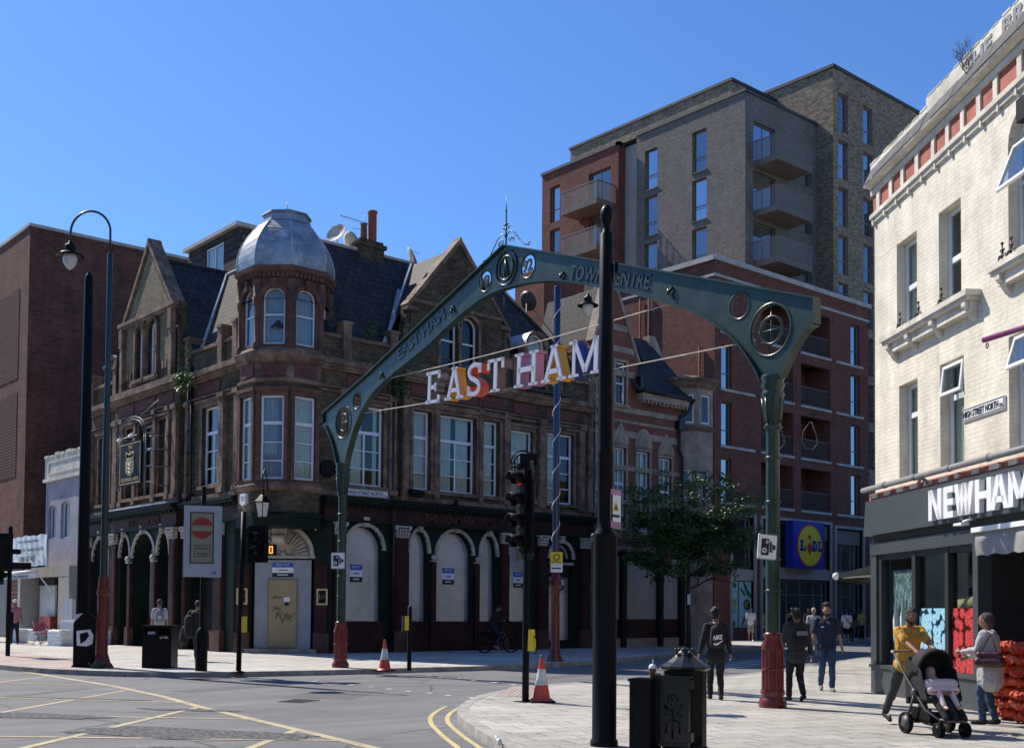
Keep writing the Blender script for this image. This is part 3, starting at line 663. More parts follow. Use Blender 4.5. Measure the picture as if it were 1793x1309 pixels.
# L gable south slope in shade
rf.quad((18.2, 42.6, 15.25), (21.3, 42.6, 15.2), (18.5, 38.9, 10.95), (18.2, 38.9, 10.95)); rf.quad((18.2, 42.6, 15.25), (18.2, 46.3, 10.95), (18.5, 46.3, 10.95), (21.3, 42.6, 15.2))
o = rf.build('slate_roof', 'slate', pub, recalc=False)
r2 = MB().frame(Matrix())
r2.quad((18.5, 38.95, 10.9), (18.5, 33.45, 10.9), (21.3, 36.2, 15.1), (21.3, 42.6, 15.1)); r2.quad((18.5, 49, 10.9), (18.5, 46.2, 10.9), (21.3, 42.6, 15.1), (21.3, 49, 15.1))
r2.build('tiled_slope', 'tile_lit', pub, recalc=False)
ft = MB().frame(Matrix()); ft.quad((21.25, 36.15, 15.12), (30.3, 36.15, 15.12), (30.3, 46, 15.12), (21.25, 49, 15.12)); ft.tube([(21.3, 36.2, 15.15), (30.3, 36.2, 15.15)], .07, 6); ft.tube([(21.3, 36.2, 15.15), (21.3, 49, 15.15)], .07, 6)
ft.build('flat_roof', 'coping', pub)
vl = MB().frame(Matrix())
for p, q in (((18.5, 38.92, 11.0), (21.3, 42.6, 15.22)), ((23.5, 33.9, 12.1), (25.9, 36.2, 15.12)), ((22.75, 33.43, 11.0), (23.62, 33.9, 12.25))): vl.cut().tube([p, q], .075, 4)
vl.tube([(22.9, 33.42, 11.05), (24.6, 35.15, 13.6)], .08, 4)
vl.build('valley_lead', 'lead_light', pub)
rg = MB().frame(Matrix())
for k in range(8): rg.cap((18.3+k*.38, 42.6, 15.24), (18.62+k*.38, 42.6, 15.24), .09, .09, 8)
rg.tube([(20.9, 33.9, 10.95), (21.3, 36.2, 15.15)], .08, 6); rg.tube([(33.1, 33.45, 10.95), (30.3, 36.2, 15.15)], .09, 6)
rg.build('ridge_tiles', 'slate', pub)
# box dormer
bd = MB().frame(FR(21.5, 46.6, -90)); wall(bd, 0, 4.6, 15.1, 17.05, [(1.75, 3.3, 15.55, 16.75)], d=.15)
bd.frame(Matrix()); bd.quad((21.5, 42.0, 15.1), (26, 42, 15.1), (26, 42, 17.05), (21.5, 42, 17.05)); bd.quad((21.5, 46.6, 15.1), (26, 46.6, 15.1), (26, 46.6, 17.05), (21.5, 46.6, 17.05))
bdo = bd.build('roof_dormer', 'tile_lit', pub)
ff = MB().frame(Matrix()); ff.box(21.3, 26.3, 41.8, 46.8, 17.05, 17.2); ff.build('dormer_roof', 'coping', bdo)
window(bdo, FR(21.5, 46.6, -90), 1.75, 3.3, 15.55, 16.75, y=.02, mull=(.5,), curtain='curtain', pmat='glass')
# small arched dormers
def hood_dormer(Mx, uc, z0, ztop, w, name='arched_dormer'):
    h = MB().frame(Mx); r = w/2
    h.prism([[(uc-r-.12, z0)]+arcpts(uc-r-.12, uc+r+.12, ztop-r, r+.12, 12)+[(uc+r+.12, z0)], [(uc-r, z0)]+arcpts(uc-r, uc+r, ztop-r, r, 12)+[(uc+r, z0)]], -.12, .35)
    pts = arcpts(uc-r-.14, uc+r+.14, ztop-r, r+.14, 12); vs = []
    for a, b in pts: vs += [(a, -.16, b), (a, 1.6, b)]
    h.mat(1).add(vs, [(2*i, 2*i+1, 2*i+3, 2*i+2) for i in range(12)], True).mat(0)
    d = h.build(name, ['sandstone', 'lead_light'], pub)
    window(d, Mx, uc-r+.01, uc+r-.01, z0+.05, ztop, y=.05, rise=r-.01, trans=(.5,), curtain='curtain')
    return d
hood_dormer(FRR, 29.85, 10.3, 12.45, .95); hood_dormer(FRL, 2.5, 10.2, 11.9, .7)
# ---- sash and casement windows
def case(Mx, o, y=.12, two=True, cur='curtain', bars=2, rng=None, fr=.075):
    a, b, c, e = o[:4]
    if two: return window(pub, Mx, a+.01, b-.01, c+.01, e-.01, y=y, fr=fr, mull=((.5, 0, .66),), trans=((.67, 0, 1, .11), (.22, 0, 1, .035), (.44, 0, 1, .035)), curtain=cur, curt_rng=rng)
    return window(pub, Mx, a+.01, b-.01, c+.01, e-.01, y=y, fr=fr, trans=((.67, 0, 1, .11), (.22, 0, 1, .035), (.44, 0, 1, .035)), curtain=cur, curt_rng=rng)
case(FRR, w1, rng=[(0, .45), (.8, .93)]); case(FRR, wA, y=0, two=False, rng=[(0, .95)]); case(FRR, wB, y=0, rng=[(0, .42), (.55, .9)]); case(FRR, wC, y=0, two=False, rng=[(0, .85)])
case(FRR, wD, rng=[(.1, .9)]); case(FRR, wE, rng=[(0, .5)])
for o_ in lw: case(FRL, o_, two=False, rng=[(0, .8)])
case(FRL, lb[0], y=-.05, two=False); case(FRL, lb[1], y=-.05, rng=[(.2, .8)]); case(FRL, lb[2], y=-.05, two=False, rng=[(0, .9)])
case(FRL, ln[0], rng=[(.55, 1)])
for a, cu in ((180, 'curtain'), (225, 'curtain_blue'), (270, 'curtain')): case(octf(a), (-.4, .4, 5.87, 8.66), y=.06, two=False, cur=cu)
for a in (180, 225, 270, 315): window(pub, octf(a), -.365, .365, 10.36, 12.24, y=.08, rise=.36, fr=.05, trans=((.52, 0, 1, .05),), curtain='curtain_blue')
for o_ in (gA, gB): window(pub, FRR, o_[0]+.005, o_[1]-.005, o_[2]+.005, o_[3]-.005, y=0., rise=.41, trans=((.52, 0, 1, .06),))
for o_ in (gL1, gL2): window(pub, FRL, o_[0]+.1, o_[1]-.1, o_[2]+.005, o_[3]-.1, y=-.14, rise=.32, fr=.09, trans=((.5, 0, 1, .06),), curtain='curtain')
# ---- ground floor shopfronts
gf = MB(); mould = MB(); capm = MB(); pilm = MB()
def capital(u, z, w, y):
    capm.cut().box(u-w/2, u+w/2, y-.02, y+.1, z, z+.34)
    for i in range(5):
        for j in range(3):
            capm.ell((u-w/2+.05+(w-.1)*i/4+.02*(j % 2), y-.04-.02*j, z+.05+j*.11), (.055, .05, .065), 6, 4)
    for s in (-1, 1): capm.ell((u+s*(w/2), y-.1, z+.33), (.07, .06, .06), 8, 5)
    capm.box(u-w/2-.06, u+w/2+.06, y-.14, y+.1, z+.36, z+.42)
def archfront(Mx, ops, u0, u1, zb=.12, zt=4.68, d=.35, y=0.):
    gf.frame(Mx).mat(0); wall(gf, u0, u1, zb, zt, ops, y=y, d=d)
    mould.frame(Mx)
    for o_ in ops:
        if len(o_) < 5: continue
        a, b, c, e, r = o_; mould.cut()
        mould.prism([arcpts(a-.11, b+.11, e-r, r+.11, 16), arcpts(a-.0, b+.0, e-r, r-.0, 16)] if False else arcpts(a-.11, b+.11, e-r, r+.11, 16)+arcpts(a+.005, b-.005, e-r, r, 16, True), y-.06, y+.04)
        mould.prism([((a+b)/2-.07, e-.04), ((a+b)/2+.07, e-.04), ((a+b)/2+.12, e+.3), ((a+b)/2-.12, e+.3)], y-.16, y+.02)
ar = [(21.2, 22.75, 1.2, 4.5, .82), (23.9, 24.72, 1.2, 4.45, .8), (25.12, 26.78, 1.2, 4.5, .85), (27.16, 27.95, 1.2, 4.45, .8), (28.62, 29.72, 1.2, 4.4, .65), (30.68, 31.95, .3, 4.35, .66)]
archfront(FRR, ar, 20.72, 33.0)
al = [(.5, 2.35, .12, 4.5, .95), (3.95, 4.95, .12, 4.45, .85), (5.22, 7.28, .12, 4.5, .95), (7.55, 8.6, .12, 4.45, .85), (9.9, 11.8, .12, 3.9)]
archfront(FRL, al[:1]+al[4:], .1, 3.4, d=.4) if False else None
archfront(FRL, al[:1], .1, 3.4, d=.4); archfront(FRL, al[1:4], 3.4, 9.3, d=.75, y=-.2); archfront(FRL, al[4:], 9.3, 13.3, d=.5)
gf.frame(FRL).quad((3.4, -.2, .1), (3.4, 0, .1), (3.4, 0, 4.7), (3.4, -.2, 4.7)); gf.quad((9.3, -.2, .1), (9.3, 0, .1), (9.3, 0, 4.7), (9.3, -.2, 4.7))
FC = FR(18.3, 35.7, -45); CW = 3.394
gf.frame(FC); wall(gf, 0, CW, .12, 4.7, [(.62, 2.77, .12, 4.45, 1.05)], d=.12)
gf.frame(FR(0, 0, 0)).quad((18.2, 35.7, 4.7), (20.7, 33.2, 4.7), (18.2, 33.2, 4.7))
octring(gf, [(1.5, 4.3), (1.56, 4.34), (1.56, 4.6), (1.64, 4.66), (1.64, 4.78), (1.52, 4.8)])
gf.build('ground_front', 'dark_green', pub); mould.frame(Matrix())
mould.build('arch_moulding', 'cream', pub)
# pilasters
def gpil(Mx, u, w, y, cap=True, base=True, top=4.25):
    pilm.frame(Mx).mat(0); capm.frame(Mx); pilm.cut().box(u-w/2, u+w/2, y-.12, y+.02, .1, top-.1)
    pilm.box(u-w/2+.06, u+w/2-.06, y-.135, y-.1, .95, top-.3)
    if base: pilm.mat(1).box(u-w/2-.06, u+w/2+.06, y-.2, y+.02, .1, .78).box(u-w/2-.03, u+w/2+.03, y-.17, y+.02, .78, .86).mat(0)
    if cap: capital(u, top-.1, w, y-.12)
for u in (20.95,): gpil(FRR, u, .36, 0)
gpil(FRR, 23.48, .6, 0); gpil(FRR, 28.28, .34, 0); gpil(FRR, 30.25, .42, 0); gpil(FRR, 32.6, .45, 0)
for u in (24.92, 26.97):
    pilm.frame(FRR).mat(0).cut().box(u-.1, u+.1, -.1, .02, .1, 3.35); mould.frame(FRR)
gpil(FRL, .28, .36, 0); gpil(FRL, 2.75, .4, 0); gpil(FRL, 3.55, .42, -.2); gpil(FRL, 9.02, .5, -.2); gpil(FRL, 12.3, .62, 0, top=4.25); gpil(FRL, 9.62, .3, 0)
for u in (5.08, 7.42): pilm.frame(FRL).mat(0).cut().box(u-.12, u+.12, -.32, -.15, .1, 3.4); pilm.mat(1).box(u-.16, u+.16, -.38, -.15, .1, .85).mat(0)
pilm.frame(FC).cut().box(.12, .55, -.08, .02, .1, 3.1); pilm.mat(1).box(.06, .6, -.16, .02, .1, .8); pilm.mat(0).cut().box(2.84, 3.25, -.08, .02, .1, 3.1); pilm.mat(1).box(2.8, 3.34, -.16, .02, .1, .8).mat(0)
pilm.build('pilaster', ['maroon', 'maroon_base'], pub); capm.frame(Matrix()).build('capital', 'stone_carved', pub)
nb = MB()
for Mx, u, y in ((FRR, 24.92, -.14), (FRR, 26.97, -.14), (FRL, 5.08, -.36), (FRL, 7.42, -.36)):
    nb.cut().frame(Mx).ell((u, y, 3.5), (.14, .1, .13), 10, 6).box(u-.13, u+.13, y-.03, y+.14, 3.35, 3.4)
nb.build('corbel_ball', 'stone_carved', pub)
# risers below the boards, boards, notices
rs = MB(); 
for o_ in ar[:5]: rs.cut().frame(FRR).box(o_[0]-.04, o_[1]+.04, -.03, .02, .1, 1.12).box(o_[0]+.1, o_[1]-.1, -.045, -.02, .35, .95).box(o_[0]-.06, o_[1]+.06, -.07, .1, 1.12, 1.195)
for o_ in al[1:4]: rs.cut().frame(FRL).box(o_[0], o_[1], .4, .55, .1, 1.2)
rs.cut().frame(FRL).box(.5, 2.35, .2, .35, .1, .8); rs.cut().frame(FRR).box(30.7, 31.95, .2, .4, .1, .42)
rs.build('stall_riser', 'maroon', pub)
def board(Mx, o_, y, z0=None, m='steel_board', ov=0.0):
    a, b, c, e, r = o_; b_ = MB().frame(Mx); z0 = z0 or c; n = 22; vs = []
    # sheet with slight bow so that it catches the light unevenly
    out = [(a, z0)]+arcpts(a+.03, b-.03, e-r, r-.04, 16)+[(b, z0)]
    b_.prism(out, y, y+.02); return b_.build('window_board', m, pub)
for o_ in ar[:5]: board(FRR, o_, .24)
board(FRR, (30.72, 31.95, .45, 3.0, .01), .24); board(FRL, al[0], .3, .8, 'board_grey')
for o_ in al[1:4]: board(FRL, o_, .5, 1.2, 'board_grey')
dg = MB().frame(FRR); dg.box(30.68, 31.95, .1, .3, 3.0, 3.45); dg.build('door_transom', 'dark_green', pub); fl_ = MB().frame(FRR); fl_.prism(arcpts(30.72, 31.9, 3.72, .6, 14)+[], .14, .17); fl_.build('fanlight_glass', 'glass_tower', pub)
fm = MB().frame(FRR); fm.box(30.62, 32.0, -.03, .2, 3.45, 3.55); fm.prism(arcpts(30.85, 31.78, 3.72, .5, 14)+arcpts(30.9, 31.73, 3.72, .45, 14, True), .1, .16); fm.build('fanlight_bar', 'cream', pub)
def notice(Mx, u, z, y, w=.52, h=.62, par=None):
    n = MB().frame(Mx); n.mat(0).box(u, u+w, y-.012, y, z, z+h); n.mat(1).box(u+.005, u+w-.005, y-.016, y-.011, z+h*.68, z+h-.005); n.mat(2).box(u+.005, u+w-.005, y-.016, y-.011, z+.005, z+h*.3)
    n.mat(0).text('KEEP OUT', u+w*.2, z+h*.79, h*.13, y-.018, .002, w*.6); n.box(u+w*.25, u+w*.75, y-.019, y-.017, z+h*.14, z+h*.2); n.mat(2).box(u+w*.3, u+w*.72, y-.015, y-.012, z+h*.46, z+h*.52)
    return n.build('security_notice', ['sign_white', 'sign_blue', 'sign_black'], par or pub)
notice(FRR, 21.55, 2.55, .24); notice(FRR, 25.55, 2.55, .24, .56); notice(FRR, 29.0, 2.5, .24); notice(FRR, 31.2, 2.45, .24, .5)
notice(FRL, 6.6, 2.55, .5, .5); notice(FRL, .7, 2.3, .3, .5, .75); notice(FRL, 11.2, 2.3, .48, .45)
# fascias
fa = MB(); cn = MB()
for Mx, a, b, y in ((FRR, 20.3, 22.95, 0), (FRR, 22.95, 28.6, -.12), (FRR, 28.6, 33.05, 0), (FRL, 0, 3.4, 0), (FRL, 3.3, 9.4, -.22), (FRL, 9.4, 13.7, 0)):
    cn.cut(); fa.cut().frame(Mx).box(a, b, y-.12, y+.1, 4.68, 5.16)
    cn.frame(Mx).box(a-.02, b+.02, y-.2, y+.1, 5.14, 5.22).box(a-.04, b+.04, y-.32, y+.1, 5.22, 5.32).box(a-.06, b+.06, y-.4, y+.1, 5.32, 5.38).box(a-.03, b+.03, y-.3, y+.1, 5.38, 5.44); cn.box(a, b, y-.16, y+.1, 4.6, 4.68)
    for i in range(int((b-a)/.24)): cn.box(a+i*.24+.02, a+i*.24+.11, y-.27, y-.1, 5.12, 5.21)
fa.build('fascia', 'maroon', pub); cn.build('fascia_cornice', 'dark_green', pub)
le = MB().frame(FRR); le.text('THE DENMARK ARMS', 24.35, 4.76, .3, -.262, .05, 3.3, bold=.012); le.cut().frame(FRL).text('THE DENMARK ARMS', 5.1, 4.76, .3, -.362, .05, 2.9, bold=.012)
le.build('fascia_lettering', 'maroon_base', pub)
ld = MB().frame(FRL); ld.box(3.4, 9.2, -.66, -.5, 5.44, 5.5); ld.build('cornice_flashing', 'lead_light', pub)
# corner door
dr = MB().frame(FC); dr.mat(0).box(.72, 2.67, .04, .09, .24, 3.27); dr.mat(1).box(1.22, 2.17, .01, .05, .34, 2.58); dr.mat(2).prism([[(1.18, .3), (1.18, 2.63), (2.21, 2.63), (2.21, .3)], [(1.22, .34), (1.22, 2.58), (2.17, 2.58), (2.17, .34)]], 0, .05)
dr.mat(2).box(2.08, 2.14, -.01, .02, 1.4, 1.5)
for zz_ in (.5, 1.6, 2.4): dr.box(1.2, 1.24, -.015, .02, zz_, zz_+.1)
do = dr.build('boarded_door', ['board_grey', 'tan_door', 'bronze'], pub)
dn = MB().frame(FC); dn.mat(0).box(1.75, 1.95, -.005, .012, 1.85, 2.0); dn.mat(1).box(1.78, 1.92, -.006, .012, 1.72, 1.83); dn.build('door_notice', ['sign_white', 'sign_black'], do)
gr = MB().frame(FC); rnd = random.Random(4)
def scrawl(cx, cz, w, h, n):
    pts = []; 
    for i in range(n): t = i/(n-1); pts.append((cx+w*(t-.5)+.05*sin(t*25), .004, cz+h*.5*sin(t*19+cx*9)*(.6+.4*sin(t*7))))
    gr.tube(pts, .007, 4)
scrawl(1.5, 2.0, .3, .1, 40); scrawl(1.5, 1.62, .26, .16, 50); scrawl(1.55, 1.38, .2, .3, 60); scrawl(1.75, 1.3, .2, .42, 60); scrawl(1.95, 1.35, .2, .3, 30)
gr.build('graffiti', 'rail_metal', do)
stp = MB().frame(FC); stp.box(.5, 2.95, -.35, .15, .1, .26); stp.build('door_step', 'stone_pale', pub)
notice(FC, 1.32, 2.68, .04, .74, .5)
sh = MB().frame(FC); ucx, uz = 1.7, 3.42
sh.prism([(ucx-1.03, uz)]+arcpts(ucx-1.03, ucx+1.03, uz, 1.0, 24)+[(ucx+1.03, uz)], .06, .1)
sh.prism(arcpts(ucx-1.08, ucx+1.08, uz, 1.06, 24)+arcpts(ucx-.95, ucx+.95, uz, .93, 24, True), -.06, .08); sh.box(ucx-1.12, ucx+1.12, -.06, .1, uz-.1, uz)
for i in range(17):
    a = pi*(i+.5)/17; sh.tube([(ucx+.12*cos(a), .04, uz+.12*sin(a)), (ucx+.5*cos(a), .0, uz+.5*sin(a)), (ucx+.86*cos(a), .02, uz+.84*sin(a))], [.015, .04, .075], 6)
sh.ell((ucx, 0, uz+.06), (.1, .08, .1), 10, 6)
sh.prism([(ucx-.2, uz+.35), (ucx+.2, uz+.35), (ucx+.3, uz+1.22), (ucx-.3, uz+1.22)], -.5, .1); sh.box(ucx-.36, ucx+.36, -.85, .1, uz+1.16, uz+1.28)
sh.lathe([(.16, -.2), (.16, .2)], 12, M=Matrix.Translation((ucx, -.5, uz+.55)) @ Matrix.Rotation(pi/2, 4, 'Y'))
sh.build('shell_tympanum', 'cream', pub)
pq = MB().frame(FC)
for u in (.14, 2.9):
    pq.cut().mat(0).prism([[(u, 1.75), (u, 2.3), (u+.38, 2.3), (u+.38, 1.75)], [(u+.06, 1.81), (u+.06, 2.24), (u+.32, 2.24), (u+.32, 1.81)]], -.13, -.09); pq.mat(1).box(u+.06, u+.32, -.115, -.09, 1.81, 2.24)
    pq.mat(0).tube([(u+.1, -.12, 2.12), (u+.1, -.12, 1.95), (u+.16, -.12, 1.93), (u+.17, -.12, 2.1), (u+.22, -.12, 1.95), (u+.28, -.12, 2.08)], .01, 4)
pq.build('menu_frame', ['gold', 'black_matt'], pub)
# drainpipes, lanterns, alarm, camera, nameplate
dp = MB().frame(FRL); dp.tube([(9.75, -.1, 10.3), (9.8, -.12, 5.5)], .06, 8); dp.cut().tube([(10.0, -.1, 9.6), (10.05, -.12, 5.5)], .05, 8); dp.box(9.66, 9.9, -.2, 0, 10.2, 10.45)
for i in range(6): dp.box(9.68, 9.9, -.2, 0, 5.6+i*.8, 5.66+i*.8)
dp.cut().frame(FRR).tube([(23.05, -.12, 10.4), (23.05, -.12, 5.4), (23.08, -.2, 4.9), (23.08, -.2, .15)], .055, 8); dp.box(22.95, 23.16, -.22, 0, 10.3, 10.55); dp.cut().tube([(33.05, -.1, 11), (33.05, -.1, .2)], .055, 8)
dp.tube([(32.2, -.12, 5.1), (32.4, -.3, 5.0), (32.9, -.2, 5.15)], .02, 5)
dp.build('drainpipe', 'pipe_black', pub)
def lantern(par, c, s=1., arm=None):
    m = MB(); x, y, z = c
    m.mat(0).lathe([(.16*s, 0), (.165*s, .02), (.25*s, .45*s), (.27*s, .47*s)], 6, x, y, z, smooth=False)
    for i in range(6): a = pi/3*i; m.mat(1).tube([(x+.165*s*cos(a), y+.165*s*sin(a), z), (x+.26*s*cos(a), y+.26*s*sin(a), z+.47*s)], .014, 5)
    m.mat(1).lathe([(.28*s, .46*s), (.29*s, .5*s), (.12*s, .68*s), (.05*s, .74*s), (.06*s, .8*s), (.03*s, .84*s), (.05*s, .9*s), (.01*s, .96*s)], 6, x, y, z, smooth=False); m.lathe([(.12*s, -.04), (.17*s, .01)], 6, x, y, z)
    if arm: m.tube(arm, .02, 6)
    return m.build('wall_lantern', ['lamp_glass', 'black_metal'], par)
mat('lamp_glass', (.62, .60, .54), .25, var=.15, vs=3)
B0 = octf(225) @ Vector((-.12, 0, 0)); bx_, by_ = 17.95, 33.12
lantern(pub, (bx_, by_, 4.55), 1.0, [(bx_, by_, 5.5), (bx_-.02, by_-.02, 5.9), (bx_+.12, by_+.12, 6.12), (bx_+.3, by_+.3, 5.9), (bx_+.42, by_+.42, 5.45)])
fx = MB().frame(octf(180)); fx.mat(0).prism([(-.2, 5.1), (0, 5.02), (.2, 5.1), (.18, 5.42), (-.18, 5.42)], -.12, 0); fx.mat(1).box(-.12, .12, -.125, -.1, 5.2, 5.34)
fx.build('alarm_box', ['sign_white', 'sea_green'] if 'sea_green' in MT else ['sign_white', 'concrete_panel'], pub)
bp = MB().frame(octf(180)); bp.box(-.55, .3, -.01, 0, 4.8, 5.52); bp.build('sunlit_brick', 'brick_stock_pale', pub)  # paler sheet paints sunlight onto the brick of this tower face
cmx = MB().frame(FC); cmx.box(2.95, 3.05, -.2, 0, 4.45, 4.55); cmx.tube([(3.0, -.1, 4.45), (2.85, -.25, 4.3)], .05, 8); cmx.build('security_camera', 'white_plastic', pub)
ex = MB().frame(FRR); ex.lathe([(.3, 0), (.3, .3)], 16, M=Matrix.Translation((20.45, -.1, 6.35)) @ Matrix.Rotation(-pi/2, 4, 'X')); ex.cut().lathe([(.24, 0), (.3, .1), (.3, .2)], 12, M=Matrix.Translation((23.75, -.55, 5.62)) @ Matrix.Rotation(.3, 4, 'X')); ex.box(25.5, 25.62, -.6, -.5, 5.4, 5.6)
ex.build('extractor_vent', 'black_matt', pub)
def nameplate(par, Mx, u, z, w, h, y, txt='HIGH STREET NORTH'):
    n = MB().frame(Mx); n.mat(0).box(u, u+w, y-.03, y, z, z+h); n.mat(1).text(txt, u+w*.03, z+h*.22, h*.55, y-.034, .006, w*.84, bold=.02); n.mat(2).text('E6', u+w*.9, z+h*.2, h*.3, y-.034, .006, w*.07)
    n.mat(1).prism([[(u+.01, z+.01), (u+.01, z+h-.01), (u+w-.01, z+h-.01), (u+w-.01, z+.01)], [(u+.025, z+.025), (u+.025, z+h-.025), (u+w-.025, z+h-.025), (u+w-.025, z+.025)]], y-.033, y-.029)
    return n.build('street_nameplate', ['sign_white', 'sign_black', 'red_metal'], par)
nameplate(pub, FRR, 21.15, 5.5, 1.68, .24, -.15)
# chimney, dishes, aerial
ch = MB().frame(Matrix()); ch.box(23.4, 24.5, 36.0, 36.7, 14.2, 15.3); ch.box(23.32, 24.58, 35.92, 36.78, 15.3, 15.45); ch.box(23.42, 24.48, 36.02, 36.68, 15.45, 15.58); cho = ch.build('chimney', 'brick_stock', pub)
pt = MB().frame(Matrix()); pt.lathe([(.2, 15.5), (.17, 15.6), (.165, 16.7), (.19, 16.72), (.19, 16.8), (.15, 16.8)], 16, 24.15, 36.3); pt.cut().lathe([(.14, 15.5), (.12, 16.2), (.14, 16.25)], 12, 23.8, 36.35); pt.build('chimney_pot', 'pot', cho)
ae = MB().frame(Matrix()); ae.tube([(23.75, 36.2, 15.6), (23.75, 36.2, 16.55)], .015, 5); ae.tube([(22.75, 36.4, 16.35), (23.9, 36.1, 16.2)], .012, 5)
for i in range(9): ae.tube([(22.8+i*.115, 36.25, 16.345-i*.015), (22.8+i*.115, 36.53, 16.345-i*.015)], .008, 4)
ae.tube([(23.2, 36.3, 15.95), (23.8, 36.2, 15.98)], .01, 4); ae.build('tv_aerial', 'rail_metal', cho)
def dish(c, r, az, m='coping'):
    d = MB().frame(Matrix.Translation(c) @ Matrix.Rotation(radians(az), 4, 'Z') @ Matrix.Rotation(radians(62), 4, 'Y'))
    pr = [(r*k/6, .28*r*(k/6)**2) for k in range(1, 7)]; d.lathe([(.002, 0)]+pr, 24, cap=False); d.lathe([(r, .28*r), (r*1.02, .28*r-.01), (.002, -.02)], 24, cap=False)
    d.tube([(-r*.9, 0, .2*r), (0, 0, r*1.0)], .012, 5); d.frame(Matrix.Translation(c)).tube([(0, 0, 0), (0, 0, -.6)], .025, 6)
    return d.build('satellite_dish', m, pub)
dish((22.6, 36.3, 15.55), .42, 200); dish((23.25, 36.5, 15.5), .36, 10, 'concrete_panel'); dish((26.0, 36.4, 15.4), .42, 330, 'concrete_panel'); dish((31.6, 35.8, 14.6), .42, 10, 'rail_metal')
ms = MB().frame(Matrix()); ms.tube([(31.6, 35.8, 12.5), (31.6, 35.8, 14.6)], .03, 6); ms.tube([(31.75, 35.8, 14.5), (32.6, 34.2, 12.2)], .02, 5); ms.build('mast', 'rail_metal', pub)
# balconette at the right dormer
bl = MB().frame(FRR); bl.box(28.9, 31.3, -.5, 0, 10.12, 10.2)
for i in range(13): bl.tube([(28.95+i*.19, -.45, 10.2), (28.95+i*.19, -.45, 10.62)], .012, 4)
bl.tube([(28.9, -.45, 10.62), (31.3, -.45, 10.62)], .018, 5); bl.build('balcony_rail', 'pipe_black', pub)
# hanging sign on bracket, stands out from L wall
hs = MB().frame(FR(17.35, 42.28, -90)); # faces -x
hs.mat(0).box(-1.02, 1.02, -.06, .06, 6.25, 7.9); hs.mat(1).prism([[(-.96, 6.31), (-.96, 7.84), (.96, 7.84), (.96, 6.31)], [(-.93, 6.34), (-.93, 7.81), (.93, 7.81), (.93, 6.34)]], -.066, .066)
hs.text('THE', -.2, 7.62, .14, -.066, .008, .42); hs.text('DENMARK ARMS', -.82, 6.4, .14, -.066, .008, 1.66)
hs.prism([(-.38, 7.18), (.38, 7.18), (.38, 6.86), (.3, 6.72), (.15, 6.63), (0, 6.6), (-.15, 6.63), (-.3, 6.72), (-.38, 6.86)], -.075, -.06)
hs.prism([(-.3, 7.2), (.3, 7.2), (.33, 7.3), (-.33, 7.3)], -.08, -.06); hs.tube([(-.32, -.07, 7.28), (-.4, -.07, 7.42), (-.3, -.07, 7.48), (0, -.07, 7.4), (.3, -.07, 7.48), (.4, -.07, 7.42), (.32, -.07, 7.28)], .028, 6); hs.box(-.02, .02, -.08, -.06, 7.4, 7.58); hs.box(-.06, .06, -.08, -.06, 7.5, 7.54)
hs.mat(2)
for zz_ in (6.72, 6.86, 7.0): hs.tube([(-.28, -.078, zz_), (-.1, -.078, zz_+.05), (.05, -.078, zz_-.02), (.26, -.078, zz_+.06)], .02, 5)
hso = hs.build('hanging_sign', ['sign_navy', 'gold', 'bronze'], pub)
hb = MB().frame(FR(17.35, 42.28, -90))
for z0_ in (6.15, 6.85, 7.5, 8.0): hb.tube([(-1.3, 0, z0_), (-1.1, 0, z0_)], .02, 5); hb.tube([(1.06, 0, z0_), (1.3, .2, z0_), (2.0, .7, z0_)], .022, 5)
for u_ in (-1.3, -1.15, 1.15, 1.3): hb.tube([(u_, 0, 6.1), (u_, 0, 8.1)], .022, 5)
for u_ in (1.7, 2.0): hb.tube([(u_, (u_-1.3)*1.0+.2, 6.1), (u_, (u_-1.3)+.2, 8.1)], .022, 5)
for r_, z_ in ((1.3, 8.1), (1.12, 8.1)): hb.tube([(r_*cos(pi*i/14)*1., 0, z_+.75*sin(pi*i/14)*r_/1.3) for i in range(15)], .025, 5)
hb.tube([(-1.3, 0, 8.1), (-1.3, .7, 8.1)], .03, 5); hb.tube([(1.3, 0, 8.1), (1.3, .7, 8.1)], .03, 5); hb.tube([(0, 0, 8.6), (1.6, .6, 9.6)], .02, 5); hb.tube([(-.7, -.2, 8.0), (-.5, 0, 8.1), (.5, 0, 8.1), (.7, -.2, 8.0)], .04, 6)
hb.build('sign_bracket', 'rail_metal', hso)
lp = MB().frame(FR(17.35, 42.28, -90)); lp.tube([(.35, -.25, 8.05), (.75, -.25, 8.1)], .06, 8); lp.cut().tube([(-.7, -.25, 8.0), (-.4, -.25, 8.02)], .06, 8); lp.build('sign_lamp', 'white_plastic', hso)
# plants rooted in the brickwork
def leafball(name, c, r, n, sz, m, seed=1, droop=0., shape=None):
    rnd = random.Random(seed); lb_ = MB()
    for i in range(n):
        p = Vector((rnd.gauss(0, .5)*r[0], rnd.gauss(0, .5)*r[1], rnd.gauss(0, .5)*r[2]))+Vector(c); q = Matrix.Rotation(rnd.uniform(0, 6.3), 4, 'Z') @ Matrix.Rotation(rnd.uniform(-1.1, 1.1), 4, 'X') @ Matrix.Rotation(rnd.uniform(-1, 1), 4, 'Y'); s = sz*rnd.uniform(.6, 1.3)
        lb_.mat(rnd.randrange(2)).add([(0, -s, 0), (s*.5, 0, .1*s), (0, s, 0), (-s*.5, 0, .1*s)], [(0, 1, 2, 3)], False, Matrix.Translation(p) @ q)
    return lb_
mat('leaf_bright', (.11, .19, .045), .5, var=.3, vs=5); mat('leaf_mid', (.06, .12, .035), .5, var=.3, vs=5); mat('leaf_dark', (.032, .065, .022), .5, var=.35, vs=3)
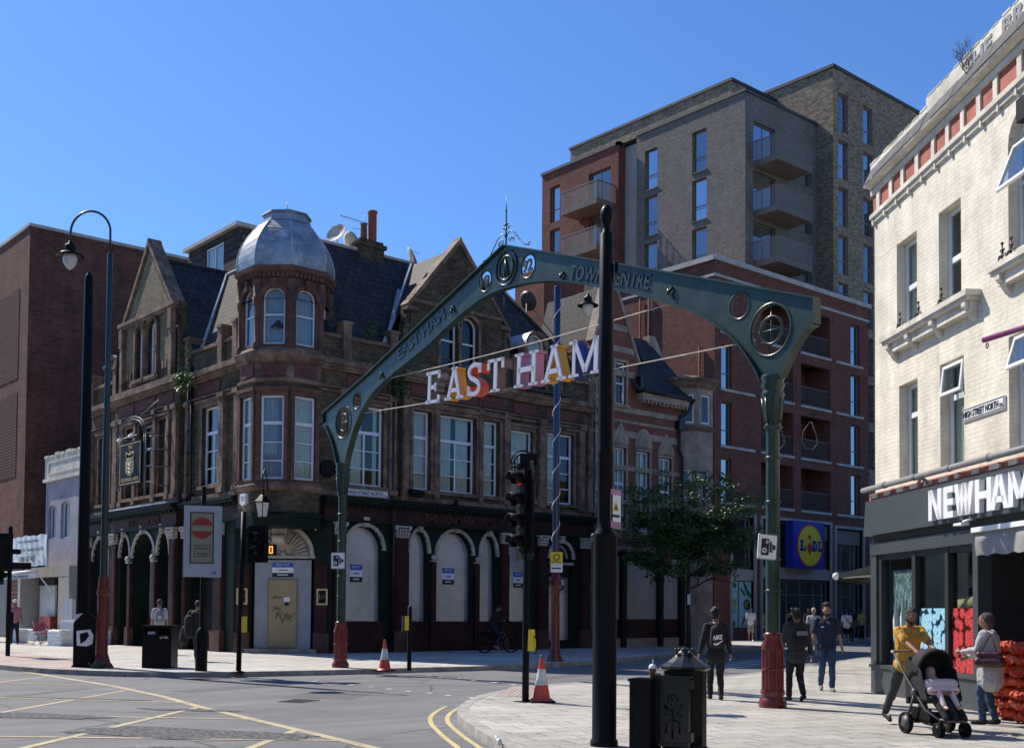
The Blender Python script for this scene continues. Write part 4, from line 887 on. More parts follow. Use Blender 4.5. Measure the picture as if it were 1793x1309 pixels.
for c, r, n, lab, seed in (((17.75, 38.75, 9.75), (.28, .42, .34), 420, 'bushy green shrub sprouting from the pub wall beside the left gable', 3), ((23.1, 33.0, 9.6), (.4, .2, .75), 260, 'dark weeds growing down the pub drainpipe right of the dome', 5), ((21.9, 33.0, 11.2), (.25, .15, .35), 110, 'small weed tuft on the parapet just right of the pub dome', 8)):
    m_ = leafball('wall_plant', c, r, n, .075, None, seed); m_.mat(1).tube([(c[0]+.2, c[1]+.1, c[2]-r[2]), (c[0], c[1], c[2]), (c[0]+.05, c[1], c[2]+r[2])], .015, 5)
    if seed == 3:
        for j in range(70): t = j/70; m_.mat(j % 2).add([(0, -.06, 0), (.03, 0, 0), (0, .06, 0), (-.03, 0, 0)], [(0, 1, 2, 3)], False, Matrix.Translation((17.95+random.uniform(-.1, .1), 38.8+random.uniform(-.2, .2), 10.1+1.0*t)) @ Matrix.Rotation(random.uniform(0, 6), 4, 'X'))
    o_ = m_.build('wall_plant', ['leaf_bright', 'leaf_mid'] if seed == 3 else ['leaf_dark', 'leaf_mid'], recalc=False); tag(o_, lab, 'plant', 'plants growing from the pub')
# ================================================================ RED BRICK GABLED BUILDING next to the pub (library-like)
lib = thing('gabled_building', 'red brick gabled building with pale stone bands and a polygonal bay beside the pub', 'building', (37, 33.3, .12))
LX0, LX1 = 33.12, 40.85
lbm = MB().frame(FRR); 
lops = [(33.25, 33.5, 6.6, 8.9), (33.3, 33.55, 9.6, 11.3), (34.35, 35.0, 10.3, 12.1), (34.3, 35.02, 5.1, 8.5), (35.68, 36.48, 5.0, 8.45), (37.12, 37.9, 5.0, 8.3)]
lo = [o for o in lops if o[3] < 10]; 
wall(lbm, LX0, 38.6, .12, 9.4, [(33.25, 33.5, 6.6, 8.9), (34.3, 35.02, 5.1, 8.5), (35.68, 36.48, 5.0, 8.45), (37.12, 37.9, 5.0, 8.3)], d=.2)
wall(lbm, LX0, 35.5, 9.4, 12.6, [(33.3, 33.55, 9.7, 11.3), (34.35, 35.0, 10.3, 12.1)], d=.2)
wall(lbm, 35.5, 38.6, 9.4, 10.9, [], d=.2)
lbm.prism([(33.12, 12.6), (33.9, 15.3), (34.3, 15.3), (35.7, 12.3), (35.7, 10.9), (35.5, 10.9), (35.5, 12.6)], 0, .3)
lbm.frame(Matrix()); lbm.quad((LX1, 33.3, .1), (LX1, 47, .1), (LX1, 47, 10.9), (LX1, 33.3, 10.9)); lbm.quad((33.12, 33.3, 10), (33.12, 47, 10), (33.12, 47, 11), (33.12, 33.3, 13))
lbm.build('brick_wall', 'brick_red', lib)
ic = MB().frame(Matrix()); ic.box(33.3, 40.6, 33.9, 46.9, .2, 11.0); ic.build('room_backing', 'interior', lib)
ls = MB().frame(FRR)
for z, h in ((10.0, .22), (9.55, .12), (8.95, .28), (7.55, .2), (6.1, .2), (4.7, .25)):
    for a, b in ((33.12, 38.6),): ls.cut('stone_band').box(a, b, -.035, .02, z, z+h)
for z in (12.5, 11.5, 13.4): ls.cut('stone_band').box(33.14+(z-12.5)*.28*(z > 12.5), 35.5-(z-12.5)*.45*(z > 12.5), -.03, .02, z, z+.25)
def lsurr(o, w=.1): surround(ls, o, w, .06, hood=False)
for o in lops[2:]: lsurr(o)
for o in lops[3:]:
    c = (o[0]+o[1])/2; hw = (o[1]-o[0])/2+.14; z = o[3]+.12
    ls.cut('pediment').prism([(c-hw, z), (c+hw, z), (c+hw*.9, z+.3), (c, z+.95), (c-hw*.9, z+.3)] if o is not lops[4] else [(c-hw, z)]+arcpts(c-hw, c+hw, z, .85, 12)+[(c+hw, z)], -.08, .02)
    ls.prism([(c-hw*.7, z+.05), (c+hw*.7, z+.05), (c, z+.72)] if o is not lops[4] else arcpts(c-hw*.72, c+hw*.72, z+.04, .6, 10), -.12, -.06)
    for i in range(5): ls.ell((c-.2+i*.1, -.1, z+.2+.12*(2-abs(i-2))), (.07, .05, .08), 6, 4)
coping(ls, 33.14, 12.75, 33.95, 15.35, -.06, .4, .14); coping(ls, 35.75, 12.2, 34.25, 15.35, -.06, .4, .14); ls.box(33.85, 34.35, -.06, .4, 15.3, 15.6)
ls.cut('corner_quoin').box(32.98, 33.2, -.1, .02, .12, 11.2); ls.cut('parapet_block').box(33.0, 33.6, -.2, .1, 9.4, 9.6); ls.box(33.05, 33.5, -.12, .1, 11.35, 11.6)
ls.cut('base_course').box(33.2, 38.6, -.12, .02, .12, .5); ls.cut('base_course').box(33.2, 38.6, -.12, .02, 4.15, 4.35)
ls.build('stone_dressings', 'stone_pale', lib)
# eaves with gutter
eg = MB().frame(FRR); eg.mat(0).box(35.72, 38.8, -.35, .02, 10.62, 10.9)
for i in range(12): eg.box(35.8+i*.25, 35.9+i*.25, -.32, 0, 10.5, 10.64)
eg.build('eaves_cornice', 'stone_pale', lib)
gt = MB().frame(FRR); gt.tube([(35.65, -.42, 11.0), (38.95, -.42, 10.95)], .08, 8); gt.box(35.62, 35.8, -.3, .1, 10.95, 11.6); gt.tube([(38.85, -.42, 10.9), (38.7, -.3, 10.5), (38.35, -.15, 10.2), (38.3, -.12, 8.8), (38.5, -.12, 8.4), (38.55, -.12, 4), (38.55, -.12, .2)], .07, 8); gt.box(38.12, 38.5, -.3, 0, 9.6, 10.0)
gt.build('drainpipe', 'pipe_black', lib)
lr = MB().frame(Matrix()); lr.quad((35.3, 32.9, 10.95), (39.3, 32.9, 10.95), (38.3, 35.1, 13.9), (35.3, 35.1, 13.9)); lr.quad((33.9, 33.3, 15.2), (33.9, 37, 15.2), (36.2, 37, 12.2), (36.2, 33.3, 12.2)); lr.quad((35.3, 35.1, 13.9), (38.3, 35.1, 13.9), (38.3, 42, 13.6), (35.3, 42, 13.6)); lr.quad((39.3, 32.9, 10.95), (40.9, 33.3, 11.0), (40.9, 42, 11), (38.3, 35.1, 13.9))
lr.quad((33.9, 33.3, 15.2), (33.9, 37, 15.2), (33.1, 37, 12.5), (33.1, 33.3, 12.5))
lr.build('slate_roof', 'slate', lib, recalc=False)
fg = MB().frame(Matrix()); fg.prism([(38.1, 11.0), (38.25, 14.1), (38.6, 14.1), (40.3, 11.6), (40.3, 11.0)], 34.9, 35.3); fg.build('far_gable', 'stone_pale', lib)
# bay
bcx, bcy, br = 39.55, 33.95, 1.32
by = MB(); bs_ = MB()
def bayf(a): an = radians(a); ap = br*cos(pi/8); return Matrix.Translation((bcx+ap*cos(an), bcy+ap*sin(an), 0)) @ Matrix.Rotation(an+pi/2, 4, 'Z')
bw = br*sin(pi/8)
for a in (180, 225, 270, 315):
    by.frame(bayf(a)); wall(by, -bw, bw, .12, 11.6, [(-.33, .33, 9.95, 11.25), (-.22, .22, 6.6, 7.9)], d=.15)
by.build('stone_bay', 'stone_pale', lib)
by2 = MB()
for pr_ in ([(1.33, 9.6), (1.42, 9.7), (1.42, 9.8), (1.33, 9.86)], [(1.34, 11.5), (1.45, 11.62), (1.5, 11.78), (1.6, 11.85), (1.6, 11.95), (1.4, 12.0), (.2, 12.3)]): by2.cut().lathe(pr_, 8, bcx, bcy, 0, smooth=False, a0=pi/8)
by2.build('bay_cornice', 'sandstone', lib)
by3 = MB(); by3.lathe([(1.0, .2), (1.0, 11.5)], 8, bcx, bcy, 0); by3.build('room_backing', 'interior', lib)
for a in (180, 225, 270, 315):
    window(lib, bayf(a), -.32, .32, 9.96, 11.24, y=.05, fr=.07, trans=()); window(lib, bayf(a), -.21, .21, 6.61, 7.89, y=.05, fr=.06)
for o in lops[:2]: window(lib, FRR, o[0], o[1], o[2], o[3], y=.08, fr=.06, trans=(.55,), curtain='curtain')
window(lib, FRR, 34.36, 34.99, 10.31, 12.09, y=.08, fr=.07, trans=(.5,))
for o in lops[3:]: window(lib, FRR, o[0]+.01, o[1]-.01, o[2]+.01, o[3]-.01, y=.1, fr=.07, mull=(.5,), trans=((.55, 0, 1, .12),), curtain='curtain', curt_rng=[(.3, 1)])
chm = MB().frame(Matrix()); chm.box(36.3, 38.0, 36.0, 36.7, 12.5, 14.6); chm.box(36.2, 38.1, 35.9, 36.8, 14.6, 14.72); chm.build('chimney', 'stone_pale', lib)
pp = MB().frame(Matrix())
for i in range(5): pp.cut().lathe([(.15, 14.7), (.13, 15.2), (.15, 15.25)], 10, 36.5+i*.32, 36.35)
pp.build('chimney_pot', 'pot', lib)
# ground floor boards
gb = MB().frame(FRR)
for a, b in ((33.5, 34.6), (35.1, 36.9), (37.3, 38.3)): gb.cut().box(a, b, -.05, .02, 1.3, 3.9)
gb.build('window_board', 'concrete_panel', lib)
gp = MB().frame(FRR)
for a in (34.75, 37.05, 38.45): gp.cut().box(a-.12, a+.12, -.25, .02, .12, 4.2)
gp.build('pilaster', 'dark_green', lib); gp = MB().frame(FRR)
for a, b in ((33.3, 34.6), (34.9, 36.9), (37.2, 38.3)): gp.cut().box(a, b, -.1, .02, .5, 1.3)
gp.build('stall_riser', 'maroon', lib)

# ================================================================ SUPERMARKET BLOCK
mk = thing('supermarket_block', 'dark red brick flats with open balconies above a glazed supermarket', 'building', (48.02, 39.13, .12))
FM = FR(0, 39.13, 0); FMW = FR(48.02, 60, -90)
mb_ = MB().frame(FM)
ops = []
ZS = [7.57, 10.62, 13.70, 16.80]  # sills
for z in ZS: ops += [(48.58, 49.48, z, z+2.36)]
RB = [(52.1, 55.1), (55.85, 58.8)]
for z in ZS:
    for a, b in RB: ops.append((a, b, z-.02, z+2.45 if z > 7 else z+2))
for z in ZS: ops.append((60.98, 61.98, z, z+2.5))
ops += [(49.45, 51.4, .8, 6.85), (52.1, 58.7, .12, 6.85), (59.3, 62.2, .12, 6.7)]
wall(mb_, 48.02, 62.95, .12, 20.55, ops, d=.3)
mb_.frame(FMW); wall(mb_, 0, 60-39.13, .12, 20.55, [], d=.3)
mb_.frame(Matrix()); mb_.quad((62.95, 39.13, .1), (62.95, 60, .1), (62.95, 60, 20.55), (62.95, 39.13, 20.55))
mb_.quad((48.02, 39.13, 20.5), (62.95, 39.13, 20.5), (62.95, 60, 20.5), (48.02, 60, 20.5))
mb_.build('brick_wall', 'brick_lidl', mk)
ic = MB().frame(Matrix()); ic.box(48.5, 62.7, 41.4, 59, .3, 20.3); ic.box(48.3, 51.9, 39.75, 41.5, 7, 20.2); ic.box(59.1, 62.7, 39.75, 41.5, 7, 20.2); ic.build('room_backing', 'interior', mk)
# loggias: sides, floors, back wall, railings
for z in ZS:
    for a, b in RB:
        lg = MB().frame(FM); lg.box(a-.1, b+.1, .02, 2.2, z-.3, z-.02); lg.box(a-.15, a-.001, .05, 2.2, z, z+2.6); lg.box(b+.001, b+.15, .05, 2.2, z, z+2.6); lg.box(a, b, 1.7, 1.9, z, z+2.7)
        lo_ = lg.build('loggia', 'brick_lidl', mk)
        rl = MB().frame(FM); rl.box(a, b, .06, .1, z+1.08, z+1.13); rl.box(a, b, .06, .1, z+.05, z+.09)
        for i in range(int((b-a)/.11)): rl.box(a+.03+i*.11, a+.055+i*.11, .07, .09, z+.09, z+1.08)
        rl.build('railing', 'rail_metal', lo_)
        dr_ = MB().frame(FM); dr_.box(a+.3, a+1.6, 1.66, 1.7, z+.05, z+2.2); dr_.build('glass_door', 'glass_tower', lo_)
cpm = MB().frame(FM); cpm.box(47.92, 63.05, -.16, .4, 20.55, 20.82); cpm.frame(FMW).box(0, 20.9, -.16, .4, 20.55, 20.82)
for Mx, a, b in ((FM, 48.0, 62.98), (FMW, 0, 20.87)): cpm.cut('stone_band').frame(Mx).box(a, b, -.05, .02, 19.7, 19.84)
for z in ZS:
    cpm.frame(FM)
    for a, b in ((48.5, 51.5), (52.05, 55.15), (55.8, 58.85), (59.4, 62.3)): cpm.cut('stone_sill').box(a, b, -.07, .1, z-.14, z-.005)
cpm.build('coping', 'coping', mk)
for z in ZS:
    window(mk, FM, 48.59, 49.47, z+.01, z+2.35, y=.18, fr=.05, trans=((.36, 0, 1, .05),), fmat='bronze', pmat='glass_tower')
    window(mk, FM, 60.99, 61.97, z+.01, z+2.49, y=.18, fr=.05, trans=((.36, 0, 1, .05),), fmat='bronze', pmat='glass_tower')
# ground storey
gs = MB().frame(FM)
for a, b, zt in ((49.45, 51.4, 6.85), (52.1, 58.7, 6.85), (59.3, 62.2, 6.7)): gs.cut('portal_frame').prism([[(a-.14, .12), (a-.14, zt+.16), (b+.14, zt+.16), (b+.14, .12)], [(a, .12), (a, zt), (b, zt), (b, .12)]], -.12, .3)
for a, b, z in ((49.45, 51.4, 3.35), (52.1, 58.7, 3.55), (59.3, 62.2, 3.5)): gs.cut('spandrel_panel').box(a, b, .02, .3, z, z+.62)
gs.build('portal_frame', 'concrete_panel', mk)
def shopglass(a, b, z0, z1, n, y=.22, m='glass_tower', tr=()):
    return window(mk, FM, a, b, z0, z1, y=y, fr=.07, mull=tuple((i+1)/n for i in range(n-1)), trans=tr, fmat='bronze', pmat=m, name='shop_window')
shopglass(49.47, 51.38, 4.0, 6.8, 1); shopglass(52.12, 58.68, 4.2, 6.8, 5); shopglass(59.32, 62.18, 4.15, 6.65, 3)
shopglass(52.12, 58.68, .15, 3.5, 5, tr=(.75,)); shopglass(59.32, 62.18, .15, 3.45, 3, tr=(.75,))
lv = MB().frame(FM); lv.box(57.0, 58.6, .1, .2, 5.9, 6.75); lv.box(59.4, 62.1, .1, .2, 5.75, 6.6); 
for i in range(9): lv.box(57.0, 58.6, .06, .1, 5.93+i*.09, 5.97+i*.09)
lv.build('louvre', 'bronze', mk)
# vegetable poster on the left window
mat('poster_mint', (.42, .62, .58), .5, var=.05); mat('veg_green', (.06, .16, .06), .5, var=.4, vs=4); mat('veg_light', (.30, .44, .12), .5, var=.3, vs=4)
po = MB().frame(FM); po.mat(0).box(49.5, 51.35, .12, .15, .75, 3.3); po.mat(3).box(49.5, 51.35, .12, .16, .12, .75); po.box(50.16, 50.24, .08, .14, .12, 3.3)
rnd = random.Random(3)
for (x, z, r1, r2, an) in [(50.85, 3.0, .1, .42, -.6), (50.6, 2.75, .09, .36, -.8), (51.1, 2.65, .12, .36, -.9), (50.9, 1.4, .12, .38, .9), (50.65, 1.1, .08, .34, .6), (51.15, 1.0, .1, .3, .8), (49.85, 3.1, .2, .15, 0), (49.8, 1.0, .15, .2, .4)]:
    po.mat(1).lathe([(.001, -1), (.6, -.8), (1, -.3), (1, .3), (.6, .8), (.001, 1)], 10, M=Matrix.Translation((x, .115, z)) @ Matrix.Rotation(an, 4, 'Y') @ Matrix.Diagonal((r1, .015, r2, 1)))
po.mat(1).lathe([(.001, -.01), (.3, 0), (.001, .02)], 20, M=Matrix.Translation((50.95, .11, 2.05)) @ Matrix.Rotation(pi/2, 4, 'X')); po.mat(2).lathe([(.001, 0), (.22, 0), (.001, .03)], 20, M=Matrix.Translation((50.95, .1, 2.05)) @ Matrix.Rotation(pi/2, 4, 'X')); po.mat(1).lathe([(.001, 0), (.09, 0), (.001, .03)], 16, M=Matrix.Translation((50.95, .08, 2.05)) @ Matrix.Rotation(pi/2, 4, 'X'))
po.mat(2).box(49.6, 50.0, .1, .12, 2.0, 2.35)
for i in range(3): po.mat(1).box(49.62, 49.98, .1, .12, 1.85-i*.12, 1.89-i*.12)
po.build('window_poster', ['poster_mint', 'veg_green', 'veg_light', 'bronze'], mk)
# illuminated box sign
mat('logo_blue', (.012, .03, .33), .4, var=.05); mat('logo_yellow', (.72, .6, .03), .4, var=.05); mat('logo_red', (.55, .03, .03), .4, var=0)
sg = MB().frame(FM); sx, sz = 55.55, 5.45
sg.mat(0).box(54.05, 57.0, -.75, -.2, 4.15, 6.82)
def disc(m, x, z, r, y0, y1): m.prism([(x+r*cos(2*pi*i/40), z+r*sin(2*pi*i/40)) for i in range(40)], y0, y1)
sg.mat(2); disc(sg, sx+.05, sz, 1.24, -.77, -.75); sg.mat(1); disc(sg, sx+.05, sz, 1.14, -.785, -.76)
sg.mat(0)
def slab(m, pts, y0, y1):
    m.prism(pts, y0, y1)
sy0, sy1 = -.80, -.785
# L
for r in ((-.92, -.72, -.28, .28), (-1.0, -.62, .2, .3), (-1.0, -.42, -.3, -.18), (-.54, -.42, -.3, -.02)): sg.box(sx+.05+r[0], sx+.05+r[1], sy0, sy1, sz+r[2], sz+r[3])
# D
sg.box(sx+.3, sx+.48, sy0, sy1, sz-.28, sz+.28); sg.prism([(sx+.25, sz-.3)]+[(sx+.5+.26*sin(pi*i/12), sz-.3*cos(pi*i/12)) for i in range(13)]+[(sx+.25, sz+.3)]+[(sx+.25, sz+.18)]+[(sx+.48+.1*sin(pi*i/8), sz+.18*cos(pi*i/8)) for i in range(9)]+[(sx+.25, sz-.18)], sy0, sy1)
for r in ((.86, 1.02, -.28, .28), (.8, 1.1, .2, .3), (.8, 1.2, -.3, -.18), (1.1, 1.2, -.3, -.05)): sg.box(sx+r[0], sx+r[1], sy0, sy1, sz+r[2], sz+r[3])
sg.mat(2).prism([(sx-.02, sz-.55), (sx+.28, sz-.1), (sx+.02, sz+.26), (sx-.26, sz-.1)], sy0-.01, sy1); disc(sg, sx+.0, sz+.5, .13, sy0-.01, sy1)
sg.build('box_sign', ['logo_blue', 'logo_yellow', 'logo_red'], mk)
dp = MB().frame(FMW); 
for u, z in ((60-44.47, 19.5), (60-43.8, 19.5), (60-40.1, 16)): dp.cut().tube([(u, -.1, z), (u, -.1, 8)], .06, 6)
dp.build('drainpipe', 'brick_left', mk)
# lower forward block seen through the arch
lbk = MB().frame(Matrix()); lbk.box(46.6, 50, 51.2, 53.9, 10, 22.6); lbk.build('brick_stair_tower', 'brick_red', mk)
# rooftop rail
rr_ = MB().frame(FM); rr_.tube([(58, 1.2, 21.6), (62.8, 1.2, 21.6)], .03, 5)
for i in range(6): rr_.tube([(58+i*.95, 1.2, 20.5), (58+i*.95, 1.2, 21.6)], .02, 5)
rr_.build('roof_rail', 'rail_metal', mk)

# ================================================================ GREY BRICK APARTMENTS with red wing
ap = thing('apartment_block', 'tall grey brick apartment block with red brick left wing and stacked corner balconies', 'building', (54.91, 42.43, .12))
FA = FR(0, 42.43, 0); FAW = FR(54.91, 70, -90)   # u = 70-y
am = MB().frame(FA)
dz = [29.15, 26.1, 23.0, 19.9]
dops = [(55.7, 57.9, z-.3, z+2.3) for z in dz[:3]]+[(60.97, 61.75, z-.4, z+1.7) for z in dz[:3]]
wall(am, 54.91, 62.3, .1, 33.0, dops, d=.3)
aw = []
for z in (29.18, 26.09, 23.0, 19.9): aw.append((70-50.59, 70-49.49, z-.03, z+2.6)); 
for z in (29.14, 26.05, 22.95, 19.85): aw.append((70-46.56, 70-45.41, z, z+2.6))
am.frame(FAW); wall(am, 70-51.32, 70-42.43, .1, 33.0, aw, d=.3)
am.frame(Matrix()); am.quad((54.91, 42.43, 32.95), (75, 42.43, 32.95), (75, 60, 32.95), (54.91, 60, 32.95))
am.build('brick_wall', 'brick_grey', ap)
ic = MB().frame(Matrix()); ic.box(55.4, 62.0, 42.95, 60, 5, 32.7); ic.build('room_backing', 'interior', ap)
cc = MB().frame(FA); cc.box(54.85, 62.3, -.08, .3, 33.0, 33.18); cc.frame(FAW).box(70-51.35, 70-42.36, -.08, .3, 33.0, 33.18); cc.build('coping', 'coping_dark', ap)
for o in aw: window(ap, FAW, o[0]+.01, o[1]-.01, o[2]+.01, o[3]-.01, y=.17, fr=.06, trans=((.36, 0, 1, .06), (.3, 0, 1, .02)), fmat='bronze', pmat='glass_tower')
si = MB().frame(FAW)
for o in aw: si.cut().box(o[0]-.05, o[1]+.05, -.06, .1, o[2]-.08, o[2]-.005)
si.build('window_sill', 'coping_dark', ap)
for o in dops: window(ap, FA, o[0]+.01, o[1]-.01, o[2]+.01, o[3]-.01, y=.17, fr=.06, mull=((.5, 0, 1),) if o[1]-o[0] > 1.5 else (), fmat='bronze', pmat='glass_tower')
def balcony(par, Mx, a, b, z, dpt=1.9, h=1.15, step=.09):
    k = MB().frame(Mx); k.mat(0).box(a, b, -dpt, -.001, z, z+.35)
    for i in range(int((b-a)/step)+1): k.box(a+i*step, a+i*step+.05, -dpt-.02, -dpt, z-.02, z+.36)
    for i in range(int(dpt/step)+1): k.box(a-.02, a, -dpt+i*step, -dpt+i*step+.05, z-.02, z+.36)
    bo = k.build('balcony', 'bronze', par)
    r = MB().frame(Mx)
    for i in range(int((b-a)/step)+1): r.box(a+i*step, a+i*step+.04, -dpt-.01, -dpt+.01, z+.35, z+.35+h)
    for i in range(int(dpt/step)+1):
        for x in (a, b): r.box(x-.01, x+.01, -dpt+i*step, -dpt+i*step+.04, z+.35, z+.35+h)
    r.box(a-.03, b+.03, -dpt-.03, -dpt+.03, z+.35+h, z+.4+h); r.box(a-.03, a+.03, -dpt, 0, z+.35+h, z+.4+h); r.box(b-.03, b+.03, -dpt, 0, z+.35+h, z+.4+h)
    r.build('railing', 'bronze', bo); return bo
for z in dz[:3]: balcony(ap, FA, 55.75, 59.2, z-.55, 1.75)
# concrete recess strip and red wing
cs_ = MB().frame(FAW); cs_.box(70-52.6, 70-51.3, .25, .6, 5, 32.7); cs_.build('concrete_strip', 'concrete_panel', ap)
rw = MB().frame(FR(54.5, 70, -90)); ro = []
for z in (29.13, 26.05, 22.95): ro.append((70-59.3, 70-58.3, z, z+2.55)); ro.append((70-55.4, 70-53.3, z, z+2.4))
wall(rw, 70-60.15, 70-52.6, .1, 32.75, ro, d=.35); rw.frame(Matrix()); rw.quad((54.5, 52.6, .1), (57, 52.6, .1), (57, 52.6, 32.75), (54.5, 52.6, 32.75)); rw.quad((54.5, 60.15, .1), (57, 60.15, .1), (57, 60.15, 32.75), (54.5, 60.15, 32.75)); rw.quad((54.5, 60.15, 32.7), (54.5, 52.6, 32.7), (60, 52.6, 32.7), (60, 60.15, 32.7))
rw.build('red_wing', 'brick_lidl', ap)
ic = MB().frame(Matrix()); ic.box(55.1, 57, 52.9, 60.0, 5, 32.5); ic.build('room_backing', 'interior', ap)
FW2 = FR(54.5, 70, -90)
for o in ro: window(ap, FW2, o[0]+.01, o[1]-.01, o[2]+.01, o[3]-.01, y=.2, fr=.06, mull=(.5,) if o[1]-o[0] > 1.5 else (), trans=() if o[1]-o[0] > 1.5 else ((.36, 0, 1, .06),), fmat='bronze', pmat='glass_tower')
cc = MB().frame(FW2); cc.box(70-60.25, 70-52.5, -.08, .3, 32.75, 32.95); cc.frame(Matrix()).box(54.42, 57, 52.5, 52.8, 32.75, 32.95); cc.build('coping', 'coping_dark', ap)
for z in (29.13, 26.05, 22.95, 19.85): balcony(ap, FW2, 70-56.4, 70-53.0, z-.55, 1.6)
# recessed top storey
tp_ = MB().frame(Matrix()); tp_.box(57.6, 75, 45.6, 60.5, 32, 35.6); tp_.build('top_storey', 'brick_buff', ap); cc = MB().frame(Matrix()); cc.box(57.5, 75, 45.5, 60.6, 35.6, 35.78); cc.build('coping', 'coping_dark', ap)
rt_ = MB().frame(Matrix()); rt_.box(58.0, 59.2, 43.6, 44.6, 33, 33.6)
for i in range(3): rt_.box(57.9, 59.3, 43.5, 44.7, 33.6+i*.12, 33.66+i*.12)
rt_.build('roof_vent', 'rail_metal', ap)

# ================================================================ BUFF BRICK TOWER
bt = thing('brick_tower', 'tallest buff and brown mottled brick tower behind the grey block, narrow stacked windows', 'tower block', (62.28, 41.2, .12))
FB = FR(0, 41.2, 0); bm_ = MB().frame(FB); bo_ = []
for k in range(8):
    z = 32.5-3.07*k; bo_ += [(62.85, 63.95, z, z+2.5), (65.7, 66.85, z, z+2.5)]
wall(bm_, 62.28, 74.5, .1, 36.4, bo_, d=.3); bm_.frame(Matrix()); bm_.quad((62.28, 41.2, .1), (62.28, 60, .1), (62.28, 60, 36.4), (62.28, 41.2, 36.4)); bm_.quad((74.5, 41.2, .1), (74.5, 60, .1), (74.5, 60, 36.4), (74.5, 41.2, 36.4)); bm_.quad((62.28, 41.2, 36.35), (74.5, 41.2, 36.35), (74.5, 60, 36.35), (62.28, 60, 36.35))
bm_.build('brick_wall', 'brick_buff', bt); ic = MB().frame(Matrix()); ic.box(62.6, 74, 41.8, 59, .2, 36); ic.build('room_backing', 'interior', bt)
for o in bo_: window(bt, FB, o[0]+.01, o[1]-.01, o[2]+.01, o[3]-.01, y=.17, fr=.06, trans=((.36, 0, 1, .06),), mull=(), fmat='bronze', pmat='glass_tower')
cc = MB().frame(FB); cc.box(62.2, 74.6, -.1, .3, 36.4, 36.6); cc.frame(Matrix()).box(62.18, 62.5, 41.1, 60, 36.4, 36.6); cc.build('coping', 'coping_dark', bt)
balcony(bt, FB, 69.2, 73, 30.6, 1.7); balcony(bt, FB, 69.2, 73, 27.5, 1.7)

# ================================================================ FAR LEFT: brown brick block
bl_ = thing('brick_block', 'large windowless reddish brown brick block at the far left with two perforated panels', 'building', (17.9, 56.3, .12))
FBL = FR(17.9, 90, -90); m_ = MB().frame(FBL); wall(m_, 0, 90-56.3, .12, 19.85, [(0, 32.4, .12, 4.2)], d=.3)
m_.frame(Matrix()); m_.quad((17.9, 56.3, .1), (55, 56.3, .1), (55, 56.3, 19.85), (17.9, 56.3, 19.85)); m_.quad((17.9, 56.3, 19.8), (55, 56.3, 19.8), (55, 90, 19.8), (17.9, 90, 19.8))
m_.build('brick_wall', 'brick_left', bl_)
m_ = MB().frame(FBL)
for z0, z1 in ((12.7, 17.1), (7.9, 12.0)): m_.cut().box(27.0, 32.4, -.02, .02, z0, z1)
m_.build('perforated_panel', 'brick_perf', bl_)
m_ = MB().frame(FBL); m_.box(31.4, 33.7, -.001, .25, .12, 4.2); m_.build('ribbed_base', 'brick_lidl_rib', bl_); m_ = MB().frame(FBL); m_.box(0, 31.4, .1, .3, .12, 4.2); m_.build('dark_shopfront', 'grey_panel', bl_); m_ = MB().frame(FBL); m_.box(0, 33.75, -.06, .2, 19.85, 20.0); m_.frame(FR(0, 56.3, 0)).box(17.84, 55, -.06, .2, 19.85, 20.0); m_.build('coping', 'coping', bl_)
hd = thing('hoarding', 'bright blue hoarding panel with green top at the far left edge', 'hoarding', (15.2, 51.5, .12))
mat('hoard_blue', (.03, .2, .5), .5, var=.1); mat('hoard_green', (.25, .5, .05), .5, var=.1)
m_ = MB().frame(FR(15.0, 53.6, -93)); m_.mat(0).box(0, 2.4, 0, .08, .15, 2.9); m_.mat(1).box(0, 2.4, 0, .08, 2.9, 4.4)
for i in range(3): m_.mat(2).box(.2, 2.2, -.01, 0, .8+i*.5, .86+i*.5)
m_.mat(0).lathe([(.5, -.01), (.001, .0)], 16, M=Matrix.Translation((1.9, 0, 3.9)) @ Matrix.Rotation(pi/2, 4, 'X')); m_.build('hoarding_panel', ['hoard_blue', 'hoard_green', 'sign_white'], hd)
m_ = MB().frame(FR(15.0, 53.6, -93)); m_.cut().box(0, .08, .08, .16, .12, 4.3); m_.cut().box(2.3, 2.38, .08, .16, .12, 4.3); m_.build('post', 'rail_metal', hd)

# ================================================================ SMALL LILAC SHOP
sp = thing('furniture_shop', 'small two-storey lilac rendered shop with peeling parapet and white banner, left of the pub', 'shop', (18.3, 51.5, .12))
FS = FR(18.3, 55, -90)   # u = 55-y
m_ = MB().frame(FS); so_ = [(.95, 1.95, 4.75, 6.3, .12), (2.55, 3.7, 4.7, 6.35, .12)]
wall(m_, .55, 5.9, 3.3, 7.4, so_, d=.22); m_.frame(Matrix()); m_.quad((18.3, 54.45, .1), (26, 54.45, .1), (26, 54.45, 8.5), (18.3, 54.45, 8.5)); m_.build('rendered_wall', 'lilac', sp)
m_ = MB().frame(FS); m_.box(.5, 5.9, -.06, .3, 7.5, 8.5); m_.box(.45, 5.9, -.14, .2, 7.38, 7.52)
for i in range(8): m_.box(.5+i*.7, .5+i*.7+random.uniform(.4, .7), -.1, .32, 8.5, 8.55+random.uniform(.02, .12))
m_.prism([[(1.0, 7.7), (1.0, 8.3), (5.6, 8.3), (5.6, 7.7)], [(1.08, 7.78), (1.08, 8.22), (5.52, 8.22), (5.52, 7.78)]], -.09, -.05); m_.build('parapet', 'render_white', sp)
ic = MB().frame(FS); ic.box(.7, 5.8, .6, 5, 3.5, 8); ic.build('room_backing', 'interior', sp)
for o in so_: window(sp, FS, o[0]+.01, o[1]-.01, o[2]+.01, o[3]-.01, y=.12, rise=.11, fr=.06, mull=(.5,), curtain='curtain')
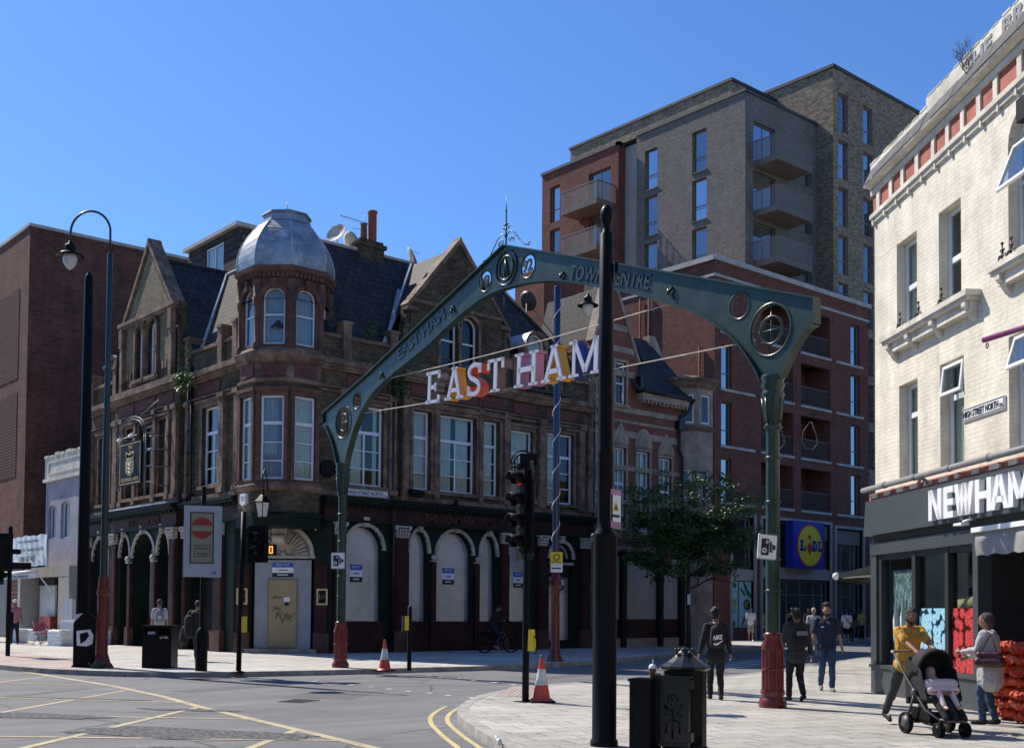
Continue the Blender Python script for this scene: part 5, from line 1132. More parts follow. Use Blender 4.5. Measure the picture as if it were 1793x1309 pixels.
m_ = MB().frame(FR(17.3, 55, -90)); m_.mat(0).box(0, .35, 0, .99, .12, 2.95).box(4.4, 5.69, .31, .99, .12, 2.95); m_.box(-.01, 5.7, .3, 1, 2.95, 3.4); m_.mat(1).box(.35, 4.4, .9, 1, .12, 3.0); m_.mat(2).box(.6, 2.6, .8, .88, .12, 2.6); m_.mat(1).box(.55, 2.65, .75, .9, 2.6, 2.95)
for i in range(10): m_.mat(2).box(.65, 2.55, .78, .8, 2.0+i*.06, 2.03+i*.06)
m_.build('shopfront', ['concrete_panel', 'interior', 'white_plastic'], sp)
mat('stock_red', (.35, .06, .05), .6, var=.6, vs=6); m_ = MB().frame(FR(17.3, 55, -90)); m_.box(1.6, 2.9, .5, .8, .12, 1.2); m_.build('stacked_stock', 'stock_red', sp)
m_ = MB().frame(FR(17.1, 55, -90)); n = 40; vs = []
for j in range(9):
    for i in range(n+1): x = .05+4.6*i/n; z = 3.42+1.35*j/8; vs.append((x, -.1+.035*mnoise.noise(Vector((x*1.3, z*2, 0)))+.02*sin(x*9+z*3), z-.02*sin(i*.7)*(j == 8)+.05*mnoise.noise(Vector((x*.8, 5, 1)))))
m_.mat(0).add(vs, [(j*(n+1)+i, j*(n+1)+i+1, (j+1)*(n+1)+i+1, (j+1)*(n+1)+i) for j in range(8) for i in range(n)], True)
m_.mat(1).text('We are Delivering Furniture', 1.1, 4.42, .17, -.18, .004, 2.7, bold=.02); m_.text('Sofas from £99', .3, 4.05, .17, -.18, .004, 1.8, bold=.02); m_.text('Divan Beds from £110', 2.3, 4.07, .17, -.18, .004, 2.1, bold=.02); m_.text('07885 657 441', 1.3, 3.62, .24, -.18, .004, 1.9, bold=.03)
m_.build('banner', ['sign_white', 'sign_black'], sp, recalc=False)
m_ = MB().frame(FR(17.1, 55, -90)); m_.mat(0).tube([(-.3, -.5, 3.1), (4.6, -.5, 3.1)], .09, 8); m_.box(-.3, 4.6, -.55, -.5, 2.85, 3.05); m_.tube([(4.4, -.4, 3.1), (4.4, .2, 2.3)], .03, 6); m_.mat(1).text('NEW CARPETS & FURNITURE', .1, 2.88, .12, -.56, .004, 3.6); m_.build('awning_roller', ['white_plastic', 'sign_black'], sp)
# ================================================================ WHITE PAINTED CORNER BUILDING (right)
mat('room_wall', (.5, .46, .4), .8, var=.4, vs=1.5)
wb = thing('painted_building', 'cream painted brick corner building with red panelled frieze and grey shopfront at the right', 'building', (19.4, 11.92, .12))
FW = FR(19.4, 11.92, 234.2); WL = 9.5
SHR = Matrix(((1, 0, 0, 0), (0, 1, 0, 0), (.032, 0, 1, 0), (0, 0, 0, 1))); FWU = FW @ SHR
m_ = MB().frame(FW)
uo = [(1.0, 1.83, 6.8, 8.33), (2.67, 3.45, 6.8, 8.33), (4.92, 5.9, 6.95, 9.0, .45), (6.6, 7.4, 6.8, 8.33)]
lo_ = [(1.08, 1.84, 3.98, 5.72), (2.69, 3.52, 3.98, 5.76), (4.9, 5.8, 3.98, 5.7), (6.9, 7.6, 3.98, 5.7)]
wall(m_, 0, WL, 3.85, 9.3, uo+lo_, d=.24)
m_.quad((0, 0, .12), (0, 10, .12), (0, 10, 10.2), (0, 0, 10.2)); m_.quad((WL, 0, .12), (WL, 10, .12), (WL, 10, 10.2), (WL, 0, 10.2)); m_.quad((0, 0, 10.15), (WL, 0, 10.15), (WL, 10, 10.15), (0, 10, 10.15))
m_.build('painted_wall', 'brick_painted', wb)
ic = MB().frame(FW); ic.box(.3, WL-.2, .75, 9.5, 3.7, 9.9); ic.build('room_backing', 'interior', wb)
m_ = MB().frame(FWU)
rnd = random.Random(2); QX = lambda x0: Matrix(((0, 1, 0, x0), (1, 0, 0, 0), (0, 0, 1, 0), (0, 0, 0, 1)))
m_.cut('parapet').box(-.05, 2.35, -.06, .3, 9.6, 10.2).box(2.35, WL, -.06, .3, 9.6, 10.36)
for i in range(30): u = -.05+i*.31; zt_ = 10.2 if u < 2.2 else 10.36; m_.box(u, u+rnd.uniform(.15, .3), -.07, .31, zt_-.004, zt_+rnd.uniform(.005, .03))
m_.cut('cornice').prism([(0, 9.72), (-.08, 9.73), (-.13, 9.75), (-.19, 9.755), (-.205, 9.79), (-.05, 9.9)], 0, WL+.05, M=QX(-.05))
m_.cut('string_course').box(-.04, WL, -.09, .02, 9.14, 9.22).box(-.03, WL, -.05, .02, 9.06, 9.14)
for i in range(18): m_.box(.02+i*.52, .08+i*.52, -.065, 0, 9.01, 9.14)
m_.cut('frieze_rail').box(-.02, WL, -.05, .02, 9.21, 9.24).box(-.02, WL, -.06, .02, 9.70, 9.74)
m_.build('cornice', 'render_white', wb)
PN = ((-.02, .2), (.34, .77), (.9, 1.28), (1.4, 1.86), (2.0, 2.5), (2.62, 3.02), (3.14, 3.54), (3.66, 4.06), (4.19, 4.58), (4.71, 5.27), (5.4, 5.9), (6.0, 6.5), (6.6, 7.1), (7.2, 7.7))
m_ = MB().frame(FWU)
for a, b in PN: m_.cut().box(a, b, -.015, .02, 9.24, 9.71)
m_.build('frieze_panel', 'frieze_red', wb)
m_ = MB().frame(FWU)
for (a, b), (c, d) in zip(PN[:-1], PN[1:]): m_.cut().box(b, c, -.05, .02, 9.24, 9.71)
m_.build('frieze_stile', 'render_white', wb)
m_ = MB().frame(FWU); rnd = random.Random(9); u = 0
while u < WL:
    w = rnd.uniform(.25, .5); m_.prism([(-.212, 9.79), (-.2, 9.82), (-.07, 10.09), (-.05, 10.05)], 0, w-.012, M=Matrix(((0, 1, 0, u), (1, 0, 0, rnd.uniform(-.008, .008)), (0, 0, 1, rnd.uniform(0, .01)), (0, 0, 0, 1)))); u += w
m_.build('ledge_tiles', 'ledge_grey', wb)
m_ = MB().frame(FWU); m_.text('THE', 3.68, 10.03, .25, -.068, .008, .92, bold=.03); m_.cut().text('BROADWAY', 4.9, 10.04, .27, -.068, .008, 3.2, bold=.03); m_.build('painted_lettering', 'faded_letter', wb)
for k, o in enumerate(uo):
    if len(o) > 4: window(wb, FW, o[0]+.01, o[1]-.01, o[2]+.01, o[3]-.01, y=.16, rise=.44, fr=.06, mull=(.5,), trans=(.5,)); continue
    window(wb, FW, o[0]+.01, o[1]-.01, o[2]+.01, o[3]-.01, y=.16, fr=.06, trans=((.45, 0, 1, .09),), curtain='curtain', curt_rng=[(.55, 1)] if k == 1 else [(0, .3)])
for k, o in enumerate(lo_): window(wb, FW, o[0]+.01, o[1]-.01, o[2]+.01, o[3]-.01, y=.16, fr=.06, trans=((.68, 0, 1, .09),), curtain='curtain', curt_rng=[(0, 1)])
def openlight(u0, u1, zt, h, ang, par=wb):
    M2 = FW @ Matrix.Translation((0, .02, zt)) @ Matrix.Rotation(-ang, 4, 'X'); m = MB().frame(M2)
    m.prism([[(u0, -h), (u0, 0), (u1, 0), (u1, -h)], [(u0+.05, -h+.05), (u0+.05, -.05), (u1-.05, -.05), (u1-.05, -h+.05)]], -.02, .025); f = m.build('open_casement', 'white_frame', par)
    p = MB().frame(M2).box(u0+.04, u1-.04, 0, .01, -h+.04, -.04); p.build('pane', 'glass', f)
openlight(2.78, 3.49, 5.7, .5, .12); openlight(5.05, 5.75, 5.66, .5, .3); openlight(5.05, 5.85, 8.5, .75, .38)
# sills with brackets and ironwork
m_ = MB().frame(FW)
for a, b, z, bk in ((.8, 4.1, 6.5, (.98, 1.8, 2.75, 3.9)), (4.75, 8.2, 6.62, (4.95, 5.9, 6.9, 7.9))):
    m_.cut('sill_slab').box(a, b, -.26, .03, z+.06, z+.15).box(a+.04, b-.04, -.22, .03, z, z+.06).box(a+.1, b-.1, -.14, .02, z-.16, z)
    for u in bk: m_.cut('sill_bracket').prism([(0, z-.001), (-.21, z-.001), (-.2, z-.08), (-.13, z-.13), (-.08, z-.22), (-.04, z-.28), (0, z-.3)], 0, .13, M=Matrix(((0, 1, 0, u-.06), (1, 0, 0, 0), (0, 0, 1, 0), (0, 0, 0, 1))))
m_.build('sill_slab', 'render_white', wb)
m_ = MB().frame(FW)
for u, z in ((1.5, 6.65), (2.25, 6.65), (3.1, 6.65), (5.05, 6.77), (5.3, 6.77)):
    m_.cut()
    for s in (-1, 1): m_.tube([(u+s*.12*(1-t/8)+s*.05*sin(t), -.17, z+.2*t/8) for t in range(9)], .012, 5); m_.tube([(u+s*(.06+.05*cos(a*.7)), -.17, z+.07+.05*sin(a*.7)) for a in range(9)], .01, 5)
    m_.tube([(u, -.17, z), (u, -.17, z+.28)], .014, 5); m_.ell((u, -.17, z+.28), .025, 6, 4)
m_.build('ironwork', 'pipe_black', wb)
nameplate(wb, FW, 3.52, 4.66, 1.3, .2, -.002)
m_ = MB().frame(FW); m_.box(5.55, 5.9, -.22, -.02, 8.62, 8.95); m_.build('floodlight', 'black_matt', wb)
m_ = MB().frame(FW); m_.tube([(5.88, -.9, 5.40), (7.6, .0, 5.56)], .04, 10); m_.tube([(5.95+.03*cos(a), -.88, 5.31+.04*sin(a)) for a in [i*.7 for i in range(10)]], .009, 5); mat('purple', (.17, .02, .11), .35, var=.1, coat=.3); m_.build('flag_pole', 'purple', wb)
# crumbling brick strip and gutter pipe
m_ = MB().frame(FW); m_.box(0, WL, -.12, .1, 3.72, 3.86); m_.build('brick_strip', 'crumble', wb)
m_ = MB().frame(FW); rnd = random.Random(5)
for i in range(16): u = .2+i*.55; m_.cut().box(u, u+rnd.uniform(.12, .3), -.16, 0, 3.76, 3.83); 
m_.build('bracket_block', 'render_white', wb)
m_ = MB().frame(FW); m_.tube([(-.02, -.24, 3.93), (WL, -.24, 3.93)], .05, 10)
for i in range(8): m_.lathe([(.062, -.04), (.062, .04)], 10, M=Matrix.Translation((1.0+i*1.25, -.24, 3.93)) @ Matrix.Rotation(pi/2, 4, 'Y'))
m_.tube([(2.25, -.18, 3.84), (2.4, -.2, 3.9), (2.5, -.16, 3.84), (2.6, -.2, 3.78)], .03, 6); m_.build('gutter_pipe', 'pipe_grey', wb)
# shop fascia
m_ = MB().frame(FW); m_.mat(0).prism([(0, 3.06), (-.23, 3.06), (-.19, 3.72), (0, 3.74)], 0, WL+.02, M=Matrix(((0, 1, 0, -.02), (1, 0, 0, 0), (0, 0, 1, 0), (0, 0, 0, 1)))); m_.build('shop_fascia', 'grey_panel', wb)
m_ = MB().frame(FW); m_.box(0, WL, -.06, .2, 2.95, 3.06); m_.build('fascia_soffit', 'grey_panel_dark', wb)
m_ = MB().frame(FW); m_.box(.02, 4.12, -.12, .1, 2.7, 2.93); m_.build('shutter_box', 'grey_panel', wb)
m_ = MB().frame(FW)
H_ = .5; Zb = 3.13; th = .13; Y0_, Y1_ = -.30, -.21
def bar(x0, z0, x1, z1, w): # slanted stroke
    m_.prism([(x0, z0), (x0+w, z0), (x1+w, z1), (x1, z1)], Y0_, Y1_)
u = 2.87; W_ = .46; g_ = .08
m_.cut(); bar(u, Zb, u, Zb+H_, th); bar(u+W_-th, Zb, u+W_-th, Zb+H_, th); bar(u+W_-th-.01, Zb, u+.01, Zb+H_, th*.98); u += W_+g_
W_ = .32; m_.cut(); bar(u, Zb, u, Zb+H_, th); [m_.box(u+th, u+W_, Y0_, Y1_, Zb+a, Zb+a+.1) for a in (0, .2, .4)]; u += W_+.04
W_ = .60; m_.cut(); [bar(u+a, Zb+(H_ if s else 0), u+b, Zb+(0 if s else H_), th) for a, b, s in ((0, .12, 1), (.12, .25, 0), (.25, .37, 1), (.37, .49, 0))]; u += W_+.07
W_ = .48; m_.cut(); bar(u, Zb, u, Zb+H_, th); bar(u+W_-th, Zb, u+W_-th, Zb+H_, th); m_.box(u+th, u+W_-th, Y0_, Y1_, Zb+.2, Zb+.31); u += W_-.03
W_ = .52; m_.cut(); bar(u, Zb, u+.18, Zb+H_, th); bar(u+W_-th, Zb, u+.21, Zb+H_, th); m_.box(u+.13, u+W_-.13, Y0_, Y1_, Zb+.1, Zb+.19); u += W_+.0
W_ = .6; m_.cut(); bar(u, Zb, u, Zb+H_, th); bar(u+W_-th, Zb, u+W_-th, Zb+H_, th); bar(u+.22, Zb+.1, u+.02, Zb+H_, th); bar(u+.25, Zb+.1, u+.45, Zb+H_, th)
m_.build('fascia_letter', 'sign_white', wb)
m_ = MB().frame(FW); m_.tube([(4.2, -.1, 3.1), (4.15, -.35, 3.02)], .02, 6); m_.box(4.05, 4.3, -.45, -.32, 2.96, 3.0); m_.build('fascia_light', 'sign_white', wb)
# shop front: frames, glass, posters
m_ = MB().frame(FW)
m_.cut('stall_riser').box(.0, 4.12, -.1, .15, .12, .6).box(.0, 4.14, -.14, .15, .6, .66)
m_.cut('corner_post').box(-.0, .26, -.1, .15, .66, 2.7); m_.cut('end_post').box(4.0, 4.16, -.12, .15, .66, 2.95)
m_.build('stall_riser', 'grey_panel', wb)
m_ = MB().frame(FW)
for a, b in ((.26, .4), (1.7, 1.84), (2.94, 3.06), (3.98, 4.0)): m_.cut().box(a, b, -.06, .1, .66, 2.7)
m_.cut('window_head').box(.26, 4.0, -.05, .1, 2.6, 2.7); m_.build('shop_mullion', 'grey_panel_dark', wb)
m_ = MB().frame(FW)
for a, b in ((.4, 1.7), (1.84, 2.94), (3.06, 3.98)): m_.cut().box(a, b, .02, .03, .66, 2.6)
m_.build('shop_glass', 'glass_shop', wb)
def egg_poster(name, u0, u1, base, cell, c1, c2, wx, wz, par=wb):
    m, t, b = nodes(name+'_mat'); MT[name+'_mat'] = m
    tc = t.nodes.new('ShaderNodeTexCoord'); mp = t.nodes.new('ShaderNodeMapping'); mp.inputs['Scale'].default_value = (wx, wz, 1); L(t, tc.outputs['UV'], mp.inputs[0])
    v = t.nodes.new('ShaderNodeTexVoronoi'); v.voronoi_dimensions = '2D'; v.inputs['Scale'].default_value = 1; v.inputs['Randomness'].default_value = .65; L(t, mp.outputs[0], v.inputs['Vector'])
    n = noi(t, 22, 4, 'uv', .7); body = ramp(t, n, [(.35, c1), (.65, c2)])
    r = ramp(t, v.outputs['Distance'], [(.46, 1.), (.58, 0.)]); out = mixc(t, r, base, body); L(t, out, b.inputs['Base Color']); b.inputs['Roughness'].default_value = .25
    q = MB().frame(FW).box(u0, u1, .0, .016, .67, 1.70); return q.build(name, name+'_mat', par)
egg_poster('blue_fruit_poster', 1.86, 2.92, (.01, .03, .06), 0, (.16, .45, .62), (.5, .75, .85), 6.5, 6.)
egg_poster('red_pepper_poster', 3.08, 3.97, (.05, .0, .0), 0, (.35, .01, .02), (.75, .10, .10), 6., 6.4)
m_, t_, b_ = nodes('net_curtain'); MT['net_curtain'] = m_; L(t_, ramp(t_, noi(t_, 7, 8, 'uv', .8, (1.5, .8, 1)), [(.40, (.05, .09, .09)), (.5, (.3, .42, .42)), (.6, (.7, .82, .82))]), b_.inputs['Base Color'])
q = MB().frame(FW).box(.5, 1.62, .12, .14, .66, 2.4); q.build('window_display', 'net_curtain', wb)
m_ = MB().frame(FW)
for u, z in ((.75, 1.45), (1.05, 1.5), (1.28, 1.3)): m_.cut().lathe([(.015, -.45), (.05, -.3), (.055, .05), (.03, .2), (.016, .4)], 10, u, .07, z)
m_.build('hanging_bottle', 'sign_white', wb)
m_ = MB().frame(FW); m_.mat(0).box(.1, 8, 3.0, 3.1, .1, 3.0); m_.box(0.05, 8, .2, 3.1, .05, .13); m_.box(.05, 8, .2, 3.1, 2.98, 3.0); m_.box(.02, .1, .2, 3.1, .1, 3.0); m_.build('room_backing', 'room_wall', wb)
mat('yellow_sack', (.62, .48, .2), .7, var=.2, vs=4); mat('goods', (.55, .42, .32), .6, var=.8, vs=5)
m_ = MB().frame(FW); m_.box(1.6, 4.0, 1.6, 1.65, .3, 2.8); m_.build('room_back', 'room_wall', wb)
m_ = MB().frame(FW); rnd = random.Random(6)
for zz_ in (1.75, 2.1):
    m_.box(1.9, 3.95, .8, 1.2, zz_-.03, zz_)
    for i in range(9): m_.box(1.95+i*.22, 2.1+i*.22, .85, 1.1, zz_, zz_+rnd.uniform(.1, .22))
m_.build('shelf_goods', 'goods', wb)
m_ = MB().frame(FW)
for u, z in ((2.85, 1.72), (3.3, 1.78), (3.7, 1.8)): m_.cut().ell((u, .3, z), (.35, .15, .14), 14, 8)
m_.build('rice_sack', 'yellow_sack', wb)
# doorway zone
m_ = MB().frame(FW); m_.box(4.16, 8.9, .9, .95, .12, 2.95); m_.box(4.16, 4.2, .1, .95, .12, 2.95); m_.box(8.86, 9.5, -.05, .95, .12, 2.95); m_.build('doorway', 'grey_panel_dark', wb)
m_ = MB().frame(FW); m_.box(4.5, 4.55, .82, .9, .12, 2.3); m_.box(5.3, 5.35, .82, .9, .12, 2.3); m_.box(4.5, 5.35, .82, .9, 2.25, 2.3); m_.box(4.85, 4.9, .78, .82, .9, 1.5); m_.build('door_frame', 'rail_metal', wb)
m_ = MB().frame(FW); m_.mat(0).box(4.55, 4.9, .76, .78, 1.95, 2.15); m_.mat(1).box(4.6, 4.84, .753, .759, 2.09, 2.11); m_.box(4.65, 4.79, .753, .759, 2.04, 2.06); m_.build('paper_notice', ['sign_white', 'sign_black'], wb)
# awning over the shop entrance
aw_ = MB().frame(FW); vs = []; n = 44
for i in range(n+1):
    u = 5.05+5.4*i/n; vs += [(u, -.1, 2.92), (u, -.6, 2.82), (u, -.62-.015*sin(i*1.3), 2.64), (u, -.6+.03*sin(i*1.1), 2.45+.015*sin(i*1.7))]
aw_.add(vs, [(4*i+j, 4*i+4+j, 4*i+5+j, 4*i+1+j) for i in range(n) for j in range(3)], True)
aw_.quad((5.05, -.1, 2.92), (5.05, -.6, 2.82), (5.05, -.1, 2.6)); ao = aw_.build('entrance_awning', 'awning_grey', wb, recalc=False)
a2 = MB().frame(FW); a2.box(5.02, 10.4, -.66, -.59, 2.79, 2.86); a2.build('awning_rail', 'sign_white', ao)
# black awning past the corner; unseen annex, lengthened to reflect in supermarket glass
an_ = MB().frame(FR(25.5, 12.5, 20)); an_.box(0, 75, -8, 0, .12, 9); an_.build('added_wing', 'brick_stock', wb)
aw2 = MB().frame(Matrix()); vs = []
P = [Vector((25.5, 12.5, 3.5)), Vector((31, 14.5, 3.5)), Vector((31.4, 19.1, 2.62)), Vector((26.1, 17.2, 2.62))]
aw2.mat(0).add([P[0], P[1], P[2], P[3]], [(0, 1, 2, 3)]); D_ = Vector((0, 0, .03)); aw2.add([P[0]-D_, P[1]-D_, P[2]-D_, P[3]-D_], [(3, 2, 1, 0)])
aw2.tube([P[3]-D_*1.5, P[2]-D_*1.5], .05, 8); aw2.quad(P[3], P[2], P[2]-Vector((0, 0, .18)), P[3]-Vector((0, 0, .18))); aw2.quad(P[3], P[0], P[3]-Vector((0, 0, .15)))
aw2.mat(1).ell(P[3]-D_*1.5, .1, 8, 6); aw2.tube([P[3]-D_*3, Vector((27.5, 15.5, 2.7)), Vector((25.8, 12.8, 2.6))], .03, 6)
aw2.build('black_awning', ['awning_black', 'white_plastic'], wb, recalc=False)

# bare twigs growing from the parapet
tw = MB().frame(FW); rnd = random.Random(11)
def twig(p, d, l, r, k):
    q = p+d*l; tw.tube([p, (p+q)/2+Vector((rnd.uniform(-.03, .03), rnd.uniform(-.03, .03), 0)), q], [r, r*.8, r*.6], 5)
    if k:
        for i in range(rnd.randint(2, 3)): twig(p+d*l*rnd.uniform(.4, 1), (d+Vector((rnd.uniform(-.7, .7), rnd.uniform(-.5, .5), rnd.uniform(-.1, .5)))).normalized(), l*rnd.uniform(.5, .8), r*.6, k-1)
for i in range(4): twig(Vector((3.95+i*.08, -.1, 10.0)), Vector((rnd.uniform(-.9, -.1), -.2, 1)).normalized(), .38, .008, 3)
o_ = tw.build('bare_sapling', 'bark'); tag(o_, 'leafless sapling growing out of the white parapet by the painted word THE', 'plant')
# ================================================================ STREET ARCH
Z0 = .12
AL = Vector((15.897, 25.116, 0)); AR = Vector((14.924, 10.989, 0)); aspan = (AR-AL).length; ang = atan2((AR-AL).y, (AR-AL).x)
FAr = Matrix.Translation(AL) @ Matrix.Rotation(ang, 4, 'Z')   # local x along span, z up; near side is -y? camera sees one side
arch = thing('street_arch', 'green cast-iron arch with red fluted bases spanning the road, lettered EAST HAM TOWN CENTRE', 'arch', (15.4, 18.0, 0))
dcam = (FAr.inverted() @ Vector((0, 0, 1.6))).y; SG = -1 if dcam < 0 else 1   # side the camera is on
def post(s):
    m = MB().frame(FAr @ Matrix.Translation((s, 0, 0)))
    m.cut('red_base').lathe([(.21, .1), (.22, .14), (.22, .2), (.19, .26), (.165, .3), (.195, .34), (.18, .4)], 20)
    m.lathe([(.172, .4), (.172, 1.03)], 32, flute=.1, smooth=False); m.lathe([(.172, .70), (.18, .72), (.172, .74)], 24)
    m.lathe([(.178, 1.02), (.185, 1.07), (.13, 1.2), (.15, 1.24), (.15, 1.27), (.11, 1.3)], 20)
    m.cut('green_column').lathe([(.115, 1.28), (.108, 3.5), (.104, 4.2), (.106, 4.6)], 20)
    for z in (1.95, 2.45, 3.35, 4.05): m.lathe([(.105, z-.025), (.14, z), (.105, z+.025)], 20)
    m.lathe([(.118, 4.5), (.155, 4.54), (.12, 4.58), (.12, 4.62), (.14, 4.7), (.165, 5.0), (.19, 5.05), (.165, 5.1), (.16, 5.14), (.195, 5.2), (.165, 5.26), (.195, 5.32), (.18, 5.36)], 20)
    for i in range(8): a = pi/4*i; m.tube([(.125*cos(a), .125*sin(a), 4.6), (.165*cos(a), .165*sin(a), 5.0)], .02, 5)
    o = m.build('green_column', 'green_metal', arch)
    for c in arch.children:
        if c.name.startswith('red_base'): c.data.materials[0] = MT['red_metal']
post(0); post(aspan)
top = [(-1.03, 6.55), (-1.03, 6.80), (1.40, 7.5), (4.0, 8.33), (6.98, 9.27), (10.62, 7.99), (12.9, 7.18), (15.02, 6.42), (15.02, 6.02)]
def cr(p, n=5): return smooth_path(p, n)
rl_ = cr([(15.02, 6.02), (14.85, 5.95), (14.6, 5.7), (14.45, 5.45), (14.36, 5.3)]); mid_r = [(13.96, 5.3)]
inner = cr([(13.96, 5.3), (13.82, 5.55), (13.45, 6.02), (12.85, 6.5), (12.2, 6.85), (10.62, 7.5), (9.14, 8.0), (8.24, 8.22), (7.2, 8.34), (6.2, 8.3), (5.1, 8.02), (4.02, 7.66), (1.96, 7.1), (1.2, 6.7), (.71, 6.22), (.34, 5.62), (.2, 5.3)])
lo_l = cr([(-.2, 5.3), (-.3, 5.55), (-.5, 5.95), (-.8, 6.35), (-1.03, 6.48)])
outline = top+rl_[1:]+inner+lo_l
def circ(x, z, r, n=28, rx=None): return [(x+(rx or r)*cos(2*pi*i/n), z+r*sin(2*pi*i/n)) for i in range(n)]
holes = [circ(.02, 6.42, .42), circ(14.13, 6.1, .42), circ(.72, 6.88, .22), circ(13.48, 6.62, .22), circ(6.28, 8.67, .23), circ(7.78, 8.64, .25)]
m = MB().frame(FAr); m.prism([outline]+holes, -.02, .02); web = m.build('arch_web', 'green_metal', arch)
def flange(path, w=.085, t=.03, name='flange'):
    m = MB().frame(FAr); vs = []
    P_ = [Vector(p) for p in path]
    for i, p in enumerate(P_):
        a = P_[max(i-1, 0)]; b = P_[min(i+1, len(P_)-1)]; d = (b-a).normalized(); n = Vector((-d.y, d.x))*t/2
        for sx in (1, -1):
            for sy in (1, -1): vs.append((p.x+n.x*sx, w*sy, p.y+n.y*sx))
    fs = []
    for i in range(len(P_)-1): a = 4*i; b = a+4; fs += [(a, b, b+1, a+1), (a+2, a+3, b+3, b+2), (a, a+2, b+2, b), (a+1, b+1, b+3, a+3)]
    m.add(vs, fs); return m.build(name, 'green_metal', arch)
flange(top); flange(inner); flange(rl_); flange(lo_l)
m = MB().frame(FAr)
for x, z, r in ((.02, 6.42, .42), (14.13, 6.1, .42)):
    m.cut('roundel').tube([(x+r*cos(2*pi*i/32), 0, z+r*sin(2*pi*i/32)) for i in range(32)], .035, 8, closed=True); m.tube([(x+.22*cos(2*pi*i/28), 0, z+.22*sin(2*pi*i/28)) for i in range(28)], .022, 6, closed=True)
    m.tube([(x, 0, z-r), (x, 0, z+r)], .012, 5); m.tube([(x-r, 0, z), (x+r, 0, z)], .012, 5)
for x, z, r in ((.72, 6.88, .22), (13.48, 6.62, .22), (6.28, 8.67, .23), (7.78, 8.64, .25)): m.cut('roundel').tube([(x+r*cos(2*pi*i/28), 0, z+r*sin(2*pi*i/28)) for i in range(28)], .03, 8, closed=True)
for r in (.36, .25): m.cut('roundel').tube([(7.05+r*cos(2*pi*i/28), SG*.03, 8.77+r*sin(2*pi*i/28)) for i in range(28)], .022, 6, closed=True)
for s_ in (-1, 1): m.tube([(7.05+s_*.06, SG*.035, 8.6), (7.05+s_*.02, SG*.035, 8.8), (7.05-.03, SG*.035, 8.95)], .02, 5)
m.build('roundel', 'green_metal', arch)
# relief lettering on the camera side. text() faces -y, so flip the frame if needed
def side_frame(s, z, a):
    F = FAr @ Matrix.Translation((s, 0, z))
    if SG > 0: F = F @ Matrix.Rotation(pi, 4, 'Z'); a = -a
    return F @ Matrix.Rotation(-a, 4, 'Y')
m = MB()
aL = atan2(1.95, 6.3); aR = atan2(-1.25, 4.0)
if SG > 0: raise Exception('camera on unexpected side')
def letters(txt, s, z, a, h, w): m.cut(); m.frame(side_frame(s, z, a)); m.text(txt, 0, 0, h, -.022, .03, w, bold=.015)
letters('EAST HAM', 2.75, 7.56, aL, .27, 2.1); letters('TOWN CENTRE', 9.1, 8.06, aR+.0, .28, 2.35)
letters('19', 6.12, 8.55, .0, .24, .32); letters('92', 7.62, 8.52, .0, .26, .32)
m.build('relief_lettering', 'green_metal_dark', arch)
m = MB()
for s, z, a in ((1.95, 7.32, aL), (5.05, 8.3, aL), (8.9, 8.17, aR), (11.9, 7.2, aR)):
    m.cut().frame(side_frame(s, z, a)); m.tube([(-.06, -.03, 0), (.02, -.035, .08), (.08, -.03, .02), (.03, -.035, -.06), (.1, -.03, -.1)], .022, 6); m.ell((-.07, -.03, .0), (.04, .02, .05), 6, 4)
m.build('ornament', 'green_metal_dark', arch)
# finial with scrolls
m = MB().frame(FAr @ Matrix.Translation((7.0, 0, 0)))
m.tube([(0, 0, 9.25), (0, 0, 10.0), (0, 0, 10.38)], [.02, .014, .004], 6); m.ell((0, 0, 10.0), (.02, .02, .05), 6, 5); m.ell((0, 0, 9.72), (.03, .03, .03), 6, 5); m.ell((0, 0, 9.62), (.028, .028, .03), 6, 5)
def spiral(cx, cz, r0, turns, s, st=0.): return [(cx+s*r0*(1-t/24)*cos(st+turns*2*pi*t/24), 0, cz+r0*(1-t/24)*sin(st+turns*2*pi*t/24)) for t in range(22)]
for s in (-1, 1):
    sl = -.31 if s < 0 else -.35
    m.tube([(0, 0, 9.4), (s*.05, 0, 9.5), (s*.16, 0, 9.54), (s*.3, 0, 9.46), (s*.45, 0, 9.3), (s*.62, 0, 9.13), (s*.8, 0, 9.08)], .012, 5)
    m.tube(spiral(s*.14, 9.36, .06, 1.5, s), .01, 5); m.tube(spiral(s*.26, 9.34, .055, 1.5, s, 1.), .01, 5); m.tube(spiral(s*.09, 9.63, .04, 1.3, s), .009, 5); m.tube(spiral(s*.05, 9.7, .03, 1.3, s), .008, 5); m.tube(spiral(s*.8, 9.12, .03, 1.3, s), .009, 5)
m.build('finial', 'green_metal_dark', arch)
# ================================================================ HANGING LETTERS on two wires
hl = thing('hanging_letter_sign', 'big slab-serif letters EAST HAM with coloured sides strung on two wires under the arch', 'sign', (15.4, 18.0, 6.0))
A1 = FAr
mat('letter_face', (.62, .62, .70), .4, var=.05); mat('fluor_orange', (.75, .38, .03), .45, var=.1); mat('fluor_red', (.8, .09, .03), .4, var=.1); mat('pink_side', (.42, .2, .34), .5, var=.1); mat('brown_side', (.18, .12, .10), .5, var=.1); mat('blue_side', (.02, .04, .2), .5, var=.1); mat('grey_side', (.16, .17, .16), .5, var=.1)  # lavender letter faces: shade on white put into the colour
wire_top = lambda s: 7.2+(6.97-7.2)*(s-1.82)/(12.9-1.82)-.08*sin(pi*(s-1.8)/11); wire_bot = lambda s: 6.55+(6.03-6.55)*(s-1.14)/(13.4-1.14)-.05*sin(pi*(s-1.1)/12)
m = MB().frame(A1)
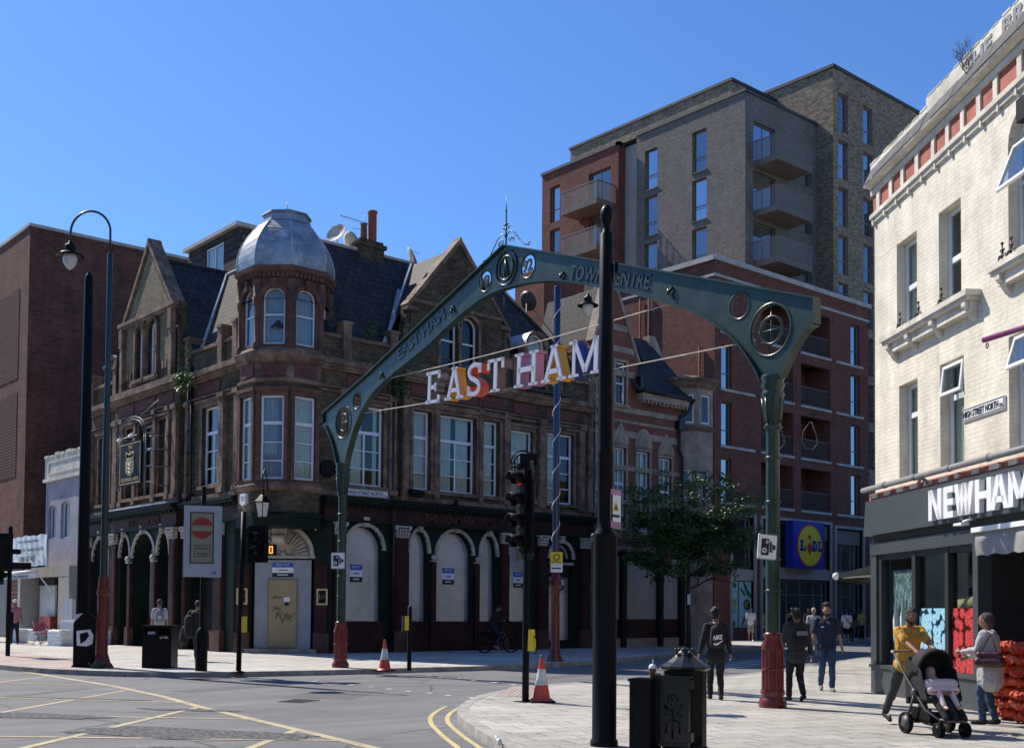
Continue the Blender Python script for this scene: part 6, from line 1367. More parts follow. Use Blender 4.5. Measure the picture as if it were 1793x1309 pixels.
m.cut().tube([(1.6+i*11.6/40, 0, wire_top(1.6+i*11.6/40)+.03) for i in range(41)], .011, 6); m.cut().tube([(1.1+i*12.4/40, 0, wire_bot(1.1+i*12.4/40)-.03) for i in range(41)], .011, 6)
m.build('wire', 'cream', hl)
def seg(m, p, q, w, y0, y1):
    p = Vector(p); q = Vector(q); d = (q-p).normalized(); n = Vector((-d.y, d.x))*w/2; m.prism([tuple(p+n), tuple(q+n), tuple(q-n), tuple(p-n)], y0, y1)
def letter(ch, s, w, side, h=.70):
    z0 = wire_bot(s+w/2)-.06; z1 = z0+h; m = MB()
    tilt = atan2(wire_bot(s+w)-wire_bot(s), w); m.frame(A1 @ Matrix.Translation((s, 0, z0)) @ Matrix.Rotation(-tilt, 4, 'Y'))
    def draw(y0, y1, g):
        t = .085+g; sf = .04+g
        def ser(x, z, l): m.box(x-l/2-g, x+l/2+g, y0, y1, z-sf/2, z+sf/2)
        if ch == 'E': m.box(.08-g, .165+g, y0, y1, 0, h); [m.box(.0-g, w+g, y0, y1, a-.025-g, a+.025+g) for a in (.025, h-.025)]; m.box(.2, w*.72+g, y0, y1, h*.5-.035-g, h*.5+.035+g); [m.box(w-.055-g, w+g, y0, y1, *r) for r in ((0, .16), (h-.16, h))]; m.box(w*.72-.05, w*.72+g, y0, y1, h*.5-.09, h*.5+.09)
        if ch == 'A': seg(m, (.1, 0), (w/2, h), t, y0, y1); seg(m, (w-.1, 0), (w/2, h), t, y0, y1); m.box(w*.27, w*.73, y0, y1, h*.28-.03-g, h*.28+.04+g); ser(.1, .03, .24); ser(w-.1, .03, .24); m.box(w/2-.1-g, w/2+.1+g, y0, y1, h-.03, h+g)
        if ch == 'T': m.box(w/2-.042-g, w/2+.042+g, y0, y1, 0, h); m.box(0-g, w+g, y0, y1, h-.055-g, h); ser(w/2, .03, .28); [m.box(a-g, a+.055+g, y0, y1, h-.22, h) for a in (0, w-.055)]
        if ch == 'H': [m.box(a-g, a+.085+g, y0, y1, 0, h) for a in (.075, w-.16)]; m.box(.1, w-.1, y0, y1, h*.5-.04-g, h*.5+.04+g); [ser(a, b, .26) for a in (.12, w-.12) for b in (.03, h-.03)]
        if ch == 'M': m.box(.09-g, .15+g, y0, y1, 0, h); m.box(w-.18-g, w-.1+g, y0, y1, 0, h); seg(m, (.12, h), (w/2, .08), t*.95, y0, y1); seg(m, (w-.14, h), (w/2, .08), t*.95, y0, y1); ser(.12, .03, .26); ser(w-.14, .03, .26); m.box(-.02-g, .2, y0, y1, h-.06, h); m.box(w-.2, w+.02+g, y0, y1, h-.06, h)
        if ch == 'S':
            P_ = [(w*.9, h*.76), (w*.8, h*.9), (w*.5, h*.95), (w*.2, h*.86), (w*.13, h*.7), (w*.28, h*.56), (w*.6, h*.46), (w*.84, h*.32), (w*.8, h*.13), (w*.5, h*.05), (w*.2, h*.1), (w*.1, h*.26)]
            P_ = smooth_path(P_, 3)
            for a, b in zip(P_[:-1], P_[1:]): seg(m, a, (b[0]+(b[0]-a[0])*.2, b[1]+(b[1]-a[1])*.2), t, y0, y1)
            m.box(w*.9-.04, w*.9+.03+g, y0, y1, h*.68, h*.97); m.box(w*.06-g, w*.1+.03, y0, y1, h*.03, h*.32)
    m.mat(1); draw(-.10, .12, 0.0); m.mat(0); draw(-.125, -.10, .012)
    return m.build('letter', ['letter_face', side], hl)
for ch, s, w, sd_ in (('E', 4.12, .54, 'grey_side'), ('A', 4.92, .66, 'fluor_orange'), ('S', 5.76, .52, 'fluor_red'), ('T', 6.52, .56, 'brown_side'), ('H', 7.5, .72, 'pink_side'), ('A', 8.4, .70, 'fluor_orange'), ('M', 9.25, .90, 'blue_side')): letter(ch, s, w, sd_)
# thin drop cable from the arch crown
m = MB().frame(A1); m.tube([(6.95, 0, 8.35), (6.95, 0, 7.1)], .008, 4); m.build('drop_cable', 'black_metal', hl)
# ================================================================ helpers for street things facing the camera
def facing(x, y, extra=0.): return FR(x, y, math.degrees(atan2(y, x))-90+extra)   # local -y looks back to where we stand
def camera_sign(x, y, z, s, rotz, lab, lean=0.):
    t = thing('speed_camera_sign', lab, 'sign', (x, y, z), 0, 'camera warning signs'); m = MB().frame(Matrix.Translation((x, y, z)) @ Matrix.Rotation(rotz, 4, 'Z') @ Matrix.Rotation(lean, 4, 'Y'))
    def rr(w, h, r, n=5): return [(cx+r*cos(a), cz+r*sin(a)) for cx, cz, a0 in ((w-r, h-r, 0), (-w+r, h-r, pi/2), (-w+r, -h+r, pi), (w-r, -h+r, 1.5*pi)) for a in [a0+pi/2*k/n for k in range(n+1)]]
    m.mat(0).prism(rr(.5*s, .58*s, .07*s), -.02, .0); m.mat(1).prism([rr(.49*s, .57*s, .06*s), rr(.47*s, .55*s, .05*s)], -.023, -.015)
    m.prism([(a-.14*s, b-.01*s) for a, b in rr(.2*s, .38*s, .05*s)], -.028, -.018)
    for cx, cz, r in ((-.18, -.17, .12), (-.06, .22, .07)): m.mat(0).prism([circ(cx*s, cz*s, r*s, 20), circ(cx*s, cz*s, r*s*.55, 20)], -.033, -.027)
    m.mat(1); m.prism([[(.1*s, -.2*s), (.1*s, .25*s), (.15*s, .28*s), (.15*s, -.25*s)]][0], -.028, -.018); m.prism([(.17*s, -.25*s), (.17*s, .22*s), (.2*s, .22*s), (.2*s, -.17*s), (.28*s, -.17*s), (.28*s, -.23*s)], -.028, -.018); m.box(.29*s, .4*s, -.028, -.018, -.12*s, .1*s); m.box(.24*s, .27*s, -.028, -.018, -.1*s, .15*s)
    p = m.build('sign_face', ['sign_white', 'sign_black'], t); b = MB().frame(Matrix.Translation((x, y, z)) @ Matrix.Rotation(rotz, 4, 'Z')); b.box(-.2*s, .2*s, 0, .1, -.3*s, -.26*s); b.box(-.2*s, .2*s, 0, .1, .26*s, .3*s); b.build('clamp', 'rail_metal', t)
    return t
def at(x, y, D):
    d = fw+rt*((x-896.5)/FPX)+up*((PPY-y)/FPX); h = Vector((cos(HEAD), sin(HEAD), 0)); return Vector((0, 0, EYE))+d*(D/d.dot(h))
rot_cam = HEAD-pi/2
p = at(1343, 957, 17.85); camera_sign(p.x, p.y, p.z, .34, rot_cam+.35, 'white camera warning sign, tilted, on the right post of the green arch', .07)
p = at(592, 981, 29.2); camera_sign(p.x, p.y, p.z, .36, rot_cam-.1, 'white camera warning sign on the left post of the green arch')
# ================================================================ LAMP POSTS
def lamp_head(par, c, s=1.):
    x, y, z = c; m = MB().frame(Matrix.Translation((x, y, z)))
    m.lathe([(.05*s, .42*s), (.07*s, .4*s), (.07*s, .34*s), (.14*s, .32*s), (.15*s, .24*s), (.12*s, .22*s), (.16*s, .16*s), (.13*s, .12*s), (.24*s, .1*s), (.38*s, .02*s), (.37*s, .0), (.2*s, .04*s)], 20)
    h = m.build('lamp_head', 'black_metal', par); g = MB().frame(Matrix.Translation((x, y, z))); g.lathe([(.19*s, .03*s), (.2*s, -.08*s), (.17*s, -.2*s), (.1*s, -.32*s), (.02*s, -.38*s)], 18); g.build('glass_globe', 'lamp_glass', h); return h
lp_ = thing('street_lamp', 'tall dark green lamp post with swan-neck lantern and slim red base, far left', 'street lamp', (10.91, 28.17, .12))
m = MB().frame(FR(10.91, 28.17, 0)); m.lathe([(.09, 1.95), (.085, 5), (.07, 7.6), (.07, 10.45), (.05, 10.5)], 14); m.box(-.1, .0, -.12, .12, 7.55, 7.63); m.build('post', 'green_metal_dark', lp_)
m = MB().frame(FR(10.91, 28.17, 0)); m.lathe([(.28, .1), (.27, .16), (.2, .25), (.13, .5), (.14, .55), (.13, .6), (.14, 1.9), (.17, 1.45) if False else (.14, 1.92), (.17, 1.96), (.12, 2.15), (.13, 2.2), (.1, 2.4)], 16); m.build('red_base', 'red_metal', lp_)
m = MB(); a0_ = Vector((10.91, 28.17, 10.45)); dr = Vector((10.14-10.9, 28.83-28.17, 0)); m.tube([a0_+dr*((1-cos(pi*i/16))/2)+Vector((0, 0, .55+.55*sin(pi*i/16))) if 0 < i else a0_ for i in range(17)]+[a0_+dr+Vector((0, 0, .1))], .03, 8); m.build('swan_neck', 'green_metal_dark', lp_)
lamp_head(lp_, (a0_.x+dr.x, a0_.y+dr.y, 10.4), .9)
l2 = thing('street_lamp', 'blue lamp post wound with string lights on a slim red base, before the pub', 'street lamp', (23.23, 24.93, .12))
m = MB().frame(FR(23.23, 24.93, 0)); m.lathe([(.11, 3.0), (.105, 5), (.1, 11.3), (.08, 11.35)], 14); m.build('post', 'navy_metal', l2)
m = MB().frame(FR(23.23, 24.93, 0)); m.lathe([(.25, .1), (.24, .2), (.15, .35), (.17, .42), (.14, .5), (.13, 1.6), (.12, 2.1), (.16, 2.18), (.12, 2.3), (.19, 2.42), (.19, 2.5), (.12, 2.56), (.12, 3.0)], 16); m.build('red_base', 'red_metal', l2)
m = MB(); b0_ = Vector((23.23, 24.93, 11.3)); dr = Vector((.70, -.60, 0)); m.tube([b0_+dr*((1-cos(pi*i/16))/2)+Vector((0, 0, .6*sin(pi*i/16)+.3*min(1, i/4))) for i in range(17)]+[b0_+dr+Vector((0, 0, .1))], .028, 8); m.build('swan_neck', 'navy_metal', l2)
lamp_head(l2, (b0_.x+dr.x, b0_.y+dr.y, 10.75), .85)
m = MB(); pts_ = [(23.23+.115*cos(t*.35), 24.93+.115*sin(t*.35), 3.4+t*.052) for t in range(150)]; m.tube(pts_, .012, 4)
for k in range(0, 150, 3): m.ell(pts_[k], .02, 5, 3)
m.build('string_light', 'sign_white', l2)
m = MB().frame(facing(23.1, 24.75)); m.mat(0).box(-.18, .18, -.02, 0, 3.0, 3.35); m.mat(1).box(-.18, .18, -.02, 0, 2.75, 3.0); m.mat(2).prism([circ(0, 3.2, .1, 16), circ(0, 3.2, .07, 16)], -.026, -.018); m.box(-.14, .14, -.024, -.018, 3.05, 3.07); m.box(-.14, .14, -.024, -.018, 2.85, 2.89); m.build('parking_plate', ['yellow_box', 'sign_white', 'sign_black'], l2)
m = MB().frame(facing(23.05, 24.7)); m.box(-.45, -.2, -.05, .15, 2.3, 3.05); m.build('loudspeaker_box', 'black_matt', l2)
bp_ = thing('black_mast', 'plain black tapering mast with a smart-box base behind the left lamp post', 'mast', (10.69, 28.98, .12))
m = MB().frame(FR(10.69, 28.98, 20)); m.lathe([(.155, 1.2), (.14, 4), (.11, 10.0), (.085, 10.05), (.05, 10.12)], 12); m.build('mast_tube', 'black_metal', bp_)
cb_ = thing('utility_cabinet', 'black steel post cabinet with sloping top and torn posters at the mast foot', 'cabinet', (10.66, 28.7, .12))
m = MB().frame(FR(10.70, 28.72, -25)); m.box(-.27, .25, -.26, .26, .1, 1.1); m.prism([(-.27, 1.1), (.25, 1.1), (.25, 1.32), (.0, 1.52), (-.27, 1.22)], -.26, .26); m.box(-.3, .28, -.29, .29, .1, .16); m.build('cabinet_body', 'black_metal', cb_)
m = MB().frame(FR(10.70, 28.72, -25)); m.mat(0).prism([(-.18, .66), (-.2, 1.02), (.12, 1.06), (.2, .92), (.18, .7), (.05, .64)], -.275, -.262); m.mat(1).prism([(-.1, .7), (-.12, .95), (.06, 1.0), (.1, .9), (.02, .78)], -.28, -.274); m.mat(0).box(-.285, -.272, -.2, .12, .72, 1.15); m.mat(2).box(-.292, -.284, -.15, .05, .8, 1.0); m.mat(0).prism([(-.25, 1.2), (-.1, 1.36), (.0, 1.48), (-.25, 1.42)], -.2, -.1); m.build('torn_poster', ['sign_white', 'black_matt', 'pink_side'], cb_)
# litter bin left
lbn = thing('litter_bin', 'square black double litter bin with slots, in front of the pub arches', 'litter bin', (12.09, 27.44, .12))
m = MB().frame(FR(12.09, 27.44, -40)); m.box(-.36, .36, -.3, .3, .1, .95); m.box(-.36, -.3, -.3, .3, .95, 1.12); m.box(.3, .36, -.3, .3, .95, 1.12); m.box(-.04, .04, -.3, .3, .95, 1.12); m.box(-.4, .4, -.34, .34, 1.12, 1.18); m.box(-.3, .3, .2, .3, .95, 1.12); m.build('bin_body', 'black_metal', lbn)
m = MB().frame(FR(12.09, 27.44, -40)); m.box(-.26, -.06, -.2, 0, .9, 1.02); m.text('LITTER', .08, .85, .05, -.305, .004, .2); m.build('bin_liner', 'sign_white', lbn)
# no-entry sign on pole
ne = thing('no_entry_sign', 'grey illuminated box sign showing no entry except buses on a black pole', 'road sign', (12.3, 25.4, .12))
FN = facing(12.23, 25.43)
m = MB().frame(FN); m.lathe([(.14, .1), (.14, 1.0), (.12, 1.08), (.06, 1.15)], 12, 0, .02, 0); m.lathe([(.055, 1.14), (.055, 4.5)], 12, 0, .02, 0); m.build('pole', 'black_metal', ne)
m = MB().frame(FN); m.mat(0).box(-.45, .42, -.2, .02, 2.35, 4.03); m.mat(1).box(-.31, .24, -.206, -.2, 2.66, 3.88); m.mat(2).box(-.28, .21, -.21, -.205, 2.69, 3.85)
m.mat(3).prism([(a, b) for a, b in circ(-.035, 3.5, .255, 36)], -.216, -.209); m.mat(2).box(-.28, .21, -.22, -.215, 3.43, 3.56)
m.mat(1).prism([[(-.2, 2.82), (-.2, 3.1), (.16, 3.1), (.16, 2.82)], [(-.185, 2.835), (-.185, 3.085), (.145, 3.085), (.145, 2.835)]], -.215, -.209); m.text('Except', -.15, 2.98, .085, -.213, .004, .26, bold=.01); m.text('buses', -.13, 2.86, .085, -.213, .004, .22, bold=.01); m.text('34', .2, 2.4, .09, -.203, .004, .1)
mat('sign_shell', (.38, .42, .46), .45, var=.08); mat('sign_olive', (.26, .25, .17), .35, var=.06); mat('sign_red', (.30, .025, .02), .35, var=.05)
m.build('sign_box', ['sign_shell', 'sign_black', 'sign_olive', 'sign_red'], ne)
# ---- traffic signals
def signal_head(par, Mx, x, z, n=4, lit=None, r=.1, pitch=.3, board=True):
    m = MB().frame(Mx); h = n*pitch
    m.box(x-.14, x+.14, -.02, .16, z-h+.02, z-.02)
    if board: m.prism([(x-.3, z-h-.12), (x-.3, z+.12), (x+.3, z+.12), (x+.3, z-h-.12)], .06, .075)
    b = m.build('signal_housing', 'black_matt', par)
    for k in range(n):
        zc = z-pitch*(k+.5); v = MB().frame(Mx @ Matrix.Translation((x, -.02, zc)) @ Matrix.Rotation(pi/2, 4, 'X')); N = 18; vs = []; fs = []
        for i in range(N+1):
            a = -.6+(pi+1.2)*i/N; 
            for rr2, dd in ((r*1.12, 0), (r*1.12, .22 if .15 < i/N < .85 else .12), (r*1.0, .22 if .15 < i/N < .85 else .12), (r*1.0, 0)): vs.append((rr2*cos(a), rr2*sin(a), dd))
        fs = [(4*i+j, 4*i+4+j, 4*i+4+(j+1) % 4, 4*i+(j+1) % 4) for i in range(N) for j in range(4)]; v.add(vs, fs, True); v.build('visor', 'black_matt', b)
        le_ = MB().frame(Mx @ Matrix.Translation((x, -.03, zc)) @ Matrix.Rotation(pi/2, 4, 'X')); le_.ell((0, 0, 0), (r*.97, r*.97, .03), 14, 6); le_.build('lens', lit if (lit and k == 0) else 'lens_dark', b)
    return b
mat('lens_dark', (.02, .02, .022), .15, var=0)
ts_ = thing('traffic_signal', 'four-aspect traffic signal showing dull red, on the black pole beside the near cone', 'traffic light', (12.44, 14.05, .12))
m = MB().frame(FR(12.44, 14.05, 0)); m.lathe([(.058, .12), (.058, 3.98), (.04, 4.0)], 12); m.box(-.14, .14, -.14, .14, .1, .13); m.build('pole', 'black_metal', ts_)
FT = facing(12.36, 14.1, -62)
signal_head(ts_, FT, .0, 3.93, 4, 'lamp_red', r=.115, pitch=.345)
m = MB().frame(facing(12.44, 14.05)); m.box(-.12, .16, -.05, .35, 3.98, 4.18); m.build('signal_top', 'black_metal', ts_)
m = MB().frame(facing(12.5, 14.2)); [m.tube([(x0-.02+r_*cos(pi*i/14), .1, 4.05+r_*1.1*sin(pi*i/14)) for i in range(15)], .014, 5) for x0, r_ in ((0, .2), (0, .15))]; [m.tube([(a, .1, 3.75), (a, .1, 4.08)], .014, 5) for a in (-.2, -.15, .15, .2)]; m.box(-.22, .2, .06, .1, 3.98, 4.0); m.build('guard_hoop', 'black_metal', ts_)
m = MB().frame(facing(12.44, 14.05, -25)); m.mat(0).prism([(.06, .95), (.16, .95), (.13, 1.3), (.07, 1.3)], -.06, .06); m.mat(1).tube([(.14, 0, 1.2), (.2, 0, 1.15), (.18, 0, .9)], .012, 5); m.build('push_button', ['yellow_box', 'black_matt'], ts_)
sp_ = thing('pedestrian_signal', 'leaning black signal pole with a lit amber symbol, in front of the boarded door', 'traffic light', (12.73, 24.52, .12))
m = MB().frame(FR(12.73, 24.52, 0)); m.tube([(0, 0, .1), (.05, -.04, 3.88)], .062, 10); m.lathe([(.15, .1), (.15, .13), (.06, .16)], 10); m.build('pole', 'black_metal', sp_)
FP = facing(13.1, 24.25)
signal_head(sp_, facing(13.02, 24.3, -40), .0, 3.45, 2, None, r=.1, pitch=.32)
m = MB().frame(FP); m.mat(0).box(.08, .38, -.12, .08, 2.86, 3.12); m.tube([(-.3, 0, 3.0), (.1, 0, 3.0)], .03, 6); m.mat(1).prism([[(.2, 2.9), (.2, 3.08), (.29, 3.08), (.29, 2.9)], [(.225, 2.925), (.225, 3.055), (.265, 3.055), (.265, 2.925)]], -.135, -.12); m.build('countdown_box', ['black_matt', 'lamp_amber'], sp_)
m = MB().frame(facing(12.73, 24.52)); m.box(.05, .18, -.08, .06, 1.05, 1.42); m.build('push_button', 'yellow_box', sp_)
sl_ = thing('traffic_signal', 'black traffic signals seen from behind at the far left edge of the crossing', 'traffic light', (11.1, 36.15, .12))
m = MB().frame(FR(11.12, 36.14, 0)); m.lathe([(.07, .1), (.065, 4.0), (.03, 4.05)], 10); m.build('pole', 'black_metal', sl_)
Fq = facing(11.12, 36.14); signal_head(sl_, facing(11.12, 36.14, 180), .22, 3.7, 3, None); signal_head(sl_, facing(11.12, 36.14, 120), .5, 3.3, 3, None)
m = MB().frame(Fq); m.box(.05, .6, -.05, .1, 2.75, 2.95); m.box(-.2, .3, -.1, .0, 3.2, 3.35); m.cut().box(-.07, .14, -.2, -.06, 1.0, 1.45); m.build('control_box', 'black_matt', sl_)
pb = thing('crossing_post', 'short black post with a yellow push-button box beside the far cone', 'post', (16.71, 23.24, .12))
m = MB().frame(FR(16.71, 23.24, 0)); m.lathe([(.055, .1), (.055, 1.68), (.02, 1.7)], 12); m.build('post_tube', 'black_metal', pb)
m = MB().frame(facing(16.71, 23.24, 20)); m.box(-.16, -.05, -.08, .06, 1.1, 1.45); m.build('push_button', 'yellow_box', pb); m = MB().frame(facing(16.71, 23.24, 20)); m.box(-.19, -.161, -.08, .06, 1.08, 1.46); m.build('button_face', 'black_matt', pb)
# big black mast in the foreground
bm2 = thing('black_column', 'large black foreground column, wide below and narrow above, with knobbed top', 'post', (9.09, 8.95, .12))
m = MB().frame(FR(9.09, 8.95, 0)); m.lathe([(.155, .05), (.155, .16), (.15, .18), (.135, .2), (.133, 2.42), (.137, 2.44), (.13, 2.47), (.09, 2.53), (.088, 2.6), (.088, 3.35), (.091, 3.36), (.088, 3.38), (.085, 4.2), (.078, 5.82), (.05, 5.86), (.045, 5.93), (.065, 5.98), (.075, 6.03), (.07, 6.1), (.04, 6.15), (.01, 6.17)], 28); m.ell((0.03, 0, 6.08), (.085, .06, .05), 12, 8); m.build('column_shaft', 'black_metal', bm2)
m = MB().frame(facing(9.09, 8.95)); m.box(.09, .13, -.05, .05, 5.38, 5.5); m.build('bracket', 'black_metal', bm2); m = MB().frame(facing(9.09, 8.95)); m.box(.095, .12, -.03, .03, 5.3, 5.45); m.ell((-.13, 0, 2.44), (.03, .03, .03), 8, 5); m.build('fixing', 'rail_metal', bm2)
m = MB().frame(facing(9.17, 8.9, 58)); m.mat(0).box(-.09, .12, -.02, .0, 2.53, 2.96); m.mat(1).box(-.09, .12, -.024, -.02, 2.9, 2.96).box(-.09, .12, -.024, -.02, 2.53, 2.6); m.mat(2).prism([(-.05, 2.72), (.08, 2.72), (.015, 2.83)], -.024, -.019); m.mat(3).prism([(-.02, 2.735), (.05, 2.735), (.015, 2.8)], -.027, -.023); m.box(-.06, .09, -.024, -.02, 2.65, 2.68); m.build('warning_plate', ['sign_white', 'pink_side', 'yellow_box', 'sign_black'], bm2)
# cones
def cone():
    t = thing('traffic_cone', 'orange and white traffic cone with a broken grey tip, before the pub', 'traffic cone', (0, 0, 0), 0, 'traffic cones on the pavement')
    m = MB(); m.mat(1).prism([(-.2, -.2), (.2, -.2), (.2, .2), (-.2, .2)], 0, .03, M=Matrix.Rotation(-pi/2, 4, 'X') @ Matrix.Scale(-1, 4, (0, 1, 0))); m.build('cone_foot', 'black_matt', t)
    m = MB(); R_ = lambda z: .155-.125*z/.72
    for a, b, k in ((.03, .28, 0), (.28, .54, 1), (.54, .72, 0)): m.mat(k).lathe([(R_(a), a), (R_((a+b)/2), (a+b)/2), (R_(b), b)], 20, cap=False)
    m.mat(0).lathe([(.2, .03), (.17, .06), (R_(.06), .07)], 20, cap=False); m.mat(2).lathe([(R_(.72), .72), (.03, .76), (.001, .765)], 12, cap=False); m.build('cone_body', ['cone_orange', 'cone_white', 'rail_metal'], t, recalc=False); return t
mat('cone_orange', (.62, .075, .04), .45, var=.15, vs=4, stain=.15, sscale=8); mat('cone_white', (.7, .7, .68), .5, var=.1, vs=4, stain=.2, sscale=8)
c1 = cone(); c1.location = (15.88, 23.1, .12); c1.rotation_euler[2] = .5
c2 = copy_tree(c1); c2.location = (12.62, 13.86, .12); c2.rotation_euler[2] = 1.0; c2['label'] = 'bright orange and white traffic cone leaning against the tall signal pole'
# foreground bins
bn = thing('ornate_bin', 'round black cast-iron bin with peaked lid and floral panel door in the foreground', 'litter bin', (9.6, 8.3, .12))
FBn = facing(9.64, 8.26, -22)
m = MB().frame(FBn); m.lathe([(.25, .08), (.25, .14), (.235, .16), (.235, .97), (.245, .98)], 12, a0=pi/12, smooth=False); m.build('bin_body', 'black_metal', bn)
m = MB().frame(FBn); m.lathe([(.245, .965), (.275, .985), (.285, 1.0), (.28, 1.015), (.2, 1.06), (.12, 1.12), (.06, 1.18), (.05, 1.2), (.02, 1.22)], 12, a0=pi/12, smooth=False); rnd = random.Random(2)
for i in range(16): a = i*.8; m.ell((.085*cos(a)*(1+.3*(i % 2)), .085*sin(a)*(1+.3*(i % 2)), 1.13+.03*(i % 3)), .022, 7, 5)
m.build('bin_lid', 'black_gloss', bn)
m = MB().frame(FBn); m.box(-.21, .14, -.265, -.12, .18, .88); m.prism([[(-.23, .16), (-.23, .91), (.16, .91), (.16, .16)], [(-.19, .2), (-.19, .86), (.12, .86), (.12, .2)]], -.29, -.24); m.box(-.24, .18, -.3, -.2, .895, .92); m.box(.155, .185, -.29, -.2, .78, .88).box(.155, .185, -.29, -.2, .22, .32)
dd_ = m.build('panel_door', 'black_gloss', bn); m = MB().frame(FBn)
for i in range(5): m.ell((-.035+.03*cos(i*1.26), -.272, .66+.035*sin(i*1.26)), (.03, .012, .03), 8, 5)
m.ell((-.035, -.277, .66), .02, 8, 5); m.tube([(-.13, -.269, .6), (-.08, -.275, .54), (-.035, -.275, .56), (.02, -.275, .54), (.07, -.269, .61)], .014, 6); m.tube([(-.035, -.272, .56), (-.035, -.269, .25)], .01, 5)
for a in (-.1, .04): m.tube([(-.035, -.267, .45), (a, -.273, .42), (a*1.15, -.267, .3)], .012, 5); m.ell((a, -.271, .5), (.035, .01, .02), 7, 4)
m.build('floral_relief', 'black_gloss', dd_)

sb = thing('utility_box', 'plain narrow black metal box standing left of the ornate bin', 'cabinet', (9.33, 8.52, .12))
m = MB().frame(facing(9.3, 8.5, -22)); m.box(-.145, .1, -.16, .16, .1, .85); m.box(-.16, .115, -.175, .175, .85, .88); m.prism([[(-.12, .15), (-.12, .8), (.08, .8), (.08, .15)], [(-.11, .16), (-.11, .79), (.07, .79), (.07, .16)]], -.165, -.155); m.build('box_body', 'black_metal', sb)
cu_ = thing('drinks_cup', 'clear domed cup of brown iced drink left on the utility box', 'cup', (9.37, 8.5, .88))
m = MB().frame(FR(9.37, 8.49, 0)); m.lathe([(.028, .882), (.04, .98)], 16); m.build('drink', 'drink_brown', cu_); m = MB().frame(FR(9.37, 8.49, 0)); m.lathe([(.044, .985), (.044, .995), (.036, 1.02), (.012, 1.035)], 16); m.tube([(0, 0, 1.0), (.008, 0, 1.08)], .004, 5); m.build('lid', 'sign_white', cu_)

tis = MB().frame(FR(9.42, 8.42, .4)); tis.box(-.02, .03, -.02, .03, .881, .91); tis.ell((.03, 0, .9), (.03, .025, .02), 7, 5); tag(tis.build('paper_cup', 'sign_white'), 'crumpled white paper cup beside the brown drink on the utility box', 'cup')
# ================================================================ UNSEEN TERRACES (added for window reflections and to block sky light)
def terrace(x, y, ang, w, h, lab, bm='brick_stock', wd=10):
    t = thing('added_terrace', lab, 'building', (x, y, 0)); F = FR(x, y, ang); ops = []
    n = int(w/3.2)
    for k in range(n):
        for z in ((4.6, 6.6), (8.2, 10.0)):
            if z[1] < h-1: ops.append((k*3.2+1.1, k*3.2+2.2, *z))
    m = MB().frame(F); wall(m, 0, w, 3.6, h, ops, d=.2); m.quad((0, 0, 0), (0, wd, 0), (0, wd, h), (0, 0, h)); m.quad((w, 0, 0), (w, wd, 0), (w, wd, h), (w, 0, h)); m.quad((0, 0, h), (w, 0, h), (w, wd, h), (0, wd, h)); m.quad((0, wd, 0), (w, wd, 0), (w, wd, h), (0, wd, h)); m.build('brick_wall', bm, t)
    m = MB().frame(F)
    for k, o in enumerate(ops): m.cut().box(o[0], o[1], .12, .2, o[2], o[3])
    m.build('window', 'glass_tower', t)
    m = MB().frame(F); m.box(0, w, -.05, .2, 0, 2.9); m.build('shopfront', 'grey_panel_dark', t); m = MB().frame(F); m.box(0, w, -.2, .2, 2.9, 3.6); m.build('shop_fascia', 'grey_panel', t); m = MB().frame(F); m.box(0, w, -.2, .2, h, h+.3); m.build('cornice', 'sandstone', t)
terrace(-16, -24, 180, 30, 13, 'unseen long brick terrace with shops added across the junction behind the viewer'); terrace(48, -22, 180, 62, 14, 'unseen brick terrace with shops added beyond the pavement behind the viewer', 'brick_red')
terrace(-12, 12, 90, 40, 11, 'unseen brick terrace with shops added across the wide road left of the viewer')
